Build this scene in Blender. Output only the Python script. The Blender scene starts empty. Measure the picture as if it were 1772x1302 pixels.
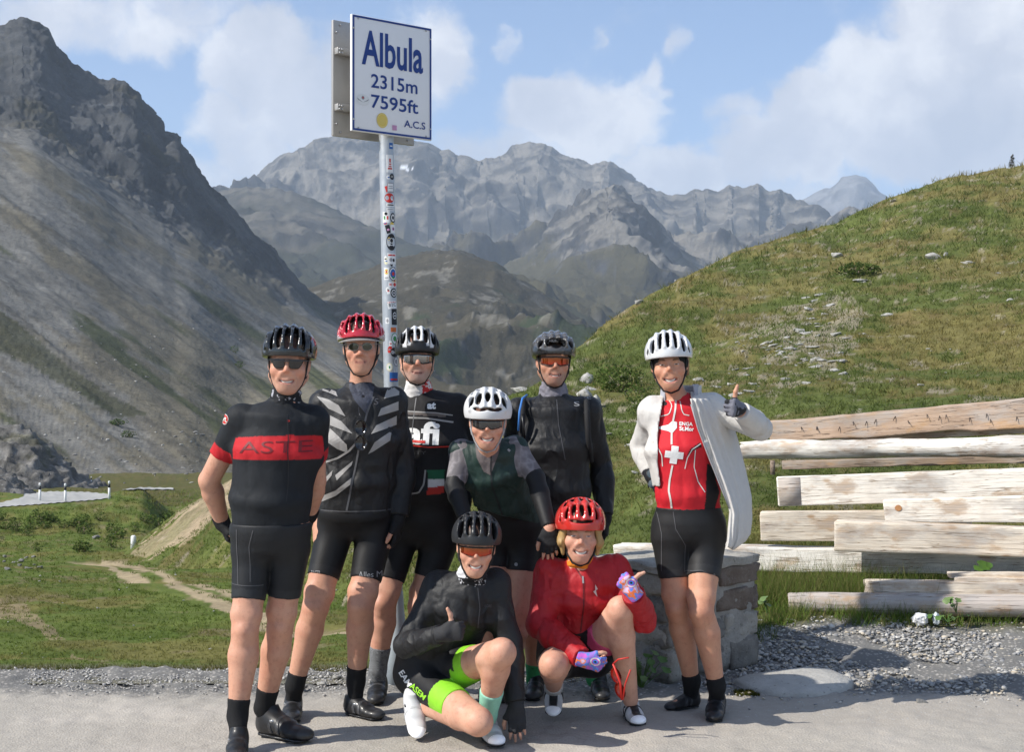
import bpy, bmesh, math, random
import numpy as np
from mathutils import Vector, Matrix
from mathutils.bvhtree import BVHTree
C = bpy.context.scene.collection
sc = bpy.context.scene
rng = np.random.default_rng(7)
random.seed(7)
R = math.radians
F = 2460.0            # focal length in photo pixels (about 50 mm equivalent)
EYE = 1.6             # camera height
# ---------------------------------------------------------------- camera, sky, sun, exposure
cam = bpy.data.cameras.new('camera'); camo = bpy.data.objects.new('camera', cam); C.objects.link(camo)
camo.location = (0, 0, EYE); camo.rotation_euler = (R(90), 0, 0)
cam.sensor_width = 36; cam.lens = 36 * F / 1772; cam.clip_start = .1; cam.clip_end = 60000
sc.camera = camo
SUN_EL, SUN_AZ = R(41), R(21)          # shadows run to +X and a little to +Y
to_sun = Vector((-math.cos(SUN_AZ) * math.cos(SUN_EL), -math.sin(SUN_AZ) * math.cos(SUN_EL), math.sin(SUN_EL)))
sl = bpy.data.lights.new('sun', 'SUN'); sl.energy = 4.3; sl.angle = R(.53); sl.color = (1, .955, .88)
so = bpy.data.objects.new('sun', sl); C.objects.link(so)
so.rotation_euler = to_sun.to_track_quat('Z', 'Y').to_euler()
sc.view_settings.view_transform = 'Standard'; sc.view_settings.look = 'None'
sc.view_settings.exposure = .72; sc.view_settings.gamma = 1; sc.view_settings.use_curve_mapping = False
cy = sc.cycles
cy.max_bounces = 6; cy.diffuse_bounces = 3; cy.glossy_bounces = 3; cy.transmission_bounces = 4
cy.transparent_max_bounces = 12; cy.volume_bounces = 1; cy.caustics_reflective = False; cy.caustics_refractive = False
try: cy.use_denoising = True
except Exception: pass

class NT:
    """small node-tree writer"""
    def __init__(s, tree): s.t = tree; s.L = tree.links; tree.nodes.clear()
    def n(s, typ, ins=None, **kw):
        nd = s.t.nodes.new(typ)
        for k, v in kw.items(): setattr(nd, k, v)
        for k, v in (ins or {}).items(): s.put(nd.inputs[k], v)
        return nd
    def put(s, sock, v):
        if hasattr(v, 'is_output'): s.L.new(v, sock)
        elif v is not None:
            if hasattr(sock, 'default_value') and sock.type == 'RGBA' and len(v) == 3: v = (*v, 1)
            sock.default_value = v
    def math(s, op, a, b=0.0, clamp=False):
        return s.n('ShaderNodeMath', {0: a, 1: b}, operation=op, use_clamp=clamp).outputs[0]
    def vm(s, op, a, b=None, out=0, scale=None):
        nd = s.n('ShaderNodeVectorMath', {0: a}, operation=op)
        if b is not None: s.put(nd.inputs[1], b)
        if scale is not None: s.put(nd.inputs['Scale'], scale)
        return nd.outputs[out]
    def noise(s, vec, scale, detail=4, rough=.55, dist=0, out=0):
        return s.n('ShaderNodeTexNoise', {'Vector': vec, 'Scale': scale, 'Detail': detail, 'Roughness': rough, 'Distortion': dist}).outputs[out]
    def voro(s, vec, scale, feature='F1', out='Distance', rnd=1):
        return s.n('ShaderNodeTexVoronoi', {'Vector': vec, 'Scale': scale, 'Randomness': rnd}, feature=feature).outputs[out]
    def ramp(s, fac, stops, interp='LINEAR'):
        nd = s.n('ShaderNodeValToRGB', {0: fac}); cr = nd.color_ramp; cr.interpolation = interp
        while len(cr.elements) < len(stops): cr.elements.new(.5)
        for e, (p, c) in zip(cr.elements, stops): e.position = p; e.color = (*c, 1) if len(c) == 3 else c
        return nd.outputs[0]
    def ss(s, x, lo, hi):
        return s.n('ShaderNodeMapRange', {'Value': x, 'From Min': lo, 'From Max': hi}, interpolation_type='SMOOTHSTEP').outputs[0]
    def mix(s, fac, a, b, mode='MIX'):
        nd = s.n('ShaderNodeMix', {}, data_type='RGBA', blend_type=mode)
        s.put(nd.inputs[0], fac); s.put(nd.inputs[6], a); s.put(nd.inputs[7], b)
        return nd.outputs[2]
    def scalev(s, vec, v): return s.n('ShaderNodeMapping', {'Vector': vec, 'Scale': v}).outputs[0]
    def obj(s): return s.n('ShaderNodeTexCoord').outputs['Object']
    def pos(s): return s.n('ShaderNodeNewGeometry').outputs['Position']
    def attr(s, name): return s.n('ShaderNodeAttribute', attribute_name=name)
    def sep(s, v): return s.n('ShaderNodeSeparateXYZ', {0: v}).outputs
    def surf(s, col, rough=.7, bump=None, bs=.3, bd=.01, metal=0, spec=.4, **extra):
        p = s.n('ShaderNodeBsdfPrincipled', {'Base Color': col, 'Roughness': rough, 'Metallic': metal, 'Specular IOR Level': spec})
        for k, v in extra.items(): s.put(p.inputs[k.replace('_', ' ')], v)
        if bump is not None:
            b = s.n('ShaderNodeBump', {'Height': bump, 'Strength': bs, 'Distance': bd}); s.L.new(b.outputs[0], p.inputs['Normal'])
        o = s.n('ShaderNodeOutputMaterial'); s.L.new(p.outputs[0], o.inputs[0]); return p

def newmat(name):
    m = bpy.data.materials.new(name); m.use_nodes = True; return m, NT(m.node_tree)

# ---- the sky: physical sky with cumulus mixed in by direction
w = bpy.data.worlds.new('World'); sc.world = w; w.use_nodes = True
t = NT(w.node_tree)
sky = t.n('ShaderNodeTexSky', sky_type='NISHITA', sun_disc=False, sun_elevation=SUN_EL,
          sun_rotation=math.atan2(to_sun.x, to_sun.y), altitude=2300, air_density=1.0, dust_density=1.2, ozone_density=1.0)
d = t.n('ShaderNodeTexCoord').outputs['Generated']
wn = t.vm('SUBTRACT', t.noise(d, 9, 5, .6, out=1), (.5, .5, .5))
wn2 = t.vm('SUBTRACT', t.noise(d, 42, 4, .6, out=1), (.5, .5, .5))
dw = t.vm('ADD', t.vm('ADD', d, t.vm('SCALE', wn, scale=.055)), t.vm('SCALE', wn2, scale=.026))
# cumulus seen above the pass: photo position, half-sizes
blobs = [(460, 110, 130, 85, 1.25), (540, 190, 110, 70, 1.2), (390, 215, 70, 60, .8), (450, 270, 100, 60, .7), (740, 110, 80, 110, .75), (640, 150, 140, 110, .8),
         (170, 45, 220, 62, .7), (250, 20, 200, 50, .6), (870, 68, 30, 28, .5), (1175, 78, 30, 30, .45), (1050, 75, 20, 22, .3),
         (950, 190, 100, 68, 1.2), (1060, 220, 120, 70, 1.05), (1150, 158, 34, 40, .6), (1115, 190, 70, 50, .75), (900, 265, 160, 45, .55),
         (1180, 300, 110, 50, 1.05), (1280, 200, 60, 40, .5), (1360, 265, 120, 70, 1.0), (1420, 190, 90, 80, 1.2), (1560, 150, 150, 110, 1.45),
         (1690, 60, 150, 120, 1.5), (1800, 150, 190, 160, 1.45), (1640, 250, 230, 75, 1.0), (360, 320, 130, 60, .6), (60, 20, 120, 60, .5), (1150, 350, 380, 55, .6)]
acc = None
for (bx, by, hw, hh, st) in blobs:
    c = Vector(((bx - 886) / F, 1, (651 - by) / F)); L = c.length; c.normalize()
    q = t.vm('MULTIPLY', t.vm('SUBTRACT', dw, tuple(c)), (F * L / hw, F * L / hw * .6, F * L / hh))
    v = t.math('MULTIPLY', t.ss(t.vm('LENGTH', q, out=1), 1.35, .40), st)
    acc = v if acc is None else t.math('MAXIMUM', acc, v)
gen = t.noise(t.scalev(dw, (1, 1, 2.2)), 2.6, 7, .55)
front = t.ss(t.sep(d)[1], .90, .80)                       # generic fair-weather cloud everywhere else
acc = t.math('MAXIMUM', acc, t.math('MULTIPLY', t.math('MULTIPLY', t.ss(gen, .5, .66), front), .9))
fine = t.noise(dw, 21, 8, .64)
dens = t.ss(t.math('ADD', acc, t.math('MULTIPLY', t.math('SUBTRACT', fine, .5), 1.1)), .05, .74)
shade = t.noise(t.vm('ADD', dw, (-.02, 0, .03)), 13, 5, .55)
ccol = t.ramp(shade, [(.34, (3.3, 3.4, 3.75)), (.50, (4.2, 4.2, 4.45)), (.64, (5.8, 5.7, 5.65))])
skyc = t.mix(1.0, sky.outputs[0], (.70, .80, .90), 'MULTIPLY')
bgc = t.mix(t.math('MULTIPLY', dens, .95, True), skyc, ccol)
bg = t.n('ShaderNodeBackground', {'Color': bgc, 'Strength': .118})
t.L.new(bg.outputs[0], t.n('ShaderNodeOutputWorld').inputs[0])

# ---------------------------------------------------------------- helpers
def U(px, py, Y): return np.array([(px - 886) / F * Y, Y, EYE + (651 - py) / F * Y])
OFF = {}
def tag(o, label=None, cat=None, group=None, kind=None):
    for k, v in (('label', label), ('category', cat), ('group', group), ('kind', kind)):
        if v: o[k] = v
    return o
def empty(name, loc, label=None, cat=None, group=None):
    o = bpy.data.objects.new(name, None); C.objects.link(o); o.location = loc; o.empty_display_size = .1
    OFF[o.name] = np.array(loc, float)
    return tag(o, label, cat, group)
def obj(name, V, Fc, m, parent=None, smooth=True, col=None, mats=None, mi=None, origin=None):
    """one mesh object from world-space vertices"""
    V = np.asarray(V, np.float64).reshape(-1, 3)
    off = OFF.get(parent.name, np.zeros(3)) if parent else (np.zeros(3) if origin is None else np.array(origin, float))
    me = bpy.data.meshes.new(name)
    V2 = (V - off).astype(np.float32)
    if isinstance(Fc, np.ndarray):
        nf, k = Fc.shape
        me.vertices.add(len(V2)); me.vertices.foreach_set('co', V2.ravel())
        me.loops.add(nf * k); me.loops.foreach_set('vertex_index', Fc.astype(np.int32).ravel())
        me.polygons.add(nf); me.polygons.foreach_set('loop_start', np.arange(0, nf * k, k, dtype=np.int32))
    else:
        me.from_pydata(V2.tolist(), [], [list(map(int, f)) for f in Fc])
    for mm in (mats or [m]): me.materials.append(mm)
    if mi is not None: me.polygons.foreach_set('material_index', np.asarray(mi, np.int32))
    if col is not None:
        a = me.color_attributes.new('Col', 'FLOAT_COLOR', 'POINT')
        cc = np.ones((len(V2), 4), np.float32); cc[:, :3] = col; a.data.foreach_set('color', cc.ravel())
    me.update(calc_edges=True); me.validate()
    if smooth: me.polygons.foreach_set('use_smooth', np.ones(len(me.polygons), bool))
    o = bpy.data.objects.new(name, me); C.objects.link(o)
    if parent: o.parent = parent
    elif origin is not None: o.location = origin
    OFF[o.name] = off
    return o
# numpy value noise
def _h(ix, iy, iz, seed):
    h = (ix.astype(np.uint32) * np.uint32(374761393) + iy.astype(np.uint32) * np.uint32(668265263) + iz.astype(np.uint32) * np.uint32(2147483647) + np.uint32((seed * 974634777) & 0xffffffff))
    h = (h ^ (h >> np.uint32(13))) * np.uint32(1274126177); h ^= h >> np.uint32(16)
    h = h * np.uint32(2246822519); h ^= h >> np.uint32(15)
    return h.astype(np.float32) / np.float32(4294967295.0)
def vnoise(P, seed=0):
    P = np.asarray(P, np.float64); i = np.floor(P); f = (P - i).astype(np.float32); i = i.astype(np.int64)
    f = f * f * f * (f * (f * 6 - 15) + 10); r = np.zeros(len(P), np.float32)
    for a in (0, 1):
        for b in (0, 1):
            for c in (0, 1):
                wgt = (f[:, 0] if a else 1 - f[:, 0]) * (f[:, 1] if b else 1 - f[:, 1]) * (f[:, 2] if c else 1 - f[:, 2])
                r += wgt * _h(i[:, 0] + a, i[:, 1] + b, i[:, 2] + c, seed)
    return r * 2 - 1
def fbm(P, f=1., o=5, g=.5, seed=0):
    r = 0; a = 1; P = np.asarray(P, np.float64) * f
    for k in range(o): r = r + a * vnoise(P + k * 17.3, seed + k); a *= g; P = P * 2.03
    return r
def ridged(P, f=1., o=5, g=.5, seed=0):
    r = 0; a = 1; P = np.asarray(P, np.float64) * f; wgt = 1
    for k in range(o):
        n = 1 - np.abs(vnoise(P + k * 11.7, seed + k)); n = n * n * wgt; wgt = np.clip(n * 1.6, 0, 1); r = r + a * n; a *= g; P = P * 2.05
    return r
_G = np.array([(1, 1, 0), (-1, 1, 0), (1, -1, 0), (-1, -1, 0), (1, 0, 1), (-1, 0, 1), (1, 0, -1), (-1, 0, -1), (0, 1, 1), (0, -1, 1), (0, 1, -1), (0, -1, -1), (1, 1, 0), (-1, 1, 0), (0, -1, 1), (0, -1, -1)], np.float32)
def pnoise(P, seed=0):
    P = np.asarray(P, np.float64); i = np.floor(P); f = (P - i).astype(np.float32); i = i.astype(np.int64); u = f * f * f * (f * (f * 6 - 15) + 10); r = np.zeros(len(P), np.float32)
    for a in (0, 1):
        for b in (0, 1):
            for c in (0, 1):
                g = _G[(_h(i[:, 0] + a, i[:, 1] + b, i[:, 2] + c, seed) * 15.999).astype(np.int32)]
                wgt = (u[:, 0] if a else 1 - u[:, 0]) * (u[:, 1] if b else 1 - u[:, 1]) * (u[:, 2] if c else 1 - u[:, 2])
                r += wgt * ((f - np.array((a, b, c), np.float32)) * g).sum(1)
    return r
def crag(P, f=1., o=6, g=.55, seed=0):
    """sharp connected ridges"""
    r = 0; a = 1; P = np.asarray(P, np.float64) * f; wgt = 1
    for k in range(o):
        n = np.clip(1 - np.abs(pnoise(P + k * 11.7, seed + k)) * 1.9, 0, 1); n = n * n * wgt; wgt = np.clip(n * 1.8, .15, 1); r = r + a * n; a *= g; P = P * 2.07
    return r
def grid_faces(nu, nv):
    i = np.arange(nu - 1)[:, None] * nv + np.arange(nv - 1)[None, :]
    return np.stack([i, i + nv, i + nv + 1, i + 1], -1).reshape(-1, 4)
def bvh_of(V, Fc): return BVHTree.FromPolygons(np.asarray(V).tolist(), np.asarray(Fc).tolist())

def pm(name, col, var=.15, scale=40, rough=.6, bump=.15, bd=.004, metal=0, spec=.4, **kw):
    """plain procedural material: colour with grain, fine relief"""
    m, t = newmat(name); o = t.obj(); n1 = t.noise(o, scale, 4, .6); n2 = t.noise(o, scale * .13, 3, .6)
    c = t.mix(n1, tuple(x * (1 - var) for x in col), tuple(min(1, x * (1 + var)) for x in col))
    c = t.mix(t.math('MULTIPLY', t.ss(n2, .45, .75), var * 1.5, True), c, tuple(x * .7 for x in col))
    t.surf(c, rough, n1, bump, bd, metal, spec, **kw); return m
# ---------------------------------------------------------------- terrain
def interp(pts, u): a = np.array(pts, float); return np.interp(u, a[:, 0], a[:, 1])
def sheet(curves, us, nvs):
    """terrain sheet between curves given as (photo-x, photo-y) lines with a distance along each; back to front order is bottom to top"""
    rows = []
    for (line, dist) in curves:
        py = interp(line, us); Y = interp(dist, us)
        kk = max(3, len(us) // 14); k2 = max(3, len(us) // 24); kr2 = np.hanning(k2 + 2)[1:-1]; kr2 /= kr2.sum(); py = np.convolve(np.pad(py, k2, mode='edge'), kr2, 'same')[k2:-k2] if len(line) <= 12 else py; ker = np.hanning(kk + 2)[1:-1]; ker /= ker.sum()
        Y = np.convolve(np.pad(np.log(Y), kk, mode='edge'), ker, 'same')[kk:-kk]; Y = np.exp(Y)
        rows.append(np.stack([(us - 886) / F * Y, Y, EYE + (651 - py) / F * Y], -1))
    pts = []
    for k in range(len(rows) - 1):
        n = nvs[k]
        p0 = rows[max(k - 1, 0)]; p1 = rows[k]; p2 = rows[k + 1]; p3 = rows[min(k + 2, len(rows) - 1)]
        for j in range(n):
            s = j / n
            h = p1 + (p2 - p1) * s
            # gentle Catmull-Rom in z only
            m1 = (p2[:, 2] - p0[:, 2]) * .35; m2 = (p3[:, 2] - p1[:, 2]) * .35
            h = h.copy(); h[:, 2] = (2*s**3-3*s**2+1)*p1[:, 2] + (s**3-2*s**2+s)*m1 + (-2*s**3+3*s**2)*p2[:, 2] + (s**3-s**2)*m2
            pts.append(h)
    pts.append(rows[-1])
    return np.stack(pts, 1)            # nu, nv, 3
def normals(G):
    du = np.gradient(G, axis=0); dv = np.gradient(G, axis=1); n = np.cross(du, dv)
    n /= np.linalg.norm(n, axis=-1, keepdims=True) + 1e-9
    return n * np.sign(n[..., 2:3] + 1e-9)
def put_sheet(name, G, m, label=None, **kw):
    nu, nv = G.shape[:2]; V = G.reshape(-1, 3); Fc = grid_faces(nu, nv)
    o = obj(name, V, Fc, m); tag(o, label, None, None, 'structure'); return o, V, Fc
def disp(G, amt, sel=None):
    n = normals(G); d = amt.reshape(G.shape[:2]); return G + n * d[..., None]

# ---- materials of the land
def rock_mat(name, rock, scree, grass, s, hi=None, streak=(1, 1, .25), gl=.5, gv=.62):
    m, t = newmat(name); p = t.pos(); g = t.n('ShaderNodeNewGeometry').outputs['Normal']; nz = t.sep(g)[2]
    n1 = t.noise(p, s, 8, .62); n2 = t.noise(t.scalev(p, streak), s * 3.2, 6, .6); n3 = t.noise(p, s * 14, 5, .65); v = t.voro(p, s * 22)
    c = t.mix(t.ss(n2, .38, .66), rock, tuple(x * .62 for x in rock))
    c = t.mix(t.ss(t.math('ADD', n1, t.math('MULTIPLY', nz, .25)), .66, .78), c, scree)
    veg = t.ss(t.math('ADD', t.math('MULTIPLY', n2, .6), t.math('MULTIPLY', t.noise(p, s * .7, 5, .6), .55)), gl, gv)
    c = t.mix(veg, c, grass)
    c = t.mix(t.math('MULTIPLY', n3, .5), c, tuple(x * .45 for x in rock))
    c = t.mix(t.ss(v, .12, .03), c, tuple(min(1, x * 1.5) for x in scree))
    t.surf(c, .95, t.math('ADD', n3, t.math('MULTIPLY', n2, 1.5)), .9, .9 / s * .02, spec=.1); return m
def proj(V):
    V = V.reshape(-1, 3); return 886 + F * V[:, 0] / V[:, 1], 651 - F * (V[:, 2] - EYE) / V[:, 1]
def inpoly(x, y, poly):
    r = np.zeros(len(x), bool); n = len(poly); j = n - 1
    for i in range(n):
        xi, yi = poly[i]; xj, yj = poly[j]
        if yi != yj: r ^= ((yi > y) != (yj > y)) & (x < (xj - xi) * (y - yi) / (yj - yi) + xi)
        j = i
    return r
def lerp3(a, b, t): return np.asarray(a)[None] * (1 - t[:, None]) + np.asarray(b)[None] * t[:, None]
def mixc(c, b, t): return c * (1 - t[:, None]) + np.asarray(b)[None] * t[:, None]
def sst(x, a, b): t = np.clip((x - a) / (b - a), 0, 1); return t * t * (3 - 2 * t)

def land_mat(name, s, bump=.7, bd=.05, speck=None, amt=.55, s2=9):
    """land: the mapped ground cover (Col) broken up by grain at several sizes"""
    m, t = newmat(name); p = t.pos(); a = t.attr('Col').outputs['Color']
    n1 = t.noise(p, s, 7, .68); n2 = t.noise(p, s * s2, 5, .7); n3 = t.noise(p, s * .23, 4, .6)
    k = t.math('ADD', t.math('MULTIPLY', t.math('SUBTRACT', n1, .5), amt * 3.2), t.math('MULTIPLY', t.math('SUBTRACT', n2, .5), amt * 2.6))
    k = t.math('ADD', k, t.math('MULTIPLY', t.math('SUBTRACT', n3, .5), amt * 1.5))
    k = t.math('MAXIMUM', t.math('ADD', k, 1), .25)
    c = t.vm('SCALE', a, scale=k)
    if speck:
        v = t.voro(p, s * s2 * .6); c = t.mix(t.math('MULTIPLY', t.ss(v, .16, .06), t.ss(n1, .45, .6)), c, speck)
    t.surf(c, .95, t.math('ADD', n1, t.math('MULTIPLY', n2, .6)), bump, bd, spec=.08); return m

TERR = {}
us = np.concatenate([np.linspace(-1100, 250, 50), np.linspace(255, 1560, 560), np.linspace(1575, 2900, 50)])
def far_sheet(name, curves, us, nvs, amp, freq, seed, rock, scree, grass, line, bias=0, top_keep=.35, s=.01, label=None, gully=0, fit=None, fa=.06):
    G = sheet(curves, us, nvs); nu, nv = G.shape[:2]; P = G.reshape(-1, 3)
    vv = np.tile(np.arange(nv) / (nv - 1), nu); nlast = nvs[-1] / (sum(nvs))
    vt = np.clip(vv / (1 - nlast), 0, 1.3)
    keep = top_keep + (1 - top_keep) * sst(np.abs(vt - 1), 0, .35)
    wv = np.stack([fbm(P, freq * 1.7, 4, .55, seed + 20 + i) for i in range(3)], -1) / freq * .25
    r0 = crag((P + wv * .7) * (1, 1, .7), freq * .45, 3, .5, seed + 31) - .75
    r = crag((P + wv * .5) * (1, 1, .85), freq * 1.1, 7, .58, seed) - .75; f = fbm(P + wv, freq * 4, 5, .6, seed + 9)
    md = .35 + .65 * sst(fbm(P, freq * .6, 2, .5, seed + 40), -.4, .5)
    fl = crag((P + wv * .5) * (1, 1, .5), freq * 4.2, 5, .6, seed + 13) - .7
    D = amp * (r0 * keep * 1.05 + r * keep * .55 * md + fa * f * (keep * .6 + .4) + .13 * fl * md * (keep * .75 + .25))
    if gully:
        x, y = proj(P); D = D + gully * fbm(np.stack([(y - .8 * x) * .02, (x) * .002, P[:, 1] * 0], -1), 1, 4, .55, seed + 3) * (vt < .98)
    G2 = disp(G, D)
    sm = lambda q, n: np.convolve(np.pad(q, n, mode='edge'), np.hanning(2 * n + 1) / np.hanning(2 * n + 1).sum(), 'same')[n:-n]
    for it in range(4 if fit is not None else 0):          # bring the skyline back to its line
        x, y = proj(G2); top = y.reshape(nu, nv).min(1); tx = x.reshape(nu, nv)[:, int(nv * (1 - nlast))]; want = np.interp(tx, *np.array(fit, float).T)
        if it < 3: G2[..., 2] += (sm(top - want, 22)[:, None]) * G2[..., 1] / F * np.clip(vt.reshape(nu, nv), 0, 1) ** 1.6
        else: G2[..., 2] += ((top - want - 2.5 * fbm(np.stack([tx / 9., tx * 0, tx * 0], -1), 1, 4, .6, seed))[:, None]) * G2[..., 1] / F * np.clip(vt.reshape(nu, nv), 0, 1) ** 9
    P2 = G2.reshape(-1, 3); nz = normals(G2)[..., 2].ravel()
    x, y = proj(P2); hgt = line - y + 70 * fbm(P2, freq * 2.0, 4, .6, seed + 5)     # pixels above the tree line
    c = np.tile(np.array(rock), (len(P2), 1)) * (1 + .40 * fbm(P2 * (1, 1, 3), freq * 6, 4, .6, seed + 2) + .45 * fbm(P2, freq * 16, 4, .65, seed + 50))[:, None]
    c = mixc(c, scree, sst(nz + .22 * fbm(P2, freq * 5, 4, .6, seed + 6) + .16 * fbm(P2 * (1, 1, .7), freq * 14, 4, .6, seed + 51), .58, .78) * .95)
    if fit is not None: c = mixc(c, scree, sst(.02 - r * md + .10 * fbm(P2 * (1, 1, .7), freq * 10, 3, .6, seed + 52), 0, .30) * .75 * sst(hgt, -60, 40)); c = mixc(c, np.array(rock) * .62, sst(fl, .22, .6) * .7)
    c = mixc(c, grass, sst(-hgt, -30, 40) * sst(nz + .25 * fbm(P2, freq * 9, 4, .6, seed + 7), .35, .62))
    return G2, np.clip(c, .01, 1), x, y
def put(name, G, c, m, label):
    V = G.reshape(-1, 3); Fc = grid_faces(*G.shape[:2]); o = obj(name, V, Fc, m, col=c); tag(o, label, None, None, 'structure'); TERR[label] = (V, Fc, None); return o
K = lambda y: [(-1100, y), (2900, y)]
# far massif
sil = [(-1100, 420), (-300, 400), (200, 380), (380, 332), (440, 312), (480, 282), (500, 266), (522, 262), (545, 246), (580, 234), (620, 238), (700, 240), (745, 250), (758, 266), (770, 254), (785, 268), (805, 268), (830, 281), (840, 273), (870, 268), (888, 252),
       (905, 247), (935, 247), (980, 268), (1015, 284), (1045, 279), (1062, 281), (1090, 312), (1110, 322), (1145, 334), (1182, 338), (1195, 330), (1222, 327), (1240, 331), (1262, 322), (1285, 326), (1312, 317), (1330, 330), (1352, 328), (1380, 346), (1410, 355), (1440, 368), (1500, 372), (1700, 390), (2900, 420)]
G, c, x, y = far_sheet('m', [(K(690), K(2300)), (K(520), K(3300)), (K(400), K(4100)), (sil, K(5200)), ([(a, b + 160) for a, b in sil], K(6600))], us, [40, 60, 90, 24], 150, 1 / 750., 3,
                       (.064, .062, .060), (.185, .168, .142), (.075, .066, .038), 430, label='far', fit=sil, fa=.09)
snow = inpoly(x, y, [(688, 285), (700, 288), (715, 292), (706, 296), (694, 291)]); c[snow] = (.8, .82, .85)
put('mountain', G, c, land_mat('massif_rock', .012, .9, 9, amt=.4, s2=6), 'grey rocky massif closing the end of the valley')
# table mountain far behind
us2 = np.linspace(1250, 1900, 130)
mesa = [(1250, 400), (1350, 362), (1388, 346), (1420, 330), (1442, 322), (1452, 311), (1470, 304), (1485, 302), (1500, 306), (1508, 316), (1518, 328), (1534, 342), (1600, 362), (1900, 420)]
G, c, x, y = far_sheet('t', [(K(520), K(7000)), (K(420), K(8000)), (mesa, K(9000)), ([(a, b + 120) for a, b in mesa], K(10500))], us2, [14, 50, 8], 110, 1 / 900., 21, (.12, .12, .12), (.2, .195, .19), (.12, .1, .06), 600, top_keep=.15, fit=mesa)
put('mountain', G, c, land_mat('table_rock', .008, .9, 12, amt=.35, s2=6), 'flat topped peak far behind the grassy ridge')
# peaked spur in front of the massif
us3 = np.linspace(700, 1500, 330)
spur = [(700, 560), (840, 475), (900, 446), (950, 402), (990, 366), (1020, 340), (1045, 324), (1066, 321), (1082, 334), (1098, 352), (1120, 372), (1142, 398), (1165, 424), (1200, 446), (1260, 462), (1400, 470), (1900, 480)]
G, c, x, y = far_sheet('s', [(K(680), K(1500)), (K(590), K(2000)), ([(a, b * .45 + 560 * .55) for a, b in spur], K(2500)), (spur, K(3100)), ([(a, b + 130) for a, b in spur], [(700, 3500), (1060, 4300), (1900, 3600)])], us3, [24, 40, 70, 14], 95, 1 / 480., 33,
                       (.050, .052, .056), (.175, .163, .143), (.064, .058, .034), 450, fit=spur)
put('mountain', G, c, land_mat('spur_rock', .016, .9, 6, amt=.42, s2=6), 'pointed dark spur below the grey massif')
# rounded heath shoulder on the left; a cloud's shadow painted in as darker cover
us4 = np.linspace(100, 1150, 240)
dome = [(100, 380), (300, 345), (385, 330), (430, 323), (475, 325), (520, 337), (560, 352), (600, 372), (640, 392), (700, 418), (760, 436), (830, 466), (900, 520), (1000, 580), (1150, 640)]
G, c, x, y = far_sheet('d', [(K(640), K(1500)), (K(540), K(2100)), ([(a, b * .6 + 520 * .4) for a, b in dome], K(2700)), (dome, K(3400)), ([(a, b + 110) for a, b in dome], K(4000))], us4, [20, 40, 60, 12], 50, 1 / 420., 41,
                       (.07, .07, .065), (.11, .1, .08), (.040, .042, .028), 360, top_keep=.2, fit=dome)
put('hill', G, c, land_mat('cloud_shaded_heath', .02, .8, 4, amt=.3, s2=7), 'rounded heath shoulder below the massif, coloured dark for cloud shadow')
# brown knoll and valley side
us5 = np.linspace(400, 1150, 360)
knoll = [(300, 560), (480, 520), (540, 497), (620, 471), (690, 447), (745, 433), (795, 432), (850, 455), (920, 498), (980, 540), (1040, 575), (1100, 596), (1500, 640)]
G, c, x, y = far_sheet('k', [(K(800), K(500)), ([(300, 700), (900, 690), (1500, 690)], K(850)), ([(a, b * .5 + 660 * .5) for a, b in knoll], K(1200)), (knoll, K(1700)), ([(a, b + 90) for a, b in knoll], K(2100))], us5, [20, 50, 90, 12], 20, 1 / 230., 55,
                       (.095, .092, .085), (.13, .12, .102), (.060, .053, .036), 300, top_keep=.25, fit=knoll)
pt = fbm(G.reshape(-1, 3), 1 / 70., 5, .6, 77); c = mixc(c, (.03, .045, .022), sst(pt + (y - 600) / 160., .15, .6) * .85)
c = mixc(c, (.19, .18, .155), sst(fbm(G.reshape(-1, 3), 1 / 22., 4, .65, 78), .5, .95) * .7)
put('hill', G, c, land_mat('knoll_cover', .05, .9, 2.5, (.2, .19, .17), amt=.36, s2=5), 'brown stony knoll in the middle of the valley')
# left mountain: cliffs above long scree fans
us6 = np.concatenate([-80 - 1020 * np.linspace(1, 0, 120)[:-1] ** 1.5, np.linspace(-80, 760, 410)])
lrid = [(-1100, -560), (-500, -300), (-200, -110), (-60, 20), (-24, 44), (10, 42), (16, 36), (38, 28), (58, 36), (76, 50), (92, 78), (108, 92), (122, 108), (150, 122), (182, 140), (195, 135), (212, 139), (236, 158), (246, 176), (262, 196), (282, 226), (304, 232), (316, 250), (336, 286), (348, 300), (366, 322), (386, 340), (410, 366), (440, 402), (470, 430), (490, 452), (520, 492), (550, 520), (590, 556), (640, 600), (760, 690)]
lcl = [(-1100, -120), (-500, 10), (-200, 130), (0, 226), (60, 232), (130, 280), (200, 335), (300, 402), (400, 462), (500, 524), (590, 574), (760, 700)]
lmid = [(-1100, 260), (-500, 350), (-200, 425), (0, 490), (150, 545), (300, 625), (420, 655), (590, 640), (760, 705)]
lbase = [(-1100, 850), (0, 838), (350, 838), (500, 760), (600, 700), (760, 715)]
Yl = lambda a, b, c_: [(-1100, a), (0, a), (330, b), (620, c_), (760, c_ * 1.1)]
G, c, x, y = far_sheet('l', [([(a, b + 60) for a, b in lbase], Yl(190, 190, 310)), (lbase, Yl(240, 240, 380)), (lmid, Yl(480, 480, 700)), (lcl, Yl(950, 960, 1100)), (lrid, Yl(1300, 1300, 1450)), ([(a, b + 150) for a, b in lrid], Yl(1600, 1600, 1800))], us6, [8, 60, 90, 120, 14], 9, 1 / 60., 61,
                       (.085, .085, .08), (.2, .19, .17), (.08, .075, .04), -2000, top_keep=.35, fit=lrid, fa=.22)
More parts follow.
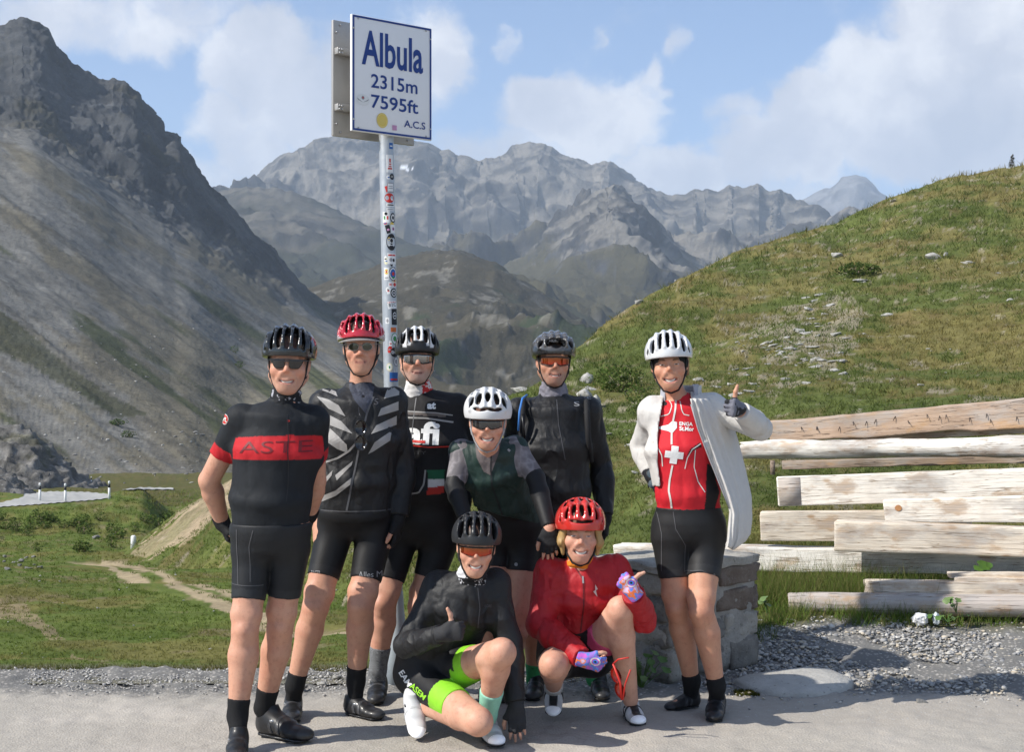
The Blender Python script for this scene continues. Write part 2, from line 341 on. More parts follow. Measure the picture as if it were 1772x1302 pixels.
# rugged only on the cliffs; smooth fans below
G0 = sheet([([(a, b + 60) for a, b in lbase], Yl(190, 190, 310)), (lbase, Yl(240, 240, 380)), (lmid, Yl(480, 480, 700)), (lcl, Yl(950, 960, 1100)), (lrid, Yl(1300, 1300, 1450)), ([(a, b + 150) for a, b in lrid], Yl(1600, 1600, 1800))], us6, [8, 60, 90, 120, 14])
P0 = G0.reshape(-1, 3); x0, y0 = proj(P0); yb = interp(lcl, x0) + 22 * fbm(np.stack([x0 * .02, y0 * .02, y0 * 0], -1), 1, 4, .6, 5)
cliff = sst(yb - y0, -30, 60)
st = (y0 - .74 * x0); along = (y0 + x0)
stv = np.stack([st * .016, along * .0022, st * 0], -1)
sn = fbm(stv, 1, 5, .62, 90); sn2 = fbm(stv * (3.1, 1.6, 1), 1, 4, .6, 94)
Gs = disp(G0, (sn * 1.1 + sn2 * .5) * np.clip(P0[:, 1] / 500, .2, 1.2) + .25 * fbm(P0, .12, 3, .6, 12))
G = Gs * (1 - cliff.reshape(G0.shape[:2])[..., None]) + G * cliff.reshape(G0.shape[:2])[..., None]
P2 = G.reshape(-1, 3)
scr = np.tile(np.array((.160, .155, .140)), (len(P2), 1)) * (1 + .16 * sn2 + .12 * fbm(P0, 1 / 6., 4, .65, 44))[:, None]
veg = sst(sn + .35 * fbm(P0, 1 / 30., 4, .6, 31) + (y0 - 420) / 420., .05, .55)
scr = mixc(scr, (.122, .105, .066), veg * .65)
scr = mixc(scr, (.052, .060, .026), sst(fbm(stv * (1.5, 1.2, 1) + 40, 1, 4, .6, 13) + (y0 - 560) / 500, .35, .75) * .85)
scr = mixc(scr, (.095, .086, .068), sst(sn2 - sn * .6, .45, .9) * .7)
wedge = inpoly(x0 + 8 * sn2, y0, [(-40, 515), (0, 535), (90, 610), (160, 655), (260, 720), (200, 718), (120, 672), (40, 625), (-40, 590)])
scr = mixc(scr, (.045, .048, .022), wedge * .7)
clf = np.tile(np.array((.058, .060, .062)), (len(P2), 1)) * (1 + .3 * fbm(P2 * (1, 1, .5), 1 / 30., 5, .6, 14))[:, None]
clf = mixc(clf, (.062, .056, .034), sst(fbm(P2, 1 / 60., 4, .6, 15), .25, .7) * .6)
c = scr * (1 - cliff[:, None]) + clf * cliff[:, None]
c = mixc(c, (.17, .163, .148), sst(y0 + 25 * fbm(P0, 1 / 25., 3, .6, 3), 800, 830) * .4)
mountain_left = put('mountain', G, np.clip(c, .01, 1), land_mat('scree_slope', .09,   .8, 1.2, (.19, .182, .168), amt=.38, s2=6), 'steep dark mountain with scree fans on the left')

# meadow falling away beyond the road
usm = np.concatenate([np.linspace(-1300, -60, 90), np.linspace(-55, 700, 330), np.linspace(706, 1250, 90)])
Km = lambda y: [(-1300, y), (1250, y)]
Gm = sheet([(Km(1184), Km(7.38)), (Km(1163), Km(7.85)), (Km(1148), Km(8.8)), (Km(1110), Km(12)), ([(-1300, 1050), (400, 1050), (700, 1062), (1250, 1062)], Km(20)), ([(-1300, 985), (1250, 985)], Km(40)), (Km(930), Km(75)), (Km(866), Km(126)), (Km(838), Km(200)), (Km(812), Km(330)), (Km(770), Km(700)), (Km(720), Km(1600))],
           usm, [6, 10, 26, 64, 80, 50, 40, 14, 12, 8, 8])
P0 = Gm.reshape(-1, 3); x0, y0 = proj(P0); Y0 = P0[:, 1]
bumpy = (.10 * fbm(P0, .45, 4, .55, 2) + .35 * fbm(P0, .09, 3, .5, 4) * sst(Y0, 14, 40)) * sst(Y0, 7.8, 10)
berm = .55 * np.exp(-((y0 - 905) / 26) ** 2) * sst(300 - x0, 0, 60) * (Y0 > 55) * 3
Gm = disp(Gm, bumpy + berm); P0 = Gm.reshape(-1, 3)
c = lerp3((.105, .135, .032), (.15, .14, .045), sst(fbm(P0, .5, 4, .6, 6), -.3, .6))
c = mixc(c, (.080, .115, .024), sst(fbm(P0, 1.3, 4, .6, 8), .1, .7) * .8)
c = mixc(c, (.2, .16, .09), sst(fbm(P0, 1.1, 4, .65, 9), .62, .95) * .75)
c = mixc(c, (.09, .075, .03), sst(fbm(P0, .05, 3, .6, 11) + (Y0 - 90) / 60, .1, .8) * .7)
xs, ys = x0 + 14 * fbm(P0, .5, 3, .6, 17), y0 + 8 * fbm(P0, .6, 3, .6, 18)
for poly in ([(-60, 1035), (20, 1040), (70, 1072), (110, 1108), (80, 1106), (30, 1075), (-60, 1062)], [(130, 1120), (210, 1150), (150, 1140)], [(230, 985), (300, 960), (330, 975), (270, 990)]):
    c = mixc(c, (.26, .20, .12), inpoly(xs, ys, poly) * .8)
for line, hw in (([(112, 979), (150, 979), (185, 983), (205, 996), (280, 1018), (400, 1055), (500, 1080), (575, 1090), (640, 1100)], [4.5, 7]), ([(176, 975), (240, 988), (300, 1009), (360, 1026), (420, 1040)], [3, 4])):
    la = np.array(line, float); yl = np.interp(x0, la[:, 0], la[:, 1]) + 2.2 * fbm(P0, .8, 3, .6, 61); inx = (x0 > la[0, 0]) & (x0 < la[-1, 0]); w_ = np.interp(x0, [110, 400], hw) * (1 + .22 * fbm(P0, 1.6, 3, .6, 62))
    c = mixc(c, (.36, .285, .18), inx * sst(w_ - np.abs(y0 - yl), -1.5, 1.2) * .97)
dirt = sst(y0, 1147, 1158) * (Y0 < 9)
c = mixc(c, (.20, .185, .16), dirt * .8)
put('meadow', Gm, np.clip(c, .01, 1), land_mat('meadow_turf', 1.6, .8, .05, amt=.36, s2=9), 'green meadow falling away beyond the road')
# near grassy hill with its bare mound on the left
ush = np.concatenate([np.linspace(90, 640, 200), np.linspace(644, 1900, 320), np.linspace(1910, 2700, 60)])
hc = [([(90, 990), (200, 990), (400, 1015), (600, 1070), (880, 1120), (1000, 1098), (1130, 1015), (1300, 990), (1772, 968), (2700, 940)], [(90, 44), (200, 42), (400, 30), (600, 19.5), (880, 12.5), (1000, 11.5), (1300, 11), (2700, 11)]),
      ([(90, 984), (200, 977), (330, 912), (400, 890), (600, 900), (880, 880), (1000, 860), (1300, 780), (1772, 720), (2700, 600)], [(90, 46), (200, 45), (330, 42), (400, 38), (600, 28), (880, 20), (1300, 20), (1772, 22), (2700, 24)]),
      ([(90, 981), (200, 969), (330, 874), (400, 836), (600, 775), (880, 725), (1000, 690), (1300, 590), (1772, 480), (2700, 250)], [(90, 47), (200, 47), (400, 46), (600, 42), (880, 30), (1000, 36), (1300, 50), (1772, 56), (2700, 60)]),
      ([(90, 979), (200, 962), (260, 920), (330, 866), (400, 826), (480, 795), (600, 755), (700, 728), (800, 705), (880, 682), (940, 656), (1000, 602), (1040, 571), (1100, 523), (1180, 477), (1270, 432), (1330, 412), (1390, 396), (1450, 381), (1530, 341), (1640, 303), (1772, 281), (2000, 250), (2700, 180)], [(90, 48), (400, 49), (600, 50), (880, 40), (1000, 60), (1300, 120), (1772, 150), (2700, 160)])]
hc.append(([(a, b + 45) for a, b in hc[3][0]], [(a, b * 1.35) for a, b in hc[3][1]]))
Gh = sheet(hc, ush, [60, 90, 110, 16])
P0 = Gh.reshape(-1, 3); Y0 = P0[:, 1]
Gh = disp(Gh, (.09 * fbm(P0, .9, 4, .55, 21) + .30 * fbm(P0, .16, 3, .5, 22) * sst(Y0, 11, 20) + .5 * fbm(P0, .05, 3, .5, 23) * sst(Y0, 30, 60)))
nv_ = Gh.shape[1]; vt_ = np.clip(np.arange(nv_) / (nv_ - 17), 0, 1)[None]
for _ in range(3):
    x0, y0 = proj(Gh); top_ = y0.reshape(Gh.shape[:2]).min(1); want_ = np.interp(ush, *np.array(hc[3][0], float).T) + 5 + 1.5 * fbm(np.stack([ush / 14., ush * 0, ush * 0], -1), 1, 3, .6, 3)
    Gh[..., 2] += ((top_ - want_)[:, None]) * Gh[..., 1] / F * vt_ ** 2
P0 = Gh.reshape(-1, 3); x0, y0 = proj(P0)
Ps = P0 * (1, .5, 1)
c = lerp3((.10, .12, .034), (.165, .145, .052), sst(fbm(Ps, .22, 5, .6, 24) + (700 - y0) / 900., -.35, .5))
c = mixc(c, (.075, .095, .026), sst(fbm(Ps, .5, 4, .6, 25), .1, .6) * .75)
c = mixc(c, (.15, .105, .05), sst(fbm(Ps, .9, 4, .6, 26), .3, .8) * .5)
bare = sst(fbm(Ps, 1.5, 5, .68, 27) + .75 * inpoly(x0, y0, [(1280, 560), (1460, 500), (1500, 540), (1440, 640), (1330, 690), (1260, 640)]) + .35 * inpoly(x0, y0, [(1040, 700), (1110, 640), (1130, 900), (1050, 900)]), .72, 1.05)
c = mixc(c, (.27, .235, .17), bare * .85)
xs, ys = x0 + 12 * fbm(P0, .6, 4, .6, 28), y0 + 9 * fbm(P0, .7, 4, .6, 29)
scar = inpoly(xs, ys, [(222, 964), (258, 924), (300, 892), (330, 868), (366, 848), (398, 830), (432, 830), (420, 872), (385, 892), (366, 905), (340, 925), (310, 944), (276, 960), (248, 972)]) * (.55 + .45 * sst(fbm(P0, .35, 4, .65, 30), -.35, .25))
for line, hw in (([(112, 979), (150, 979), (185, 983), (205, 996), (280, 1018), (400, 1055), (500, 1080), (575, 1090), (640, 1100)], [4.5, 7]), ([(176, 975), (240, 988), (300, 1009), (360, 1026), (420, 1040)], [3, 4])):
    la = np.array(line, float); yl = np.interp(x0, la[:, 0], la[:, 1]) + 2.2 * fbm(P0, .8, 3, .6, 61); inx = (x0 > la[0, 0]) & (x0 < la[-1, 0]); w_ = np.interp(x0, [110, 400], hw) * (1 + .22 * fbm(P0, 1.6, 3, .6, 62))
    c = mixc(c, (.36, .285, .18), inx * sst(w_ - np.abs(y0 - yl), -1.5, 1.2) * .97)
c = mixc(c, (.36, .28, .19), scar * .9)
if 0: c = mixc(c, (.36, .27, .17), inpoly(xs, ys, [(235, 958), (300, 905), (345, 868), (392, 845), (402, 872), (350, 905), (305, 935), (262, 962)]) * .9)
put('hill', Gh, np.clip(c, .01, 1), land_mat('hill_turf', 1.1, .85, .07, amt=.4, s2=8), 'near grassy hillside rising to the right')
# rubble mound at the foot of the scree, and the cut bank beside the far road
for nm, line, Y, lab in (('hill', [(-620, 880), (-500, 800), (-330, 722), (-160, 728), (0, 742), (38, 744), (80, 772), (110, 806), (150, 832), (215, 852), (260, 862)], 165, 'heap of grey rubble at the foot of the scree'),
                         ('bank', [(-520, 890), (-400, 812), (-150, 806), (0, 822), (25, 834), (48, 856), (62, 874), (75, 880)], 112, 'cut earth bank beside the far road bend')):
    uu = np.linspace(line[0][0], line[-1][0], 190)
    G = sheet([([(a, 885) for a, b in line], [(a, Y - 12) for a, b in line]), (line, [(a, Y + 10) for a, b in line]), ([(a, b + 25) for a, b in line], [(a, Y + 30) for a, b in line])], uu, [46, 10])
    P0 = G.reshape(-1, 3); rr = ridged(P0, .35, 4, .6, 5)
    G = disp(G, (rr - .8) * .7 + .25 * fbm(P0, 1.2, 3, .6, 6)); P0 = G.reshape(-1, 3)
    c = lerp3((.20, .19, .175), (.11, .105, .097), sst(fbm(P0, .5, 4, .65, 8), -.3, .5))
    c = mixc(c, (.10, .095, .05), sst(fbm(P0, .16, 3, .6, 9), .35, .7) * .5)
    put(nm, G, np.clip(c, .01, 1), land_mat(nm + '_rubble', .5, .9, .3, (.28, .27, .25), amt=.5, s2=5), lab)

BV = {k: bvh_of(TERR[k][0], TERR[k][1]) for k in ('green meadow falling away beyond the road', 'near grassy hillside rising to the right', 'steep dark mountain with scree fans on the left')}
MEADOW, HILL, SCREE = BV.values()
def hit(px, py, which=None):
    """land under a line of sight: nearest of meadow and hill"""
    dv = Vector(((px - 886) / F, 1, (651 - py) / F)).normalized(); best = None
    for b in (which or (MEADOW, HILL)):
        h = b.ray_cast(Vector((0, 0, EYE)), dv)
        if h[0] is not None and (best is None or h[3] < best[3]): best = h
    return best
def drop(x, y, which=None):
    best = None
    for b in (which or (MEADOW, HILL)):
        h = b.ray_cast(Vector((x, y, 400)), Vector((0, 0, -1)))
        if h[0] is not None and (best is None or h[0].z > best[0].z): best = h
    return best

# ---- near ground: road, gravel verge, dirt lay-by; one sheet
def ground_z(x, y):
    x = np.asarray(x, float); y = np.asarray(y, float)
    z = .16 * sst(y, 7.75, 8.75) * sst(x, .9, 1.7) + .05 * sst(y, 9, 11) * sst(x, .9, 1.7)
    return z
yy = np.concatenate([np.linspace(-40, 4, 40), np.linspace(4.05, 11.5, 300)]); yy = yy
xx = np.concatenate([np.linspace(-45, -4, 40), np.linspace(-3.95, 4.6, 340), np.linspace(4.8, 45, 30)])
X, Yg = np.meshgrid(xx, yy, indexing='ij')
edge = 7.72 + .05 * np.sin(X * 2.1) + .04 * np.sin(X * 5.3 + 1)                      # far edge of the road on the left
far_e = edge + (11.4 - edge) * sst(X, .35, .8)
far_e = np.maximum(far_e, 4.2)
Yc = np.where(Yg > 7.3, 7.3 + (Yg - 7.3) * (far_e - 7.3) / 4.2, Yg)
Z = ground_z(X, Yc)
PP = np.stack([X, Yc, Z], -1); pf = PP.reshape(-1, 3)
Z = Z + ((.006 * fbm(pf, 3, 4, .6, 3) + .004 * fbm(pf, 16, 3, .6, 4)) * (1 + 1.2 * sst(pf[:, 1], 6.9, 7.3))).reshape(Z.shape)
Z = Z - .35 * sst(Yc, 0, 1) * ((Yc > far_e - .02) & (X < .8)) * 0
PP[..., 2] = Z
m, t = newmat('road_and_gravel'); p = t.pos(); sx, sy, sz = t.sep(p)
n1 = t.noise(p, 1.3, 6, .6); n2 = t.noise(p, 14, 6, .65); n3 = t.noise(p, 130, 3, .7); v = t.voro(p, 95); v2 = t.voro(p, 38)
asph = t.mix(n2, (.385, .35, .30), (.48, .44, .38)); asph = t.mix(t.ss(n3, .38, .62), t.mix(.4, asph, (.19, .18, .165)), asph)
asph = t.mix(t.math('MULTIPLY', t.ss(n1, .42, .7), .5), asph, (.53, .48, .42))
stn = t.noise(p, .55, 6, .65); asph = t.mix(t.math('MULTIPLY', t.ss(stn, .5, .62), .35), asph, (.27, .25, .22)); ck = t.n('ShaderNodeTexVoronoi', {'Vector': t.vm('ADD', p, t.vm('SCALE', t.noise(p, 2.5, 4, .6, out=1), scale=.55)), 'Scale': .75}, feature='DISTANCE_TO_EDGE').outputs['Distance']; asph = t.mix(t.math('MULTIPLY', t.ss(ck, .007, .002), .16), asph, (.10, .095, .085))
asph = t.mix(t.ss(v, .2, .08), asph, (.42, .41, .39))
grav = t.mix(t.ss(v2, .05, .45), t.mix(n2, (.48, .445, .40), (.36, .335, .305)), (.17, .165, .155))
dirt = t.mix(n2, (.30, .27, .235), (.42, .385, .335)); dirt = t.mix(t.ss(v2, .22, .1), dirt, (.42, .41, .39))
e1 = t.math('ADD', sy, t.math('MULTIPLY', t.math('SUBTRACT', n2, .5), .5))
verge = t.ss(e1, 7.02, 7.3)
right = t.ss(t.math('ADD', sx, t.math('MULTIPLY', t.math('SUBTRACT', n1, .5), 1.2)), .3, 1.1)
rd = t.ss(t.math('ADD', sy, t.math('MULTIPLY', t.math('SUBTRACT', n1, .5), .6)), 6.25, 6.7)
c = t.mix(t.math('MULTIPLY', right, rd), asph, dirt)
c = t.mix(verge, c, grav)
turf = t.math('MULTIPLY', t.ss(t.math('ADD', sy, t.math('MULTIPLY', t.math('SUBTRACT', n1, .5), .9)), 8.35, 8.6), t.ss(sx, .3, .6))
c = t.mix(turf, c, t.mix(n2, (.05, .06, .018), (.11, .10, .04)))
t.surf(c, .93, t.math('ADD', t.math('MULTIPLY', n3, .5), t.math('ADD', n2, t.math('MULTIPLY', v, -.8))), .5, .006, spec=.15)
Gg = PP
o = obj('ground', Gg.reshape(-1, 3), grid_faces(*Gg.shape[:2]), m); tag(o, 'grey worn road surface with gravel verge and dirt lay-by', None, None, 'structure')
GROUND = bvh_of(Gg.reshape(-1, 3), grid_faces(*Gg.shape[:2]))
# valley floor reaching the horizon under everything
V = [(-30000, -3000, -60), (30000, -3000, -60), (30000, 30000, -60), (-30000, 30000, -60)]
o = obj('terrain', V, [(0, 1, 2, 3)], pm('valley_floor', (.09, .09, .045), .3, .02, .95, .2)); tag(o, 'valley floor far below', None, None, 'structure')
# hill behind the camera side so the land goes on
# ---------------------------------------------------------------- shapes
def norm(v): v = np.asarray(v, float); return v / (np.linalg.norm(v) + 1e-12)
def frame(ax, up=(0, 0, 1)):
    ax = norm(ax); s = np.cross(ax, up)
    if np.linalg.norm(s) < 1e-3: s = np.cross(ax, (0, 1, 0))
    s = norm(s); return ax, s, np.cross(s, ax)
def tube(pts, rad, n=8, caps=True):
    pts = np.asarray(pts, float); rad = np.broadcast_to(np.asarray(rad, float), (len(pts),)); V = []; Fc = []
    tg = np.gradient(pts, axis=0); up = np.array((0, 0, 1.)) if abs(norm(tg[0])[2]) < .9 else np.array((0, 1., 0))
    for i, p in enumerate(pts):
        a, s, u = frame(tg[i], up); up = u
        for k in range(n):
            th = 2 * math.pi * k / n; V.append(p + rad[i] * (math.cos(th) * s + math.sin(th) * u))
    for i in range(len(pts) - 1):
        for k in range(n): Fc.append((i * n + k, i * n + (k + 1) % n, (i + 1) * n + (k + 1) % n, (i + 1) * n + k))
    if caps: Fc.append(tuple(range(n - 1, -1, -1))); Fc.append(tuple((len(pts) - 1) * n + k for k in range(n)))
    return V, Fc
def box8(c, ax, hx, sy, hy, uz, hz):
    c, ax, sy, uz = (np.asarray(q, float) for q in (c, ax, sy, uz))
    V = [c + a * hx * ax + b * hy * sy + e * hz * uz for a in (-1, 1) for b in (-1, 1) for e in (-1, 1)]
    return V, [(0, 1, 3, 2), (4, 6, 7, 5), (0, 4, 5, 1), (2, 3, 7, 6), (0, 2, 6, 4), (1, 5, 7, 3)]
def bevel(o, wd=.004, seg=2):
    bm = bmesh.new(); bm.from_mesh(o.data); bmesh.ops.bevel(bm, geom=list(bm.edges), offset=wd, segments=seg, affect='EDGES', profile=.6); bm.to_mesh(o.data); bm.free(); return o
def text_fit(s, w=None, h=None, bold=0., align='CENTER', sub=0):
    """2-D lettering as (verts, tris) fitted into width w and/or height h, centred on the origin"""
    cu = bpy.data.curves.new('lettering', 'FONT'); cu.body = s; cu.size = 1; cu.offset = bold; cu.resolution_u = 3
    o = bpy.data.objects.new('lettering', cu); C.objects.link(o)
    me = bpy.data.meshes.new_from_object(o.evaluated_get(bpy.context.evaluated_depsgraph_get()))
    bpy.data.objects.remove(o); bpy.data.curves.remove(cu)
    bm = bmesh.new(); bm.from_mesh(me); bpy.data.meshes.remove(me)
    bmesh.ops.triangulate(bm, faces=bm.faces[:])
    xs = [v.co.x for v in bm.verts]; ys = [v.co.y for v in bm.verts]; x0, x1, y0, y1 = min(xs), max(xs), min(ys), max(ys)
    kx = w / (x1 - x0) if w else h / (y1 - y0); ky = h / (y1 - y0) if h else kx
    for v in bm.verts: v.co.x = (v.co.x - (x0 + x1) / 2) * kx; v.co.y = (v.co.y - (y0 + y1) / 2) * ky
    for _ in range(sub):
        L = [e for e in bm.edges if e.calc_length() > .012]
        if not L: break
        bmesh.ops.subdivide_edges(bm, edges=L, cuts=1); bmesh.ops.triangulate(bm, faces=bm.faces[:])
    V = np.array([v.co[:] for v in bm.verts]); bm.verts.index_update(); Fc = np.array([[v.index for v in f.verts] for f in bm.faces]); bm.free(); return V, Fc
def disc(rx, ry=None, n=28, c=(0, 0)):
    ry = ry or rx; V = [(c[0], c[1], 0)] + [(c[0] + rx * math.cos(2 * math.pi * k / n), c[1] + ry * math.sin(2 * math.pi * k / n), 0) for k in range(n)]
    return np.array(V), np.array([(0, 1 + k, 1 + (k + 1) % n) for k in range(n)])
def flat(V2, o, ux, uy, nn, lift): return np.asarray(o)[None] + V2[:, :1] * np.asarray(ux)[None] + V2[:, 1:2] * np.asarray(uy)[None] + np.asarray(nn)[None] * lift

# ---------------------------------------------------------------- the pass sign on its pole
blue = pm('sign_blue', (.012, .045, .22), .1, 60, .4, .02); white = pm('sign_white', (.80, .80, .80), .05, 8, .35, .02)
m_zinc, t = newmat('zinc'); o_ = t.obj(); n1 = t.noise(o_, 22, 5, .6); v1 = t.voro(o_, 40)
t.surf(t.mix(n1, (.36, .38, .40), (.55, .57, .58)), t.math('ADD', t.math('MULTIPLY', n1, .25), .3), v1, .05, .003, .55)
m_alu = pm('raw_aluminium', (.42, .40, .37), .12, 9, .45, .05, metal=.5)
sgn = empty('road_sign', (-.60, 7.38, 0), 'white square pass sign with blue lettering on a tall sticker covered pole', 'sign')
su = np.array((.387, .31, 0)) / .496; sn_ = np.array((su[1], -su[0], 0)); sz_ = np.array((0, 0, 1.))
sl_ = np.array((-.811, 7.2, 0)); SW, SH, ST = .496, .593, 3.438
sc_ = sl_ + su * SW / 2 + sz_ * (ST - SH / 2)
P = lambda u, v: sl_ + su * (u * SW) + sz_ * (ST - v * SH)
def panel(name, c, m, par, wd=SW, hg=SH, th=.009):
    V, Fc = box8(c, su, wd / 2, sn_, th, sz_, hg / 2); return bevel(obj(name, V, Fc, m, par), .003, 2)
pan = panel('panel', sc_ - sn_ * .009, white, sgn)
# border as four strips
def rect2(x0, y0, x1, y1): return np.array([(x0, y0, 0), (x1, y0, 0), (x1, y1, 0), (x0, y1, 0)]), np.array([(0, 1, 2), (0, 2, 3)])
def merge(parts):
    Vs, Fs, n = [], [], 0
    for V, Fc in parts: Vs.append(np.asarray(V, float)); Fs += [tuple(int(i) + n for i in f) for f in Fc]; n += len(V)
    return np.concatenate(Vs), Fs
b0, b1 = .004, .014; a, b = SW / 2, SH / 2
V, Fc = merge([rect2(-a + b0, b - b1, a - b0, b - b0), rect2(-a + b0, -b + b0, a - b0, -b + b1), rect2(-a + b0, -b + b1, -a + b1, b - b1), rect2(a - b1, -b + b1, a - b0, b - b1)])
obj('border', flat(V, sc_, su, sz_, sn_, .002), Fc, blue, pan, False)
for s, u0, u1, vb, vt_, bold in (('Albula', .117, .884, .422, .118, .020), ('2315m', .23, .812, .608, .487, .012), ('7595ft', .23, .822, .783, .665, .012), ('A.C.S', .642, .913, .912, .849, .012)):
    V, Fc = text_fit(s, (u1 - u0) * SW, (vb - vt_) * SH, bold)
    obj('lettering', flat(V, P((u0 + u1) / 2, (vb + vt_) / 2), su, sz_, sn_, .0025), Fc, blue, pan, False)
M = {}
def fm(name, col, rough=.5): 
    if name not in M: M[name] = pm('print_' + name, col, .12, 120, rough, .03)
    return M[name]
yel = fm('yellow', (.72, .52, .08)); wht = fm('white', (.75, .75, .73)); blk = fm('black', (.012, .012, .014)); red = fm('red', (.55, .03, .02)); grn = fm('green', (.04, .25, .06)); blu = fm('blue', (.02, .12, .38)); gry = fm('grey', (.3, .3, .31)); pnk = fm('pink', (.55, .28, .45)); crm = fm('cream', (.68, .66, .45))
pale_y = fm('pale_yellow', (.8, .68, .3))
V, Fc = disc(.034, .038); st = obj('sticker', flat(V, P(.367, .88), su, sz_, sn_, .003), Fc, yel, pan, False); tag(st, 'round yellow sticker')
ring = []
for r0, r1 in ((.030, .027), (.018, .0155), (.008, .005)):
    k = 28; ring.append((np.array([(r * math.cos(2 * math.pi * i / k), r * 1.1 * math.sin(2 * math.pi * i / k), 0) for r in (r0, r1) for i in range(k)]), [(i, (i + 1) % k, k + (i + 1) % k, k + i) for i in range(k)]))
V, Fc = merge(ring); obj('print_rings', flat(V, P(.367, .88), su, sz_, sn_, .0035), Fc, pale_y, pan, False)
V, Fc = disc(.040, .027); st = obj('sticker', flat(V, P(.13, .722), su, sz_, sn_, .003), Fc, wht, pan, False); tag(st, 'white oval winged sticker')
wing = [disc(.009, .010, 16, (0, .009)), (np.array([(-.036, .006, 0), (-.012, -.008, 0), (0, -.015, 0), (-.03, -.004, 0)]), [(0, 1, 2, 3)]), (np.array([(.036, .006, 0), (.012, -.008, 0), (0, -.015, 0), (.03, -.004, 0)]), [(0, 3, 2, 1)])]
V, Fc = merge(wing); obj('print_wings', flat(V, P(.13, .722), su, sz_, sn_, .0035), Fc, gry, pan, False)
V, Fc = disc(.004, .005, 12, (0, .009)); obj('print_dot', flat(V, P(.13, .722), su, sz_, sn_, .004), Fc, red, pan, False)
V, Fc = rect2(-.014, -.013, .014, .013); st = obj('sticker', flat(V, P(.52, .93), su, sz_, sn_, .003), Fc, pnk, pan, False)
bolt_m = pm('bolt_steel', (.5, .5, .5), .1, 60, .35, .05, metal=.9)
def bolt(c, par, nrm, r=.006):
    V, Fc = tube([c, c + nrm * .004, c + nrm * .006], [r, r, r * .6], 8); return obj('bolt', V, Fc, bolt_m, par)
for u, v in ((.075, .03), (.925, .03), (.02, .12), (.98, .1), (.075, .97), (.925, .97), (.02, .9), (.98, .9)): bolt(P(u, v), pan, sn_, .0045)
# second sign of the pair, seen from its back
bk = panel('back_panel', sc_ - sn_ * .185 - sz_ * .0 + su * .003, m_alu, sgn, .508, .60); tag(bk, 'bare metal back of the second panel')
for v in (.27, .76):
    V, Fc = box8(P(.5, v) - sn_ * .158, su, .245, sn_, .017, sz_, .018); rl = bevel(obj('rail', V, Fc, m_alu, sgn), .004)
    for u in (.03, .06): bolt(P(u, v - .012) - sn_ * .141, rl, sn_, .006); bolt(P(u, v + .018) - sn_ * .141, rl, sn_, .006)
    V, Fc = box8(P(.5, v) - sn_ * .038, su, .22, sn_, .018, sz_, .016); bevel(obj('rail', V, Fc, m_alu, sgn), .004)
for u, v in ((.08, .03), (.03, .1), (.03, .9), (.08, .97), (.93, .97)): bolt(P(u, v) - sn_ * .172, bk, sn_, .0055)
pb = np.array((-.594, 7.375, -.05)); ptop = np.array((-.668, 7.425, 3.36))
pa = norm(ptop - pb)
V, Fc = tube([pb + (ptop - pb) * k / 12 for k in range(13)], .0385, 28); pole = obj('pole', V, Fc, m_zinc, sgn)
V, Fc = tube([pb + pa * q for q in (.03, .30, .34, .44, .52, .53)], [.056, .053, .052, .043, .0405, .039], 28); obj('base_sleeve', V, Fc, pm('sleeve_plastic', (.42, .47, .50), .1, 30, .45, .06), sgn)
def sticker(th0, z0, hw, hh, m, prints=(), rnd=False, rot=0, base=.0009):
    """patch wrapped round the pole, optional printed shapes on top"""
    def wrap(V2, lift):
        out = []
        for x, y, _ in V2:
            cr, sr = math.cos(rot), math.sin(rot); x, y = cr * x - sr * y, sr * x + cr * y
            z = z0 + y; k = (z - pb[2]) / (ptop - pb)[2]; c = pb + (ptop - pb) * k; th = th0 + x / .0385
            out.append(c + (.0385 + lift) * np.array((math.sin(th), -math.cos(th), 0)))
        return np.array(out)
    if rnd: V2, F2 = disc(hw, hh, 28)
    else:
        n = 8; V2 = np.array([(-hw + 2 * hw * i / n, s_ * hh, 0) for i in range(n + 1) for s_ in (-1, 1)]); F2 = [(2 * i, 2 * i + 2, 2 * i + 3, 2 * i + 1) for i in range(n)]
    mats = [m]; Vs = [wrap(V2, base)]; Fs = [tuple(f) for f in F2]; mi = [0] * len(Fs); nn = len(V2)
    for pr in prints:
        kind, pm_, args = pr
        if kind == 'd': V2, F2 = disc(*args[:2], 20, args[2:] or (0, 0))
        elif kind == 't': V2, F2 = text_fit(args[0], args[1], args[2], .01); V2 = V2 + np.array((args[3] if len(args) > 3 else 0, args[4] if len(args) > 4 else 0, 0))
        else:
            x_0, y_0, x_1, y_1 = args; V2 = np.array([(x_0 + (x_1 - x_0) * i / 5, q, 0) for i in range(6) for q in (y_0, y_1)]); F2 = [(2 * i, 2 * i + 2, 2 * i + 3, 2 * i + 1) for i in range(5)]
        if pm_ not in mats: mats.append(pm_)
        lift = base + .0002 * len(Vs); Vs.append(wrap(V2, lift)); Fs += [tuple(int(q) + nn for q in f) for f in F2]; mi += [mats.index(pm_)] * len(F2); nn += len(V2)
    obj('sticker', np.concatenate(Vs), Fs, m, pole, False, mats=mats, mi=mi)
zs = lambda zy: 1.6 + (651 - (230 + zy / 2.89)) / F * 7.36
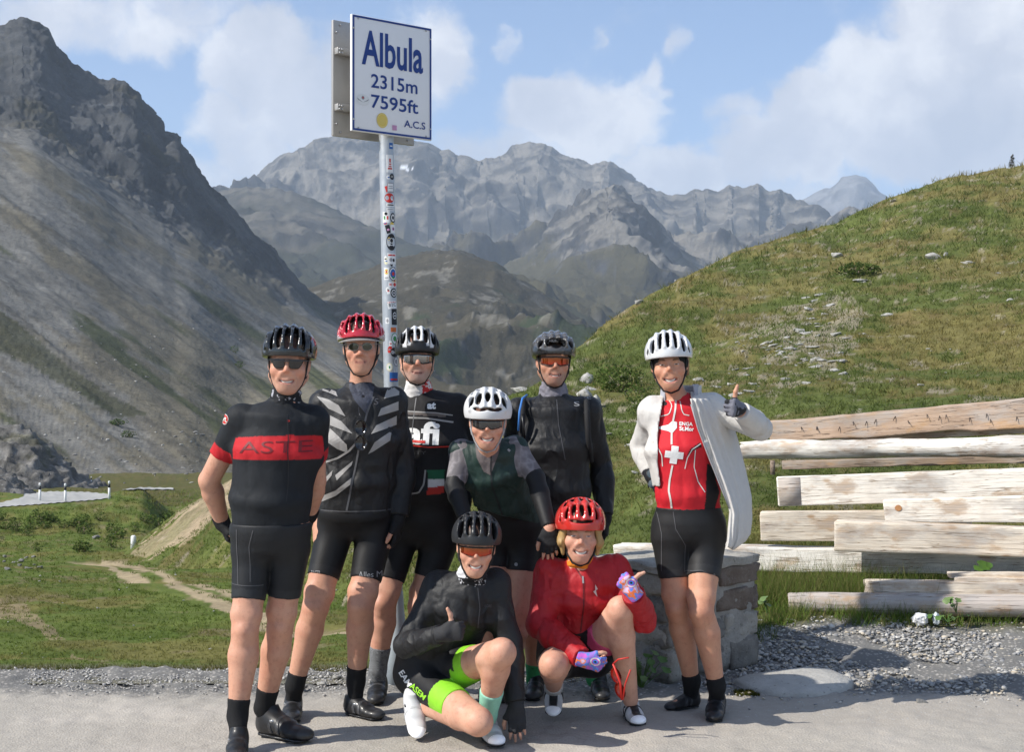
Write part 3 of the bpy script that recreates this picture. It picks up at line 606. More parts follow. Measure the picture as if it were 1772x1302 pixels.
stk = [(60, .7, .012, .016, blu, [('r', wht, (-.008, -.004, .008, .002))]), (150, .45, .020, .046, wht, [('r', red, (-.012, -.03, .012, -.022)), ('r', red, (-.008, -.018, .008, -.012)), ('r', red, (-.006, -.006, .006, 0)), ('r', red, (-.004, .006, .004, .026))]),
       (215, .75, .015, .016, blk, [('t', wht, ('CC', .016, .010))], True), (270, .5, .019, .026, gry, [('r', wht, (-.015, -.02, .015, .02)), ('r', gry, (-.012, .004, .012, .008)), ('r', gry, (-.012, -.006, .012, -.002))]),
       (323, .3, .027, .025, red, [], True), (358, .45, .024, .009, wht, [('r', blk, (-.018, -.003, .018, .003))]), (380, .45, .024, .007, wht, [('r', gry, (-.018, -.003, .018, .002))]),
       (420, -.25, .018, .028, wht, [('r', grn, (-.012, -.012, -.004, .006)), ('r', red, (.004, -.012, .012, .006)), ('d', blk, (.008, .008, 0, .018))]), (422, .75, .017, .026, blk, [('d', wht, (.012, .019)), ('d', blk, (.007, .010))], True),
       (480, .0, .012, .022, blk, [('r', pnk, (-.006, -.008, .006, .002))], False, .25), (478, .75, .016, .022, wht, [('d', pnk, (.008, .010)), ('d', blk, (.004, .005))]),
       (545, .45, .028, .044, blk, [('d', wht, (.011, .014, 0, .008)), ('d', blk, (.0085, .011, 0, .008)), ('r', wht, (-.017, -.018, .017, -.014))], True),
       (628, .5, .026, .028, wht, [('r', red, (-.022, .014, .022, .022)), ('d', gry, (.008, .010, -.008, -.006)), ('d', blk, (.007, .009, .008, -.008))]),
       (704, -.35, .014, .032, wht, [('d', yel, (.010, .014, 0, .010)), ('d', red, (.004, .006, 0, .010)), ('r', gry, (-.010, -.024, .010, -.018))]),
       (704, .6, .024, .036, blk, [('d', wht, (.021, .032)), ('d', blu, (.016, .025)), ('d', red, (.008, .010)), ('d', grn, (.008, .006, 0, -.02))], True),
       (758, .5, .024, .013, wht, [('t', red, ('ME', .016, .014, -.01)), ('d', red, (.010, .010, .012, 0))]), (800, .65, .020, .025, blk, [('d', wht, (.014, .018)), ('d', blk, (.010, .013)), ('d', wht, (.004, .005))], True),
       (860, .4, .026, .020, wht, [('r', red, (-.025, .012, .025, .016)), ('t', blk, ('BTC', .040, .018))], False, .12), (920, .7, .018, .042, blk, [('d', wht, (.012, .018, 0, .006)), ('d', blk, (.009, .014, 0, .006)), ('r', wht, (-.008, .003, .008, .008))]),
       (940, -.35, .010, .016, wht, [('d', gry, (.006, .010))]), (985, .5, .016, .012, pm('print_orange', (.6, .14, .03)), []), (1030, .65, .020, .030, grn, [('d', wht, (.017, .026)), ('d', grn, (.010, .014))], True), (1098, .6, .024, .026, blk, [('t', wht, ('200', .026, .012))], True),
       (1145, .8, .018, .026, gry, [('d', wht, (.013, .02)), ('d', gry, (.008, .013))], True), (1172, -.2, .016, .021, crm, [('d', wht, (.011, .015)), ('r', grn, (-.003, -.008, .004, .006))], True), (1222, .45, .025, .024, blu, [('r', red, (-.02, -.018, .02, -.008))])]
for s in stk:
    zy, th, hw, hh, mm, pr = s[:6]; sticker(th + .1, zs(zy), hw, hh, mm, pr, *(s[6:]))

rs_ = random.Random(21)
for k in range(26):
    zy_ = rs_.uniform(70, 1260); m__ = rs_.choice((wht, blk, gry, wht, crm, blu, red, yel, wht)); sticker(rs_.uniform(-.45, 1.25), zs(zy_), rs_.uniform(.007, .017), rs_.uniform(.007, .020), m__, [('r', rs_.choice((blk, gry, red, blu)) if m__ is not blk else wht, (-.005, -.004, .005, .002))], rs_.random() < .35, rs_.uniform(-.3, .3), base=.0003)
# ---------------------------------------------------------------- stone pillar beside the lay-by
def rough_block(c, ax, hx, sy, hy, uz, hz, seed, amp=.012, n=5):
    """stone with uneven faces and rounded arrises"""
    bm = bmesh.new(); bmesh.ops.create_cube(bm, size=2); bmesh.ops.subdivide_edges(bm, edges=bm.edges[:], cuts=n, use_grid_fill=True)
    V = np.array([v.co[:] for v in bm.verts]); bm.verts.index_update(); Fc = [[v.index for v in f.verts] for f in bm.faces]; bm.free()
    L = np.array((hx, hy, hz)); q = V * L; r = min(L) * .16; inner = np.clip(q, -(L - r), L - r); dd = q - inner; ln = np.linalg.norm(dd, axis=1, keepdims=True); q = inner + dd / np.maximum(ln, 1e-6) * np.minimum(ln, r)
    q = q + amp * np.stack([fbm(q + seed * 7.1 + k * 31, 14, 4, .55, seed + k) for k in range(3)], -1)
    return np.asarray(c)[None] + q[:, :1] * np.asarray(ax) + q[:, 1:2] * np.asarray(sy) + q[:, 2:] * np.asarray(uz), Fc
def stone_mat(name, a, b, spot):
    m, t = newmat(name); p = t.pos(); n1 = t.noise(p, 9, 6, .65); n2 = t.noise(p, 55, 5, .65); v = t.voro(p, 30)
    c = t.mix(t.ss(n1, .35, .65), a, b); c = t.mix(t.math('MULTIPLY', t.ss(n2, .52, .72), .6), c, spot); c = t.mix(t.math('MULTIPLY', t.ss(v, .25, .05), .5), c, (.08, .075, .065))
    t.surf(c, .93, t.math('ADD', n2, t.math('MULTIPLY', n1, 1.5)), .7, .012, spec=.12); return m
SM = [stone_mat('pillar_stone_grey', (.16, .15, .135), (.24, .225, .20), (.32, .30, .27)), stone_mat('pillar_stone_brown', (.155, .12, .095), (.21, .17, .14), (.28, .25, .21)), stone_mat('pillar_stone_pale', (.32, .30, .26), (.42, .39, .34), (.5, .48, .43))]
mort = stone_mat('mortar', (.28, .265, .235), (.37, .35, .315), (.24, .225, .2))
pil = empty('stone_pillar', (.95, 7.85, 0), 'low squared pillar of mortared grey stones beside the dirt lay-by', 'pillar')
A0 = np.array((.80, 7.37, 0)); ab = norm((.58, .52, 0)); ac = np.array((-ab[1], ab[0], 0)); W_, D_, H_ = .76, .56, .585
cen = A0 + ab * W_ / 2 + ac * D_ / 2
V, Fc = rough_block(cen + sz_ * (H_ / 2 - .02), ab, W_ / 2 - .005, ac, D_ / 2 - .005, sz_, H_ / 2, 3, .008, 9); obj('mortar_core', V, Fc, mort, pil)
rr = random.Random(5); zc = 0.0; k = 0
for ci, hgt in enumerate((.17, .14, .145, .12)):
    for face in range(4):
        o0 = (A0, A0 + ab * W_, A0 + ab * W_ + ac * D_, A0 + ac * D_)[face]; dx = (ab, ac, -ab, -ac)[face]; nin = (ac, -ab, -ac, ab)[face]; Lf = (W_, D_, W_, D_)[face]
        x = .004 + (.03 if ci % 2 else 0) * 0
        cuts = [0]; 
        while cuts[-1] < Lf - .12: cuts.append(cuts[-1] + rr.uniform(.15, .30))
        if len(cuts) > 2: cuts[-1] = Lf
        else: cuts = [0, Lf * .5, Lf]
        for q in range(len(cuts) - 1):
            wd = cuts[q + 1] - cuts[q] - .016; 
            if wd < .05: continue
            pr = rr.uniform(-.004, .012); dep = .06
            c = o0 + dx * ((cuts[q] + cuts[q + 1]) / 2) + nin * (dep - pr) + sz_ * (zc + hgt / 2) + (ab * -.018 * (zc - .25) if face in (0, 3) else 0)
            V, Fc = rough_block(c, dx, wd / 2, nin, dep, sz_, hgt / 2 - .008 + rr.uniform(-.004, .004), 10 + k, .014, 5)
            obj('stone', V, Fc, SM[rr.choice((0, 0, 1, 1, 2))] if face != 3 else SM[rr.choice((0, 2, 2))], pil); k += 1
    zc += hgt
V, Fc = rough_block(cen + sz_ * (H_ + .005) - ab * .01, ab, W_ / 2 + .01, ac, D_ / 2 + .01, sz_, .022, 77, .012, 9); obj('cap_slab', V, Fc, SM[2], pil)

# pale concrete slab lying in the gravel
sx_, sy_ = 1.41, 7.33
nn = 40; V = [(sx_, sy_, .055)]; ringv = []
outl = [(1268, 1186), (1290, 1176), (1330, 1169), (1400, 1164), (1440, 1166), (1478, 1186), (1462, 1200), (1420, 1208), (1360, 1208), (1310, 1202)]
op = np.array([((a - 886) / F * (EYE * F / (b - 651)), EYE * F / (b - 651)) for a, b in outl]); cxy = op.mean(0)
k = len(op); V = []
for s_, z_ in ((1.0, -.03), (.985, .018), (.93, .030), (.6, .046), (.25, .052)):
    for q in op: V.append((*(cxy + (q - cxy) * s_), z_ + .004 * math.sin(q[0] * 40)))
V.append((*cxy, .054)); Fc = [(r * k + i, r * k + (i + 1) % k, (r + 1) * k + (i + 1) % k, (r + 1) * k + i) for r in range(4) for i in range(k)] + [(4 * k + i, 4 * k + (i + 1) % k, 5 * k) for i in range(k)]
o = obj('stone_slab', V, Fc, stone_mat('slab_concrete', (.40, .385, .355), (.47, .455, .42), (.52, .50, .47)), origin=(*cxy, 0)); tag(o, 'flat pale slab lying in the gravel to the right of the stone pillar', 'slab')

# ---------------------------------------------------------------- stacked timber
def wood(name, a, b, dark, kn=.5, grey=0):
    m, t = newmat(name); o_ = t.obj(); g = t.scalev(o_, (1.1, 16, 16)); n1 = t.noise(g, 3.0, 6, .62, .6); n2 = t.noise(t.scalev(o_, (2.5, 60, 60)), 4, 4, .6); big = t.noise(o_, 2.3, 4, .6)
    c = t.mix(t.ss(n1, .3, .7), a, b); c = t.mix(t.math('MULTIPLY', t.ss(n2, .55, .75), .35), c, dark)
    c = t.mix(t.math('MULTIPLY', t.ss(big, .54, .76), .55), c, tuple(x * .62 + y * .2 for x, y in zip(a, dark)))
    kv = t.voro(t.scalev(o_, (1.0, 2.2, 2.2)), 3.2); c = t.mix(t.math('MULTIPLY', t.ss(kv, .13, .04), kn), c, dark)
    st_ = t.noise(t.scalev(o_, (1, 2.2, 2.2)), 3.4, 5, .65); c = t.mix(t.math('MULTIPLY', t.ss(st_, .52, .66), .62), c, (.42, .25, .12)); gr_ = t.noise(t.scalev(o_, (.8, 3, 3)), 2.0, 5, .65); c = t.mix(t.math('MULTIPLY', t.ss(gr_, .50, .66), .62), c, (.36, .34, .32))
    cr = t.noise(t.scalev(o_, (.5, 20, 20)), 2.2, 3, .5); ck = t.ss(t.math('ABSOLUTE', t.math('SUBTRACT', cr, .5)), .012, .003)
    c = t.mix(t.math('MULTIPLY', ck, .7), c, tuple(x * .5 for x in dark))
    t.surf(c, .8, t.math('SUBTRACT', t.math('ADD', n1, t.math('MULTIPLY', n2, .6)), t.math('MULTIPLY', ck, 2)), .55, .006, spec=.2); return m
WD = dict(white=wood('bleached_timber', (.70, .65, .57), (.80, .76, .69), (.36, .21, .10)), brown=wood('brown_timber', (.36, .25, .175), (.47, .345, .255), (.13, .085, .06), .8),
          grey=wood('weathered_log', (.42, .37, .33), (.52, .46, .41), (.20, .15, .12), .2), cream=wood('cream_timber', (.62, .53, .42), (.73, .65, .54), (.34, .19, .08), .7), board=wood('pale_board', (.74, .68, .59), (.82, .77, .69), (.42, .24, .10), .6), shade=wood('shaded_brown_timber', (.24, .175, .13), (.31, .24, .185), (.12, .085, .06), .4))  # shade: brown timber with the shade under the log put into its colour
def beam(name, L, Rr, dep, mk, label, rnd=False, ext=1.35, seed=0, amp=.006, rough_end=.02):
    (ax_, at, ab_, aY), (bx_, bt, bb, bY) = L, Rr
    k = ext; p0t, p0b = U(ax_, at, aY), U(ax_, ab_, aY); p1t, p1b = U(bx_, bt, bY), U(bx_, bb, bY)
    c0, c1 = (p0t + p0b) / 2, (p1t + p1b) / 2; h0, h1 = (p0t - p0b)[2], (p1t - p1b)[2]
    c1, h1 = c0 + (c1 - c0) * k, h0 + (h1 - h0) * k
    Ln = np.linalg.norm(c1 - c0); a_, s_, u_ = frame(c1 - c0); n = max(10, int(Ln / .06)); kk = 20 if rnd else 16; V = []
    for i in range(n + 1):
        f = i / n; h = (h0 + (h1 - h0) * f) / 2; x = f * Ln
        for j in range(kk):
            th = 2 * math.pi * (j + .5) / kk; cth, sth = math.cos(th), math.sin(th)
            if rnd: y, z = h * cth, h * sth
            else:
                e = .16; y = math.copysign(abs(cth) ** e, cth); z = math.copysign(abs(sth) ** e, sth); mx = max(abs(y), abs(z)); y, z = y / mx * dep / 2, z / mx * h
                rd = .08; y *= 1 - rd * .5 * (abs(z) > h * .96); 
            V.append((x, y, z))
    V = np.array(V); nz = fbm(V * (1, 6, 6) + seed * 13.7, 2.2, 4, .55, seed)
    V[:, 1] += amp * nz; V[:, 2] += amp * fbm(V * (1, 5, 5) + seed * 5.1 + 9, 2.4, 4, .55, seed + 3)
    if rough_end: V[:kk, 0] += rough_end * fbm(V[:kk] * 30 + seed, 1, 3, .6, seed)
    # step the end ring inward for a worn arris
    e0 = V[:kk].copy(); e0[:, 1:] *= .93; e0[:, 0] -= .008; V = np.concatenate([e0, V])
    Fc = [(i * kk + j, (i + 1) * kk + j, (i + 1) * kk + (j + 1) % kk, i * kk + (j + 1) % kk) for i in range(n + 1) for j in range(kk)] + [tuple(range(kk)), tuple((n + 1) * kk + j for j in range(kk - 1, -1, -1))]
    c0 = c0 + (0, dep / 2 if not rnd else h0 / 2, 0)
    o = obj(name, V, Fc, WD[mk]); o.matrix_world = Matrix([[a_[i], -s_[i], u_[i], c0[i]] for i in range(3)] + [[0, 0, 0, 1]]); tag(o, label, 'timber', 'timbers stacked behind the gravel')
    return o
B1 = beam('timber_beam', (1342, 731, 766, 10.8), (1772, 692, 741, 9.6), .17, 'brown', 'hewn brown beam studded with nails on top of the timber stack', seed=1, amp=.010)
beam('plank', (1445, 761, 768, 10.75), (1772, 739, 751, 9.7), .14, 'cream', 'thin plank wedged under the brown nail studded beam', seed=2, amp=.002, rough_end=0)
beam('log', (1287, 766, 796, 10.5), (1772, 756, 794, 9.5), .15, 'white', 'bleached round log with a splintered end below the brown beam', True, seed=3, amp=.012, rough_end=.12)
beam('plank', (1367, 797, 813, 10.65), (1772, 790, 803, 9.75), .16, 'shade', 'rough brown plank hidden under the bleached round log', seed=4)
beam('timber_board', (1351, 826, 877, 9.7), (1772, 811, 866, 9.05), .06, 'board', 'wide white board with a grey weathered end', seed=5, amp=.002, rough_end=.004)
beam('timber_board', (1536, 866, 905, 9.28), (1772, 858, 905, 8.9), .06, 'board', 'white board with a round brown knot at its cut end', seed=6, amp=.002, rough_end=.01)
beam('timber_board', (1320, 886, 937, 9.6), (1560, 884, 938, 9.35), .06, 'cream', 'cream board below the wide white board reaching furthest towards the woman in white', seed=7, amp=.002, rough_end=.004, ext=1.5)
beam('timber_beam', (1456, 903, 955, 9.12), (1772, 914, 966, 8.72), .15, 'cream', 'squared cream beam with a long crack in front of the boards', seed=8, amp=.004)
beam('timber_beam', (1072, 944, 985, 10.0), (1772, 955, 997, 8.95), .15, 'white', 'long pale beam passing behind the stone pillar', seed=9, amp=.006)
beam('timber_beam', (1504, 1007, 1032, 8.72), (1772, 1011, 1031, 8.45), .13, 'cream', 'short squared beam lying on the grey ground log', seed=10, amp=.003)
beam('log', (1370, 1029, 1066, 8.68), (1772, 1031, 1073, 8.4), .16, 'grey', 'grey weathered round log on the grass by the gravel', True, seed=11, amp=.004, rough_end=.004)
beam('plank', (1648, 993, 1003, 8.72), (1772, 994, 1003, 8.55), .12, 'cream', 'split plank end above the short squared beam', seed=12, amp=.004)
beam('plank', (1662, 1002, 1012, 8.6), (1772, 1003, 1013, 8.5), .10, 'cream', 'lower split plank laid on the short squared beam', seed=13, amp=.003)
# grey end of the wide board and nails of the top beam, a stub of post
gB = bpy.data.objects['timber_board']; V, Fc = box8((.075, -.0315 - .0004, 0), (1, 0, 0), .075, (0, 1, 0), .0012, (0, 0, 1), .095)
ge = obj('weathered_end', V, Fc, WD['grey']); ge.parent = gB
gK = bpy.data.objects['timber_board.001']; V, Fc = disc(.022, .020, 20); kn = obj('knot', [(x + .085, -.034, y + .02) for x, y, _ in V], [tuple(f[::-1]) for f in Fc], pm('knot_wood', (.42, .2, .08), .3, 60)); kn.parent = gK
nm = None; mi_ = pm('rusty_nail', (.05, .035, .03), .3, 80, .7)
for i in range(22):
    x = .25 + 2.4 * i / 22 + rr.uniform(-.06, .06); z = rr.uniform(-.035, .05)
    if nm is None:
        V, Fc = tube([(0, 0, 0), (.006, -.02, -.012), (.010, -.03, -.032)], [.003, .003, .0022], 6); n0 = obj('nail', V, Fc, mi_); nm = n0.data; n_ = n0
    else: n_ = bpy.data.objects.new('nail', nm); C.objects.link(n_)
    n_.parent = B1; n_.location = (x, -.078, z); n_.rotation_euler = (0, rr.uniform(-.6, .6), 0)
V, Fc = tube([U(1337, 822, 10.3), U(1337, 797, 10.3)], .018, 8); o = obj('wooden_stake', V, Fc, WD['shade'], origin=U(1337, 822, 10.3)); tag(o, 'short brown stake under the splintered log end', 'stake')
# ---------------------------------------------------------------- road markers and tracks in the valley
pw = pm('marker_white', (.75, .75, .74), .06, 20, .5, .03); pk = pm('marker_black', (.02, .02, .022), .2, 20, .5, .03)
MARK = [(69, 868, 18), (113, 869, 19), (189, 864, 18), (100, 851, 9), (158, 856, 12)]
proto = None
for i, (px, py, hp) in enumerate(MARK):
    h = hit(px, py, (MEADOW,)); base = np.array(h[0]) if h[0] is not None else U(px, py, 125); Hm = 1.05
    if hp < 15: Y = 2460 * 1.0 / hp * .95; base = U(px, py, min(Y, 175)); dz = drop(base[0], base[1]); base[2] = dz[0].z if dz else base[2]
    if proto is None:
        root = empty('road_marker', base)
        V, Fc = tube([(0, 0, -.1), (0, 0, .68)], [.075, .07], 10); a_ = obj('post', np.array(V) + base, Fc, pw, root)
        V, Fc = tube([(0, 0, .68), (0, 0, .9)], [.073, .07], 10); b_ = obj('black_band', np.array(V) + base, Fc, pk, root)
        V, Fc = tube([(0, 0, .9), (0, 0, 1.05), (0, 0, 1.08)], [.07, .065, .03], 10); c_ = obj('cap', np.array(V) + base, Fc, pw, root); proto = (root, [a_, b_, c_])
    else:
        root = proto[0].copy(); C.objects.link(root); root.location = base
        for q in proto[1]: z_ = q.copy(); C.objects.link(z_); z_.parent = root
    root['label'] = ('black banded white road marker leftmost on the near side of the far bend', 'black banded white road marker second from left on the near side of the far bend', 'black banded white road marker standing at the right end of the far bend',
                     'smallest white road marker furthest back on the far bend', 'white road marker on the inner side of the far bend between two taller ones')[i]
    root['category'] = 'road marker'; root['group'] = 'road markers along the far bend'
def drape(name, poly_pairs, m, label, lift=.03, nseg=60, which=None, nw=14):
    """strip of path between two photo lines, draped on the land"""
    (l0, l1) = poly_pairs; V = []; l0 = np.array(l0, float); l1 = np.array(l1, float)
    def res(l):
        dd = np.r_[0, np.cumsum(np.linalg.norm(np.diff(l, axis=0), axis=1))]; q = np.linspace(0, dd[-1], nseg); return np.stack([np.interp(q, dd, l[:, 0]), np.interp(q, dd, l[:, 1])], -1)
    a, b = res(l0), res(l1); wob = .6 * np.sin(np.arange(nseg) * 1.7)
    a[:, 1] += wob; b[:, 1] += np.roll(wob, 3)
    for i in range(nseg):
        for j in range(nw + 1):
            p = a[i] + (b[i] - a[i]) * j / nw; h = hit(p[0], p[1], which)
            q = np.array(h[0]) if h and h[0] is not None else U(p[0], p[1], 100); V.append(q + (0, 0, lift))
    o = obj(name, V, grid_faces(nseg, nw + 1), m); tag(o, label, None, None, 'structure'); return o
trk = pm('track_earth', (.40, .32, .21), .25, 3, .95, .6, .05); rdm = pm('far_asphalt', (.36, .355, .335), .12, .8, .9, .2)
drape('road', ([(-200, 884), (0, 872), (40, 862), (42, 854), (90, 852), (150, 853), (190, 857)], [(-200, 892), (0, 879), (60, 875), (110, 871), (150, 868), (180, 865), (192, 861)]), rdm, 'far bend of the pass road with white markers', .05, 110, (MEADOW,))
drape('road', ([(212, 849), (245, 845), (300, 846)], [(212, 851), (245, 849), (300, 849)]), rdm, 'short stretch of the pass road further down the valley', .10, 20, (MEADOW,))

# ---------------------------------------------------------------- rocks
def rock_mesh(seed, sub=3, flat_=.7):
    bm = bmesh.new(); bmesh.ops.create_icosphere(bm, subdivisions=sub, radius=1)
    V = np.array([v.co[:] for v in bm.verts]); bm.verts.index_update(); Fc = np.array([[v.index for v in f.verts] for f in bm.faces]); bm.free()
    g = np.random.default_rng(seed)
    for _ in range(16):                                     # cleave flat facets
        n = g.normal(size=3); n /= np.linalg.norm(n); dd = g.uniform(.42, .78); q = V @ n; V = V - np.maximum(q - dd, 0)[:, None] * n * .92
    V = V * (1 + .12 * fbm(V + seed * 9, 3.2, 4, .6, seed))[:, None]; V[:, 2] *= flat_; return V, Fc
def limestone(name, a, b, dk, s=6):
    m, t = newmat(name); p = t.pos(); n1 = t.noise(p, s, 7, .65); n2 = t.noise(t.scalev(p, (1, 1, 2.5)), s * 3, 5, .6)
    c = t.mix(t.ss(n1, .35, .65), a, b); c = t.mix(t.math('MULTIPLY', t.ss(n2, .5, .68), .65), c, dk)
    t.surf(c, .92, t.math('ADD', n1, n2), .8, .12 / s, spec=.12); return m
LIM = limestone('hill_limestone', (.32, .31, .285), (.43, .415, .385), (.17, .16, .12), 3); DRK = limestone('grey_boulder', (.17, .165, .155), (.26, .25, .235), (.09, .085, .07), 3)
RM = []
for k in range(7):
    V, Fc = rock_mesh(k + 3, 3, .75); o = obj('rock', V, Fc, LIM, smooth=False); RM.append(o.data); bpy.data.objects.remove(o)
RMD = []
for md in RM[:4]: q = md.copy(); q.materials.clear(); q.materials.append(DRK); RMD.append(q)
def rock(px, py, wp, hp, label, group=None, which=None, dark=False, g=random.Random(3), sink=.3, name='rock'):
    h = hit(px, py + hp * .35, which)
    if h is None or h[0] is None: return None
    Y = h[0].y; o = bpy.data.objects.new(name, g.choice(RMD if dark else RM)); C.objects.link(o)
    sx_, sz2 = wp / 2 * Y / F, hp / 2 * Y / F
    o.scale = (sx_ * 1.1, sx_ * g.uniform(.7, 1.1), sz2 * 1.35); o.rotation_euler = (g.uniform(-.15, .15), g.uniform(-.25, .25), g.uniform(0, 6.28) if wp < 16 else g.uniform(-.4, .4))
    o.location = (h[0].x, h[0].y, h[0].z + sz2 * sink); tag(o, label, 'rock', group); return o
rock(1448, 438, 30, 20, 'pale oblong boulder alone high on the hillside', 'rocks on the hillside'); rock(1612, 440, 36, 22, 'long low pale boulder on the hillside above the timber stack', 'rocks on the hillside')
rock(1637, 438, 11, 16, 'small upright pale rock beside the long low boulder on the hillside', 'rocks on the hillside')
rock(1016, 650, 30, 34, 'upper pale block of the outcrop behind the shoulder of the man in the black jacket', 'rocks on the hillside', sink=.3); rock(1008, 678, 34, 34, 'middle block of the outcrop behind the man in the black jacket', 'rocks on the hillside', sink=.3); rock(1028, 690, 24, 40, 'right side block of the outcrop behind the man in the black jacket', 'rocks on the hillside', sink=.3)
rock(1010, 712, 40, 34, 'lower block of the outcrop behind the man in the black jacket', 'rocks on the hillside', sink=.4)
rock(905, 672, 42, 16, 'pale ledge on the skyline left of the man in the black jacket', 'rocks on the hillside'); rock(1105, 522, 22, 14, 'pale rock on the skyline of the hillside', 'rocks on the hillside')
rock(1537, 543, 26, 10, 'grey flat rock lying by itself right of the stony patch', 'rocks on the hillside'); rock(1488, 484, 40, 9, 'thin pale ledge above the stony patch', 'rocks on the hillside')
g = random.Random(11); scat = 'pale rock among many scattered over the grassy hillside'
cl = [(1330, 600, 60, 30, 34), (1400, 620, 45, 30, 30), (1290, 660, 60, 30, 20), (1440, 520, 40, 22, 10), (1410, 575, 60, 30, 26), (1580, 490, 190, 90, 22), (1200, 600, 120, 60, 10), (1500, 400, 200, 70, 14), (1600, 620, 170, 60, 14), (1090, 760, 40, 90, 12), (1400, 690, 120, 25, 8)]
for cx_, cy_, rx_, ry_, n in cl:
    for i in range(n if rx_ <= 60 else n // 2):
        px, py = g.gauss(cx_, rx_ * .6), g.gauss(cy_, ry_ * .6); wpx = g.choice((5, 6, 8, 12, 18, 26)); rock(px, py, wpx, wpx * g.uniform(.28, .6), scat, 'rocks on the hillside', (HILL,), g=g, sink=.02)
for (px, py, wp, hp) in ((1640, 303, 14, 5), (1545, 347, 16, 6), (1740, 287, 10, 4), (1330, 415, 12, 5), (1228, 460, 10, 5), (1170, 485, 9, 5)): rock(px, py, wp, hp, scat, 'rocks on the hillside', (HILL,), g=g)
for i in range(14): rock(g.uniform(2, 85), g.uniform(962, 984), g.choice((8, 11, 15)), g.choice((6, 8, 9)), 'grey stone in the heap left of the cart track', 'stones by the cart track', (MEADOW,), True, g)
rock(165, 928, 18, 14, 'grey boulder among the leafy shrubs below the far road', 'stones by the cart track', (MEADOW,), True, g); rock(195, 925, 9, 7, 'small grey stone beside the boulder among the shrubs', 'stones by the cart track', (MEADOW,), True, g)
for i in range(30): rock(g.uniform(0, 590), g.uniform(990, 1140), g.choice((4, 5, 7)), g.choice((3, 4)), 'small pale stone in the green meadow turf', 'small stones in the meadow', (MEADOW, HILL), False, g)
for i in range(70): rock(g.uniform(0, 350), g.uniform(745, 842), g.choice((4, 6, 8, 11)), g.choice((3, 4, 6)), 'grey block fallen to the foot of the scree', 'fallen blocks below the scree', (SCREE, MEADOW), i % 3 > 0, g)
for i in range(60): rock(g.uniform(0, 420), g.uniform(560, 760), g.choice((3, 4, 5, 7)), g.choice((2, 3, 4)), 'small grey block on the scree slope', 'blocks on the scree', (SCREE,), i % 2 > 0, g)
h = hit(231, 946); b = np.array(h[0]); V, Fc = tube([b - (0, 0, .1), b + (0, 0, .32), b + (0, 0, .36)], [.10, .09, .05], 8); o = obj('boundary_stone', V, Fc, pw, origin=b); tag(o, 'small white boundary stone beside the bare earth mound', 'marker stone')

# ---------------------------------------------------------------- pebbles
ico = bmesh.new(); bmesh.ops.create_icosphere(ico, subdivisions=1, radius=1); IV = np.array([v.co[:] for v in ico.verts]); ico.verts.index_update(); IF = np.array([[v.index for v in f.verts] for f in ico.faces]); ico.free()
def pebbles(name, xy, size, cols, label, seed):
    g = np.random.default_rng(seed); n = len(xy); z = ground_z(xy[:, 0], xy[:, 1])
    s = size[:, None] * g.uniform(.6, 1.25, (n, 3)); s[:, 2] *= .5
    V = IV[None] * (1 + g.uniform(-.28, .28, (n, len(IV), 1))) * s[:, None]
    th = g.uniform(0, 6.28, n); tl = g.normal(0, .25, n); c, s_ = np.cos(th), np.sin(th)
    V = np.stack([V[..., 0] * 1, V[..., 1] * np.cos(tl)[:, None] - V[..., 2] * np.sin(tl)[:, None], V[..., 1] * np.sin(tl)[:, None] + V[..., 2] * np.cos(tl)[:, None]], -1)
    V = np.stack([V[..., 0] * c[:, None] - V[..., 1] * s_[:, None], V[..., 0] * s_[:, None] + V[..., 1] * c[:, None], V[..., 2]], -1)
    V += np.concatenate([xy, (z + s[:, 2] * .45)[:, None]], 1)[:, None]
    Fc = (IF[None] + (np.arange(n) * len(IV))[:, None, None]).reshape(-1, 3)
    cc = np.repeat(np.asarray(cols)[g.integers(0, len(cols), n)] * g.uniform(.75, 1.2, (n, 1)), len(IV), 0)
    m, t = newmat(name); a = t.attr('Col').outputs['Color']; nz = t.noise(t.pos(), 120, 4, .6); t.surf(t.mix(nz, t.vm('SCALE', a, scale=.8), t.vm('SCALE', a, scale=1.15)), .9, nz, .4, .003, spec=.2)
    o = obj(name, V.reshape(-1, 3), Fc, m, smooth=False, col=cc); tag(o, label, None, None, 'stuff'); return o
g = np.random.default_rng(4)
n = 8000; xy = np.stack([g.uniform(-4.2, .75, n), 7.05 + .72 * g.beta(2.6, 1.5, n)], -1)
pebbles('gravel', xy, .003 + .014 * g.beta(1, 5, n), [(.46, .44, .41), (.38, .365, .345), (.52, .5, .46), (.31, .30, .29)], 'grey gravel along the far edge of the road', 1)
n = 14000; xy = np.stack([.85 + 3.4 * g.beta(1.1, 1.0, n), 6.75 + 1.85 * g.beta(2.4, 1.5, n)], -1); keep = ~((np.abs(xy[:, 0] - cxy[0]) < .29) & (np.abs(xy[:, 1] - cxy[1]) < .2)); xy = xy[keep]; xy = xy[fbm(np.c_[xy, xy[:, 0] * 0], 2.6, 3, .6, 88) + .25 * np.random.default_rng(3).normal(size=len(xy)) > -.28]; n = len(xy)
pebbles('gravel', xy, .004 + .027 * g.beta(1, 4.5, n) * np.clip((xy[:, 1] - 6.5) / .9, .25, 1), [(.31, .305, .30), (.42, .405, .38), (.53, .505, .46), (.37, .355, .33), (.48, .42, .33), (.25, .25, .255)], 'slaty grey gravel in front of the timber', 2)
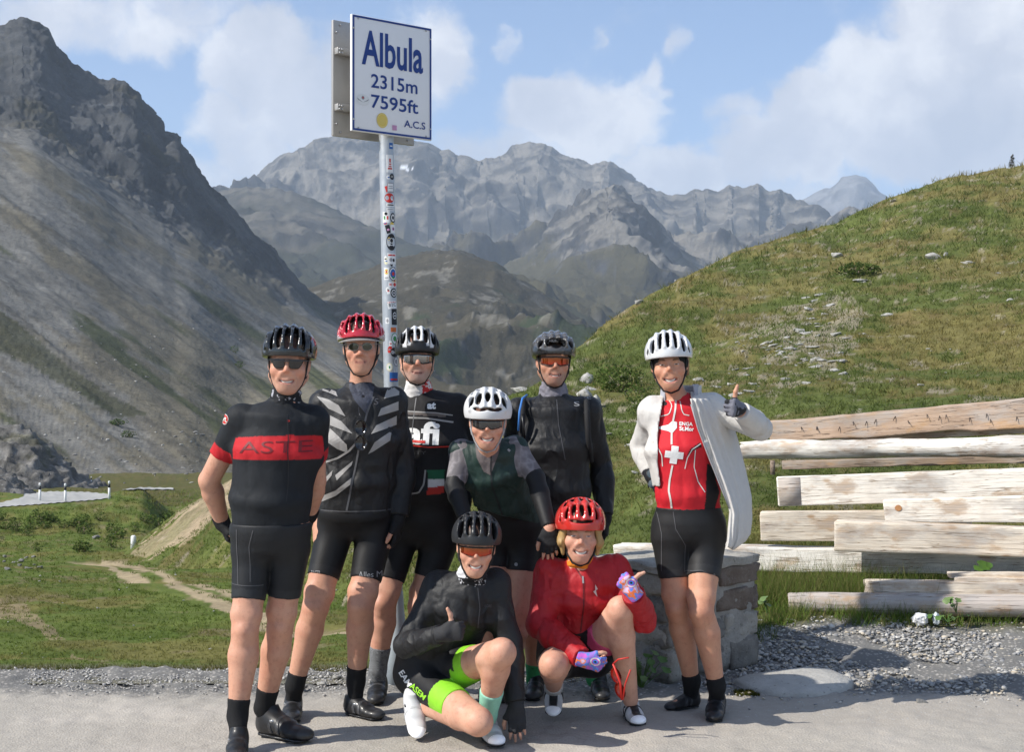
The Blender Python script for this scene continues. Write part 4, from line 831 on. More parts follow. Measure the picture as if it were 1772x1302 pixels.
# a few larger stones one could pick up
for i, (px, py, wp, lab) in enumerate(((1597, 1219, 24, 'dark angular stone lying alone in the sunlit dirt'), (1325, 1157, 18, 'rounded brownish stone at the right foot of the stone pillar'), (1284, 1187, 18, 'tan stone touching the left tip of the pale slab'), (1470, 1100, 26, 'pale flat stone at the upper edge of the gravel'), (1395, 1130, 20, 'reddish dark stone in the shaded gravel near the pillar'), (1640, 1190, 18, 'small white stone in the shaded gravel'),
                                          (582, 1176, 22, 'pale pointed stone on the verge between the legs of the tall man'), (556, 1186, 20, 'flat grey stone on the verge behind the tall man'), (527, 1192, 14, 'dark small stone near the heel of the tall man'), (1730, 1110, 18, 'dark stone at the far right edge of the gravel'))):
    Y = EYE * F / (py - 651); x = (px - 886) / F * Y; o = bpy.data.objects.new('rock', (RMD if 'dark' in lab else RM)[i % 4]); C.objects.link(o); s_ = wp / 2 * Y / F; o.scale = (s_ * 1.1, s_, s_ * .75); o.rotation_euler = (.1, .2, i * 1.3); o.location = (x, Y, float(ground_z(x, Y)) + s_ * .2); tag(o, lab, 'stone', 'loose stones beside the road')
# crumpled litter
bm = bmesh.new(); bmesh.ops.create_icosphere(bm, subdivisions=3, radius=1); V = np.array([v.co[:] for v in bm.verts]); bm.verts.index_update(); Fc = [[v.index for v in f.verts] for f in bm.faces]; bm.free()
b = U(1592, 1072, 8.42); V2 = V * (1 + .28 * ridged(V, 1.3, 3, .6, 4) - .2)[:, None] * (.046, .034, .036); o = obj('paper_bag', V2 + b, Fc, pm('crumpled_paper', (.78, .77, .76), .06, 30, .6, .3), smooth=False, origin=b); tag(o, 'crumpled white paper bag dropped in the grass before the grey log', 'litter')
b = U(1620, 1072, 8.40); V2 = V * (1 + .3 * ridged(V, 1.9, 3, .6, 9) - .2)[:, None] * (.022, .02, .032); o = obj('plastic_cup', V2 + b, Fc, pm('cloudy_plastic', (.55, .6, .62), .08, 40, .25, .1), smooth=False, origin=b); tag(o, 'crushed clear plastic cup next to the white paper bag', 'litter')

# ---------------------------------------------------------------- grass and leaves
def blade_mat(name, tr=.25):
    m, t = newmat(name); a = t.attr('Col').outputs['Color']; nz = t.noise(t.pos(), 30, 2, .5); c = t.mix(nz, t.vm('SCALE', a, scale=.8), t.vm('SCALE', a, scale=1.2))
    d1 = t.n('ShaderNodeBsdfDiffuse', {'Color': c}); d2 = t.n('ShaderNodeBsdfTranslucent', {'Color': c}); mx = t.n('ShaderNodeMixShader', {0: tr, 1: d1.outputs[0], 2: d2.outputs[0]}); t.L.new(mx.outputs[0], t.n('ShaderNodeOutputMaterial').inputs[0]); return m
BLADE = blade_mat('grass_blades'); LEAF = blade_mat('leaf_green', .3)
def tufts(name, Pt, hgt, wid, nb, cols, label, seed, lean=.55, parent=None, spread=.5):
    g = np.random.default_rng(seed); n = len(Pt); N = n * nb; Pb = np.repeat(np.asarray(Pt), nb, 0); h = np.repeat(hgt, nb) * g.uniform(.5, 1.15, N); wd = np.repeat(wid, nb) * g.uniform(.7, 1.3, N)
    th = g.uniform(0, 6.28, N); r = np.repeat(hgt, nb) * spread * np.sqrt(g.uniform(0, 1, N)); ph = g.uniform(0, 6.28, N)
    base = Pb + np.stack([r * np.cos(ph), r * np.sin(ph), -.08 * h], -1); side = np.stack([np.cos(th), np.sin(th), 0 * th], -1) * wd[:, None] / 2
    ln = g.normal(0, lean, (N, 2)); tip = base + np.stack([ln[:, 0] * h, ln[:, 1] * h, h], -1)
    V = np.stack([base - side, base + side, tip], 1).reshape(-1, 3); Fc = np.arange(3 * N).reshape(-1, 3)
    cc = np.asarray(cols)
    if cc.shape[0] != n: cc = cc[g.integers(0, len(cc), n)]
    cc = np.repeat(np.repeat(cc, nb, 0) * g.uniform(.82, 1.18, (N, 1)), 3, 0)
    o = obj(name, V, Fc, BLADE, parent, smooth=False, col=cc); tag(o, label, None, None, 'stuff'); return o
def cast(n, x0, x1, y0, y1, which, seed, keepf=None):
    g = np.random.default_rng(seed); out = []
    for px, py in zip(g.uniform(x0, x1, n), g.uniform(y0, y1, n)):
        h = hit(px, py, which)
        if h is not None and h[0] is not None and h[0].y < 400: out.append(h[0][:])
    return np.array(out)
pt = cast(36000, 480, 1900, 280, 1010, (HILL,), 5); xq_, yq_ = proj(pt); pt = pt[~((xq_ < 645) & (np.abs(yq_ - np.interp(xq_, [400, 500, 575, 640], [1055, 1080, 1090, 1100])) < 9))]; Y = pt[:, 1]; f1 = fbm(pt * (1, .5, 1), .22, 4, .6, 24)
cc = lerp3((.105, .13, .036), (.185, .16, .058), sst(f1 + .3 * rng.normal(size=len(pt)), -.3, .5)); sel = sst(fbm(pt * (1, .5, 1), .5, 4, .6, 25), .1, .6) > .5; cc[sel] = (.085, .115, .03)
tufts('grass', pt, (5 + 7 * rng.uniform(0, 1, len(pt))) * Y / F, 1.3 * Y / F + .002, 5, cc, 'tufted alpine grass on the near hillside', 6, .6, spread=.9)
pt = cast(16000, -120, 900, 850, 1166, (MEADOW, HILL), 8); Y = pt[:, 1]
f1 = fbm(pt, .5, 4, .6, 6); cc = lerp3((.12, .165, .036), (.18, .175, .055), sst(f1, -.3, .6)); x0_, y0_ = proj(pt)
yr_ = np.interp(x0_, [112, 150, 185, 205, 280, 400, 500, 575, 640], [979, 979, 983, 996, 1018, 1055, 1080, 1090, 1100]); yq_ = np.interp(x0_, [176, 240, 300, 360, 420], [975, 988, 1009, 1026, 1040])
onpath = ((np.abs(y0_ - yr_) < 9) & (x0_ > 108) & (x0_ < 645)) | ((np.abs(y0_ - yq_) < 5) & (x0_ > 174) & (x0_ < 422)) | inpoly(x0_, y0_, [(0, 852), (195, 852), (195, 872), (0, 885)]) | inpoly(x0_, y0_, [(240, 955), (300, 905), (345, 868), (392, 845), (402, 872), (350, 905), (305, 935), (262, 962)])
pt, cc, Y = pt[~onpath], cc[~onpath], Y[~onpath]
tufts('grass', pt, (3 + 4.5 * rng.uniform(0, 1, len(pt))) * Y / F, 1.2 * Y / F + .001, 5, cc, 'short green meadow grass', 9, .7, spread=1.0)
# dry fringe along the road edge
n = 900; xs_ = rng.uniform(-4.0, .5, n); ys_ = rng.normal(7.86, .06, n); zz = np.array([(drop(a, b) or (Vector((0, 0, 0)),))[0].z for a, b in zip(xs_, ys_)])
tufts('grass', np.stack([xs_, ys_, zz], -1), rng.uniform(.025, .07, n), np.full(n, .003), 8, [(.085, .1, .03), (.13, .12, .045), (.16, .13, .06), (.07, .09, .025)], 'ragged grass fringe along the road edge', 12, .5)
# tall grass round the timber
def ggrass(n, x0, x1, y0, y1, h0, h1, cols, label, seed, nb=7, w=.004):
    g = np.random.default_rng(seed); x = g.uniform(x0, x1, n); y = g.uniform(y0, y1, n); ok = fbm(np.stack([x, y, y * 0], -1), 2.2, 3, .5, seed) > -.45; x, y = x[ok], y[ok]
    z = ground_z(x, y); tufts('grass', np.stack([x, y, z], -1), g.uniform(h0, h1, len(x)), np.full(len(x), w), nb, cols, label, seed + 1, .42, spread=.4)
GC = [(.11, .175, .032), (.135, .20, .04), (.16, .18, .055), (.09, .14, .028), (.22, .20, .08)]
ggrass(900, 1.40, 3.6, 8.42, 8.75, .05, .14, GC, 'green grass between the gravel and the grey log', 31, 9)
ggrass(1300, 1.2, 3.8, 8.85, 9.7, .12, .30, GC, 'tall grass between the logs and beams', 33, 9)
ggrass(1500, .55, 4.2, 9.6, 11.3, .12, .30, [(.08, .095, .025), (.13, .11, .04), (.1, .11, .03), (.18, .14, .06)], 'rough grass behind the timber stack', 35, 8)
ggrass(260, 1.05, 1.5, 8.25, 8.7, .10, .22, [(.11, .15, .03), (.14, .17, .045), (.08, .12, .025)], 'bright grass right of the stone pillar', 37, 10)
ggrass(420, 1.35, 2.75, 8.78, 8.95, .14, .30, GC, 'weedy grass growing against the long pale beam', 43, 8)
ggrass(200, 1.28, 2.2, 8.9, 9.1, .25, .42, [(.16, .14, .06), (.1, .12, .03)], 'thin flowering grass stems before the beams', 39, 6, .003)
ggrass(110, 1.12, 1.24, 7.10, 7.22, .010, .022, [(.06, .07, .015), (.09, .085, .02)], 'mossy turf at the left end of the slab', 41, 10, .004)

def leaves(c, rad, n, size, cols, g, fill=.55):
    """leaf-sized faces spread through an uneven volume"""
    d_ = g.normal(size=(n, 3)); d_ /= np.linalg.norm(d_, axis=1, keepdims=True); r = g.uniform(fill, 1, n) ** .7
    lump = 1 + .38 * fbm(d_ * 1.7 + c[0], 1, 3, .5, int(abs(c[0] * 100)) % 97)
    p = np.asarray(c) + d_ * (r * lump)[:, None] * np.asarray(rad)
    a = g.normal(size=(n, 3)) + d_ * .4 + (0, 0, .5); a /= np.linalg.norm(a, axis=1, keepdims=True); b = np.cross(a, g.normal(size=(n, 3))); b /= np.linalg.norm(b, axis=1, keepdims=True); e = np.cross(a, b)
    s = size * g.uniform(.6, 1.3, (n, 1)); V = np.stack([p - b * s, p + e * s * .5, p + b * s, p - e * s * .5], 1).reshape(-1, 3)
    cc = np.asarray(cols)[g.integers(0, len(cols), n)] * g.uniform(.7, 1.3, (n, 1)); return V, np.arange(4 * n).reshape(-1, 4), np.repeat(cc, 4, 0)
def shrub(px, py, wp, hp, label, group, cols, which=None, n=350, seed=0, lf=.10, name='shrub'):
    h = hit(px, py + hp / 2 - 1, which)
    if h is None or h[0] is None: return
    g = np.random.default_rng(seed + abs(int(px))); b = np.array(h[0]); Y = b[1]; rx, rz = wp / 2 * Y / F, hp / 2 * Y / F
    root = empty(name, b, label, 'shrub', group); st_ = []
    V, Fc, cc = leaves(b + (0, 0, rz * .9), (rx, rx * .8, rz), n, lf * max(rx, rz) * 1.2, cols, g); obj('foliage', V, Fc, LEAF, root, False, cc)
    for k in range(4):
        e = b + (g.normal(0, rx * .4), g.normal(0, rx * .3), rz * 1.2); st_.append(tube([b - (0, 0, .05), (b + e) / 2 + g.normal(0, rx * .1, 3), e], [rx * .035, rx * .025, rx * .01], 5))
    V, Fc = merge(st_); obj('stem', V, Fc, WD['shade'], root)
GS = [(.075, .11, .028), (.095, .125, .036), (.055, .085, .022)]; GL = [(.12, .165, .045), (.095, .14, .035), (.15, .17, .055), (.07, .11, .028)]
i = 0
gs_ = random.Random(17)
for i in range(34):
    px, py = gs_.uniform(-40, 300), gs_.choice((gs_.uniform(893, 915), gs_.uniform(905, 948))); shrub(px, py, gs_.uniform(16, 42), gs_.uniform(12, 26), 'leafy green shrub on the bank below the far road', 'shrubs on the bank below the far road', GL, (MEADOW,), 170, i, .14)
shrub(1487, 466, 74, 24, 'long dark green shrub lying across the hillside', 'shrubs on the hillside', GS, (HILL,), 700, 3, .07); shrub(1070, 655, 84, 50, 'dense green shrub right of the pale outcrop', 'shrubs on the hillside', GL, (HILL,), 1400, 4, .06)
shrub(1108, 690, 60, 56, 'leafy green shrub below the dense shrub on the hillside', 'shrubs on the hillside', GL, (HILL,), 900, 5, .06); 
shrub(925, 690, 40, 24, 'small green shrub at the foot of the pale ledge', 'shrubs on the hillside', GS, (HILL,), 300, 8, .08)
for k, (px, py, wp) in enumerate(((203, 731, 30), (222, 752, 24), (406, 605, 18), (414, 631, 18))): shrub(px, py, wp, 13, ('dark green bush, upper of the pair low on the scree', 'dark green bush, lower of the pair low on the scree', 'tiny green bush, upper one beside the black helmet on the scree', 'tiny green bush, lower one beside the black helmet on the scree')[k], 'bushes on the scree', GS, (SCREE,), 200, k + 40, .12)
# docks and coltsfoot with large leaves
def big_leaf(c, nrm, size, seed):
    g = np.random.default_rng(seed); a, s, u = frame(nrm, (.2, .3, 1)); V = [c]; n = 14
    for k in range(n): th = 2 * math.pi * k / n; r = size * (1 + .10 * math.sin(5 * th + seed) - .38 * (math.cos(th) < -.93)); V.append(c + r * (math.cos(th) * s + .85 * math.sin(th) * u) + norm(nrm) * size * (.16 * math.cos(2 * th) + .1))
    return V, [(0, 1 + k, 1 + (k + 1) % n) for k in range(n)]
lm = pm('broad_leaf', (.07, .14, .025), .35, 40, .5, .3); lm2 = pm('pale_broad_leaf', (.11, .17, .05), .3, 40, .5, .3)
def dock(base, n, size, spread, hgt, label, seed, m=None):
    g = np.random.default_rng(seed); root = empty('leafy_plant', base, label, 'plant'); st_ = []
    for k in range(n):
        th = g.uniform(0, 6.28); r = spread * g.uniform(.2, 1); c = np.asarray(base) + (r * math.cos(th), r * math.sin(th) * .7, hgt * g.uniform(.3, 1)); V, Fc = big_leaf(c, (math.cos(th) * .5 + g.normal(0, .3), -.5 + math.sin(th) * .4, 1), size * g.uniform(.6, 1.2), seed + k); obj('leaf', V, Fc, m or (lm, lm2)[k % 2], root); st_.append(tube([base, (np.asarray(base) + c) / 2 + (0, 0, .01), c], .002, 4, False))
    V, Fc = merge(st_); obj('stem', V, Fc, lm, root)
dock(np.array((.66, 7.26, .0)), 30, .026, .13, .19, 'leafy green plant at the foot of the lit pillar face', 3)
dock(U(1705, 992, 8.8), 3, .042, .05, .08, 'single broad leaf sticking up before the long pale beam', 5, lm); dock(U(1640, 1078, 8.36), 8, .022, .12, .05, 'low broad leaved plant right of the plastic cup', 6); dock(U(1655, 1062, 8.36), 6, .025, .06, .09, 'upright broad leaved plant against the grey log', 7)
dock(U(1327, 1062, 8.45), 4, .03, .04, .12, 'pale broad leaved plant right of the pillar', 8, lm2)
# small tree on the skyline
h = hit(1751, 293, (HILL,)); b = np.array(h[0]) if h and h[0] is not None else U(1751, 290, 148); Ht = 25 * b[1] / F
tr = empty('pine_tree', b, 'lone small pine standing on the skyline of the hillside', 'tree'); V, Fc = tube([b - (0, 0, .1), b + (0, 0, Ht)], [.05, .012], 6); obj('trunk', V, Fc, WD['shade'], tr)
g = np.random.default_rng(8); parts_ = [leaves(b + (g.normal(0, .05), g.normal(0, .05), Ht * (.25 + .7 * k / 7)), (Ht * .26 * (1.05 - k / 8), Ht * .26 * (1.05 - k / 8), Ht * .08), 60, .06, [(.05, .055, .03), (.08, .065, .04)], g, .1) for k in range(8)]
V, Fc = merge([(a, f) for a, f, _ in parts_]); obj('crown', V, Fc, LEAF, tr, False, np.concatenate([q[2] for q in parts_]))
# ---------------------------------------------------------------- smooth bodies from blended solids
f32 = np.float32
def smin(a, b, k): h = np.maximum(k - np.abs(a - b), 0) / k; return np.minimum(a, b) - h * h * k * .25
class Sd:
    def __init__(s): s.p = []; s.T = None; s.noise = None; s.post = None; s.extra = None
    def tf(s, Rm=None, o=None, sc=1.): s.T = None if Rm is None else (np.asarray(Rm, float), np.asarray(o, float), sc); return s
    def _p(s, a): a = np.asarray(a, float); return a if s.T is None else s.T[0] @ a * s.T[2] + s.T[1]
    def _v(s, a): a = np.asarray(a, float); return a if s.T is None else s.T[0] @ a
    def ec(s, a, b, r0, r1=None, side=None, k=.02, flat=0, op='u', cap=None):
        sc = 1. if s.T is None else s.T[2]; r1 = r0 if r1 is None else r1
        r0 = np.array(r0 if np.ndim(r0) else (r0, r0), float) * sc; r1 = np.array(r1 if np.ndim(r1) else (r1, r1), float) * sc
        a, b = s._p(a), s._p(b); L = np.linalg.norm(b - a)
        if L < 1e-5: b = a + (0, 0, 1e-4); L = 1e-4
        ax = (b - a) / L
        sd = s._v(side) if side is not None else np.cross(ax, (0, 1, 0) if abs(ax[1]) < .9 else (1, 0, 0))
        sd = sd - ax * (sd @ ax); sd = norm(sd); up = np.cross(ax, sd); m = max(r0.max(), r1.max())
        s.p.append(('e', op, k * sc, np.minimum(a, b) - m, np.maximum(a, b) + m, (a, ax, L, sd, up, r0, r1, flat, cap * sc if cap else None))); return s
    def el(s, c, r, k=.02, op='u', Rm=None):
        sc = 1. if s.T is None else s.T[2]; c = s._p(c); r = np.array(r if np.ndim(r) else (r, r, r), float) * sc
        M_ = np.eye(3) if Rm is None else np.asarray(Rm, float)
        if s.T is not None: M_ = s.T[0] @ M_
        m = r.max(); s.p.append(('l', op, k * sc, c - m, c + m, (c, r, M_))); return s
    def pl(s, pt, n, k=.001):           # keep the side the normal points to
        s.p.append(('p', 'i', k, None, None, (s._p(pt), norm(s._v(n))))); return s
    def bounds(s):
        P_ = s.p + (s.extra[0].p if s.extra else []); lo = np.min([q[3] for q in P_ if q[1] == 'u'], 0) - .02; hi = np.max([q[4] for q in P_ if q[1] == 'u'], 0) + .02; return lo, hi
    def ev(s, P):
        P = np.asarray(P, f32); f = np.full(len(P), 1., f32)
        for kind, op, k, lo, hi, a in s.p:
            if kind == 'p':
                f = np.maximum(f, -((P - a[0].astype(f32)) @ a[1].astype(f32))); continue
            mg = k + .05
            m = (P[:, 0] > lo[0] - mg) & (P[:, 0] < hi[0] + mg); m &= (P[:, 1] > lo[1] - mg) & (P[:, 1] < hi[1] + mg); m &= (P[:, 2] > lo[2] - mg) & (P[:, 2] < hi[2] + mg)
            ix = np.nonzero(m)[0]
            if not len(ix): continue
            Q = P[ix]
            if kind == 'e':
                p0, ax, L, sd, up, r0, r1, flat, cap = a; q = Q - p0.astype(f32); t_ = q @ ax.astype(f32); tc = np.clip(t_, 0, L); u = q @ sd.astype(f32); v = q @ up.astype(f32); s_ = tc / f32(L)
                rx = r0[0] + (r1[0] - r0[0]) * s_; ry = r0[1] + (r1[1] - r0[1]) * s_; rm = np.minimum(rx, ry); rm = np.minimum(rm, cap) if cap else rm; w_ = t_ - tc
                if flat & 1: w_ = np.maximum(w_, 0)
                if flat & 2: w_ = np.minimum(w_, 0)
                k0 = np.sqrt((u / rx) ** 2 + (v / ry) ** 2 + (w_ / rm) ** 2) + 1e-6; k1 = np.sqrt((u / rx ** 2) ** 2 + (v / ry ** 2) ** 2 + (w_ / rm ** 2) ** 2) + 1e-6
                d = k0 * (k0 - 1) / k1
                d = np.where(k0 < .35, -rm * (1 - k0), d)
                if flat & 1: d = np.maximum(d, -t_)
                if flat & 2: d = np.maximum(d, t_ - L)
            else:
                c, r, M_ = a; q = (Q - c.astype(f32)) @ M_.astype(f32); k0 = np.sqrt(((q / r) ** 2).sum(1)) + 1e-6; k1 = np.sqrt(((q / r ** 2) ** 2).sum(1)) + 1e-6; d = k0 * (k0 - 1) / k1; d = np.where(k0 < .35, -r.min() * (1 - k0), d)
            d = d.astype(f32)
            if op == 'u': f[ix] = smin(f[ix], d, k)
            elif op == 's': f[ix] = -smin(-f[ix], d, k)
            elif op == 'i': f[ix] = -smin(-f[ix], -d, k)
        if s.extra: f = smin(f, s.extra[0].ev(P), f32(s.extra[1]))
        if s.noise is not None:
            near = np.nonzero(np.abs(f) < .06)[0]
            if len(near): f[near] += s.noise(P[near]).astype(f32)
        if s.post is not None: f = s.post(P, f).astype(f32)
        return f
def net(s, h, lo=None, hi=None):
    """surface-net mesh of a solid"""
    if lo is None: lo, hi = s.bounds()
    q = 4; Hc = h * q; nc = np.ceil((hi - lo) / Hc).astype(int) + 1
    ii = np.stack(np.meshgrid(*[np.arange(n) for n in nc], indexing='ij'), -1).reshape(-1, 3)
    fc = s.ev(lo + (ii + .5) * Hc)
    act = ii[np.abs(fc) < Hc * 1.35]
    nf = nc * q + 1; Fd = np.repeat(np.repeat(np.repeat(np.sign(fc).reshape(nc), q, 0), q, 1), q, 2); Fd = np.pad(Fd, ((0, 1),) * 3, mode='edge').astype(f32)
    off = np.stack(np.meshgrid(*[np.arange(q + 1)] * 3, indexing='ij'), -1).reshape(-1, 3)
    mk = np.zeros(nf, bool); g = (act[:, None] * q + off[None]).reshape(-1, 3); mk[g[:, 0], g[:, 1], g[:, 2]] = True
    idx = np.stack(np.nonzero(mk), -1); Fd[mk] = s.ev(lo + idx * h)
    S = Fd < 0
    cnt = np.zeros(nf - 1, np.int8); cor = [(a, b, c) for a in (0, 1) for b in (0, 1) for c in (0, 1)]
    sl_c = lambda A, o: A[o[0]:A.shape[0] - 1 + o[0], o[1]:A.shape[1] - 1 + o[1], o[2]:A.shape[2] - 1 + o[2]]
    for o_ in cor: cnt += sl_c(S, o_)
    ac = (cnt > 0) & (cnt < 8); ci = np.stack(np.nonzero(ac), -1)
    if not len(ci): return np.zeros((0, 3)), np.zeros((0, 4), int)
    vals = {o_: Fd[ci[:, 0] + o_[0], ci[:, 1] + o_[1], ci[:, 2] + o_[2]] for o_ in cor}
    acc = np.zeros((len(ci), 3)); n = np.zeros(len(ci))
    for a in cor:
        for d in range(3):
            if a[d]: continue
            b = list(a); b[d] = 1; b = tuple(b); va, vb = vals[a], vals[b]; m = (va < 0) != (vb < 0)
            t_ = np.where(m, va / np.where(m, va - vb, 1), 0); p = np.array(a, float)[None] + 0 * acc; p[:, d] = t_; acc[m] += p[m]; n[m] += 1
    V = lo + (ci + acc / n[:, None]) * h
    vid = np.full(nf - 1, -1, np.int64); vid[ac] = np.arange(len(ci))
    Fs = []
    for d in range(3):
        u, v = (d + 1) % 3, (d + 2) % 3; A = np.moveaxis(S, (d, u, v), (0, 1, 2)); I = np.moveaxis(vid, (d, u, v), (0, 1, 2))
        ch = A[:-1, 1:-1, 1:-1] != A[1:, 1:-1, 1:-1]; e = np.stack(np.nonzero(ch), -1); ins = A[:-1, 1:-1, 1:-1][ch]
        x, y, z = e[:, 0], e[:, 1] + 1, e[:, 2] + 1
        qd = np.stack([I[x, y - 1, z - 1], I[x, y, z - 1], I[x, y, z], I[x, y - 1, z]], -1); qd[~ins] = qd[~ins][:, ::-1]; Fs.append(qd)
    Fa = np.concatenate(Fs); Fa = Fa[(Fa >= 0).all(1)]; return V, Fa
def rot(yaw=0, pitch=0, roll=0):
    return np.array(Matrix.Rotation(R(yaw), 3, 'Z') @ Matrix.Rotation(R(pitch), 3, 'X') @ Matrix.Rotation(R(roll), 3, 'Y'))

# ---------------------------------------------------------------- materials of the riders
def skin_mat(name):
    m, t = newmat(name); a = t.attr('Col').outputs['Color']; o_ = t.obj(); n1 = t.noise(o_, 14, 4, .6); n2 = t.noise(o_, 160, 3, .6); n3 = t.noise(o_, 55, 3, .6)
    c = t.mix(t.math('MULTIPLY', t.ss(n1, .42, .68), .36), a, (.50, .20, .13)); c = t.mix(t.math('MULTIPLY', t.ss(n3, .5, .72), .24), c, (.27, .13, .085)); n4 = t.noise(o_, 330, 2, .6); c = t.mix(t.math('MULTIPLY', t.ss(n4, .52, .7), .16), c, (.24, .12, .08))
    t.surf(c, .52, t.math('ADD', n2, t.math('MULTIPLY', n3, 1.2)), .2, .0018, spec=.34, Subsurface_Weight=.06, Subsurface_Radius=(.012, .005, .003)); return m
SKIN = skin_mat('skin')
def cloth_mat(name, rough=.75, fold=.5, wv=900, fs=9, spec=.25, sheen=0.0, lo=.78, hi=1.2, crease=.35):
    """fabric: colour from the garment's own pattern, fine knit and soft creases"""
    m, t = newmat(name); a = t.attr('Col').outputs['Color']; o_ = t.obj(); n1 = t.noise(t.scalev(o_, (1, 1, .6)), fs, 3, .5, .8); n2 = t.noise(o_, wv, 2, .5); n3 = t.noise(o_, 26, 4, .6)
    c = t.mix(n3, t.vm('SCALE', a, scale=lo), t.vm('SCALE', a, scale=hi))
    cn = t.noise(t.scalev(o_, (1, 1, .7)), fs * .34, 2, .45, .9); rg = t.math('MULTIPLY', t.ss(t.noise(o_, fs * .3, 2, .5), .42, .62), t.math('SUBTRACT', 1, t.math('MULTIPLY', t.math('ABSOLUTE', t.math('SUBTRACT', cn, .5)), 6), True)); rg = t.math('POWER', rg, 1.6)
    t.surf(c, rough, t.math('ADD', t.math('ADD', t.math('MULTIPLY', n1, .7), t.math('MULTIPLY', rg, crease)), t.math('ADD', t.math('MULTIPLY', n2, .05), t.math('MULTIPLY', n3, .2))), fold, .016, spec=spec, Sheen_Weight=sheen); return m
JERSEY = cloth_mat('jersey_knit', .7, .38, fs=10); LYCRA = cloth_mat('lycra', .55, .22, 1200, 7, .28, crease=.25); SHELL = cloth_mat('wind_shell', .52, .7, 1500, 15, .35, lo=.85, hi=1.15, crease=.7); WOOL = cloth_mat('sock_knit', .85, .25, 500, 30); GLOVE = cloth_mat('glove_fabric', .75, .4, 700, 30); LINEN = cloth_mat('white_jacket_cloth', .75, .9, 900, 12, .2, lo=.92, hi=1.06, crease=.7)
def gloss(name, rough=.25, coat=.5, spec=.5):
    m, t = newmat(name); a = t.attr('Col').outputs['Color']; n = t.noise(t.obj(), 90, 3, .6); n2 = t.noise(t.obj(), 12, 3, .5); t.surf(t.mix(n2, t.vm('SCALE', a, scale=.86), a), t.math('ADD', t.math('MULTIPLY', n, .14), rough - .05), n, .03, .001, spec=spec, Coat_Weight=coat, Coat_Roughness=.12); return m
HGLOSS = gloss('helmet_gloss', .22, .6); HMATT = gloss('helmet_matt', .45, .1, .4); SHOEM = gloss('shoe_leather', .42, .12, .35)
BLKP = pm('black_plastic', (.014, .014, .015), .3, 60, .35, .05); STRAP = pm('strap_webbing', (.015, .015, .016), .3, 300, .8, .3); TEETH = pm('teeth', (.66, .62, .55), .06, 80, .3, .02); GREYSTRAP = pm('grey_strap', (.35, .35, .36), .15, 200, .8, .3)
def lens(name, a, b, metal=.6, rough=.08):
    m, t = newmat(name); z = t.sep(t.n('ShaderNodeTexCoord').outputs['Generated']); n = t.noise(t.obj(), 18, 2, .5); c = t.mix(t.math('ADD', z[2], t.math('MULTIPLY', t.math('SUBTRACT', n, .5), .5)), a, b); t.surf(c, rough, None, metal=metal, spec=.6, Coat_Weight=.5, Coat_Roughness=.04); return m
LENS = dict(dark=lens('dark_lens', (.012, .011, .011), (.03, .028, .028), .3), fire=lens('fire_lens', (.45, .03, .012), (.30, .10, .02), .75), smoke=lens('smoke_lens', (.03, .03, .032), (.10, .10, .10), .6), mirror=lens('mirror_lens', (.10, .10, .10), (.40, .38, .36), .85, .05), olive=lens('olive_lens', (.035, .035, .02), (.06, .055, .03), .3), blue=lens('blue_lens', (.08, .14, .2), (.3, .4, .5), .8), redl=lens('red_lens', (.25, .02, .015), (.4, .06, .03), .6))

def put_solid(name, s, h, m, par, colf, **kw):
    V, Fc = net(s, h)
    if not len(Fc): return None
    col = colf(V) if callable(colf) else np.tile(np.array(colf, float), (len(V), 1))
    o = obj(name, V, Fc, m, par, col=col); return o
def gbvh(o): 
    off = OFF[o.name]; V = np.array([v.co[:] for v in o.data.vertices]) + off; return BVHTree.FromPolygons(V.tolist(), [list(p.vertices) for p in o.data.polygons])
def decal(name, V2, F2, target, c, Y, m, par, rotd=0, lift=.0022, flip=False, bv=None):
    """flat print laid on a garment: V2 in metres, centred on photo point c, pressed on along the view depth"""
    bv = bv or gbvh(target); cr, sr = math.cos(R(rotd)), math.sin(R(rotd)); o0 = U(c[0], c[1], Y); out = []; ok = []
    for x, y, *_ in V2:
        x, y = cr * x - sr * y, sr * x + cr * y; p = Vector((o0[0] + x, Y - 1.2, o0[2] + y)); h = bv.ray_cast(p, Vector((0, 1, 0)), 2.4)
        ok.append(h[0] is not None); out.append((np.array(h[0]) + (0, -lift, 0)) if h[0] is not None else np.array((p.x, Y, p.z)))
    Fk = [tuple(int(i) for i in f) for f in F2 if all(ok[i] for i in f)]
    if not Fk: return None
    used = sorted({i for f in Fk for i in f}); mp = {i: k for k, i in enumerate(used)}
    return obj(name, [out[i] for i in used], [tuple(mp[i] for i in f) for f in Fk], m, par, False)
PXM = lambda n, Y: n * Y / F
def pr_text(s, target, c, Y, wpx, hpx, m, par, rotd=0, bold=.01, name='lettering'):
    V2, F2 = text_fit(s, PXM(wpx, Y), PXM(hpx, Y), bold, sub=2); return decal(name, V2, F2, target, c, Y, m, par, rotd)
def pr_poly(pts, target, Y, m, par, name='print', lift=.0022, sub=3):
    """filled outline given in photo pixels"""
    bm = bmesh.new(); c = np.mean(pts, 0); vs = [bm.verts.new((PXM(a - c[0], Y), -PXM(b - c[1], Y), 0)) for a, b in pts]; f = bm.faces.new(vs); bmesh.ops.triangulate(bm, faces=[f])
    for _ in range(sub):
        L = [e for e in bm.edges if e.calc_length() > .018]
        if L: bmesh.ops.subdivide_edges(bm, edges=L, cuts=1); bmesh.ops.triangulate(bm, faces=bm.faces[:])
    bm.verts.index_update(); V2 = np.array([v.co[:] for v in bm.verts]); F2 = [[v.index for v in f.verts] for f in bm.faces]; bm.free(); return decal(name, V2, F2, target, c, Y, m, par, 0, lift)
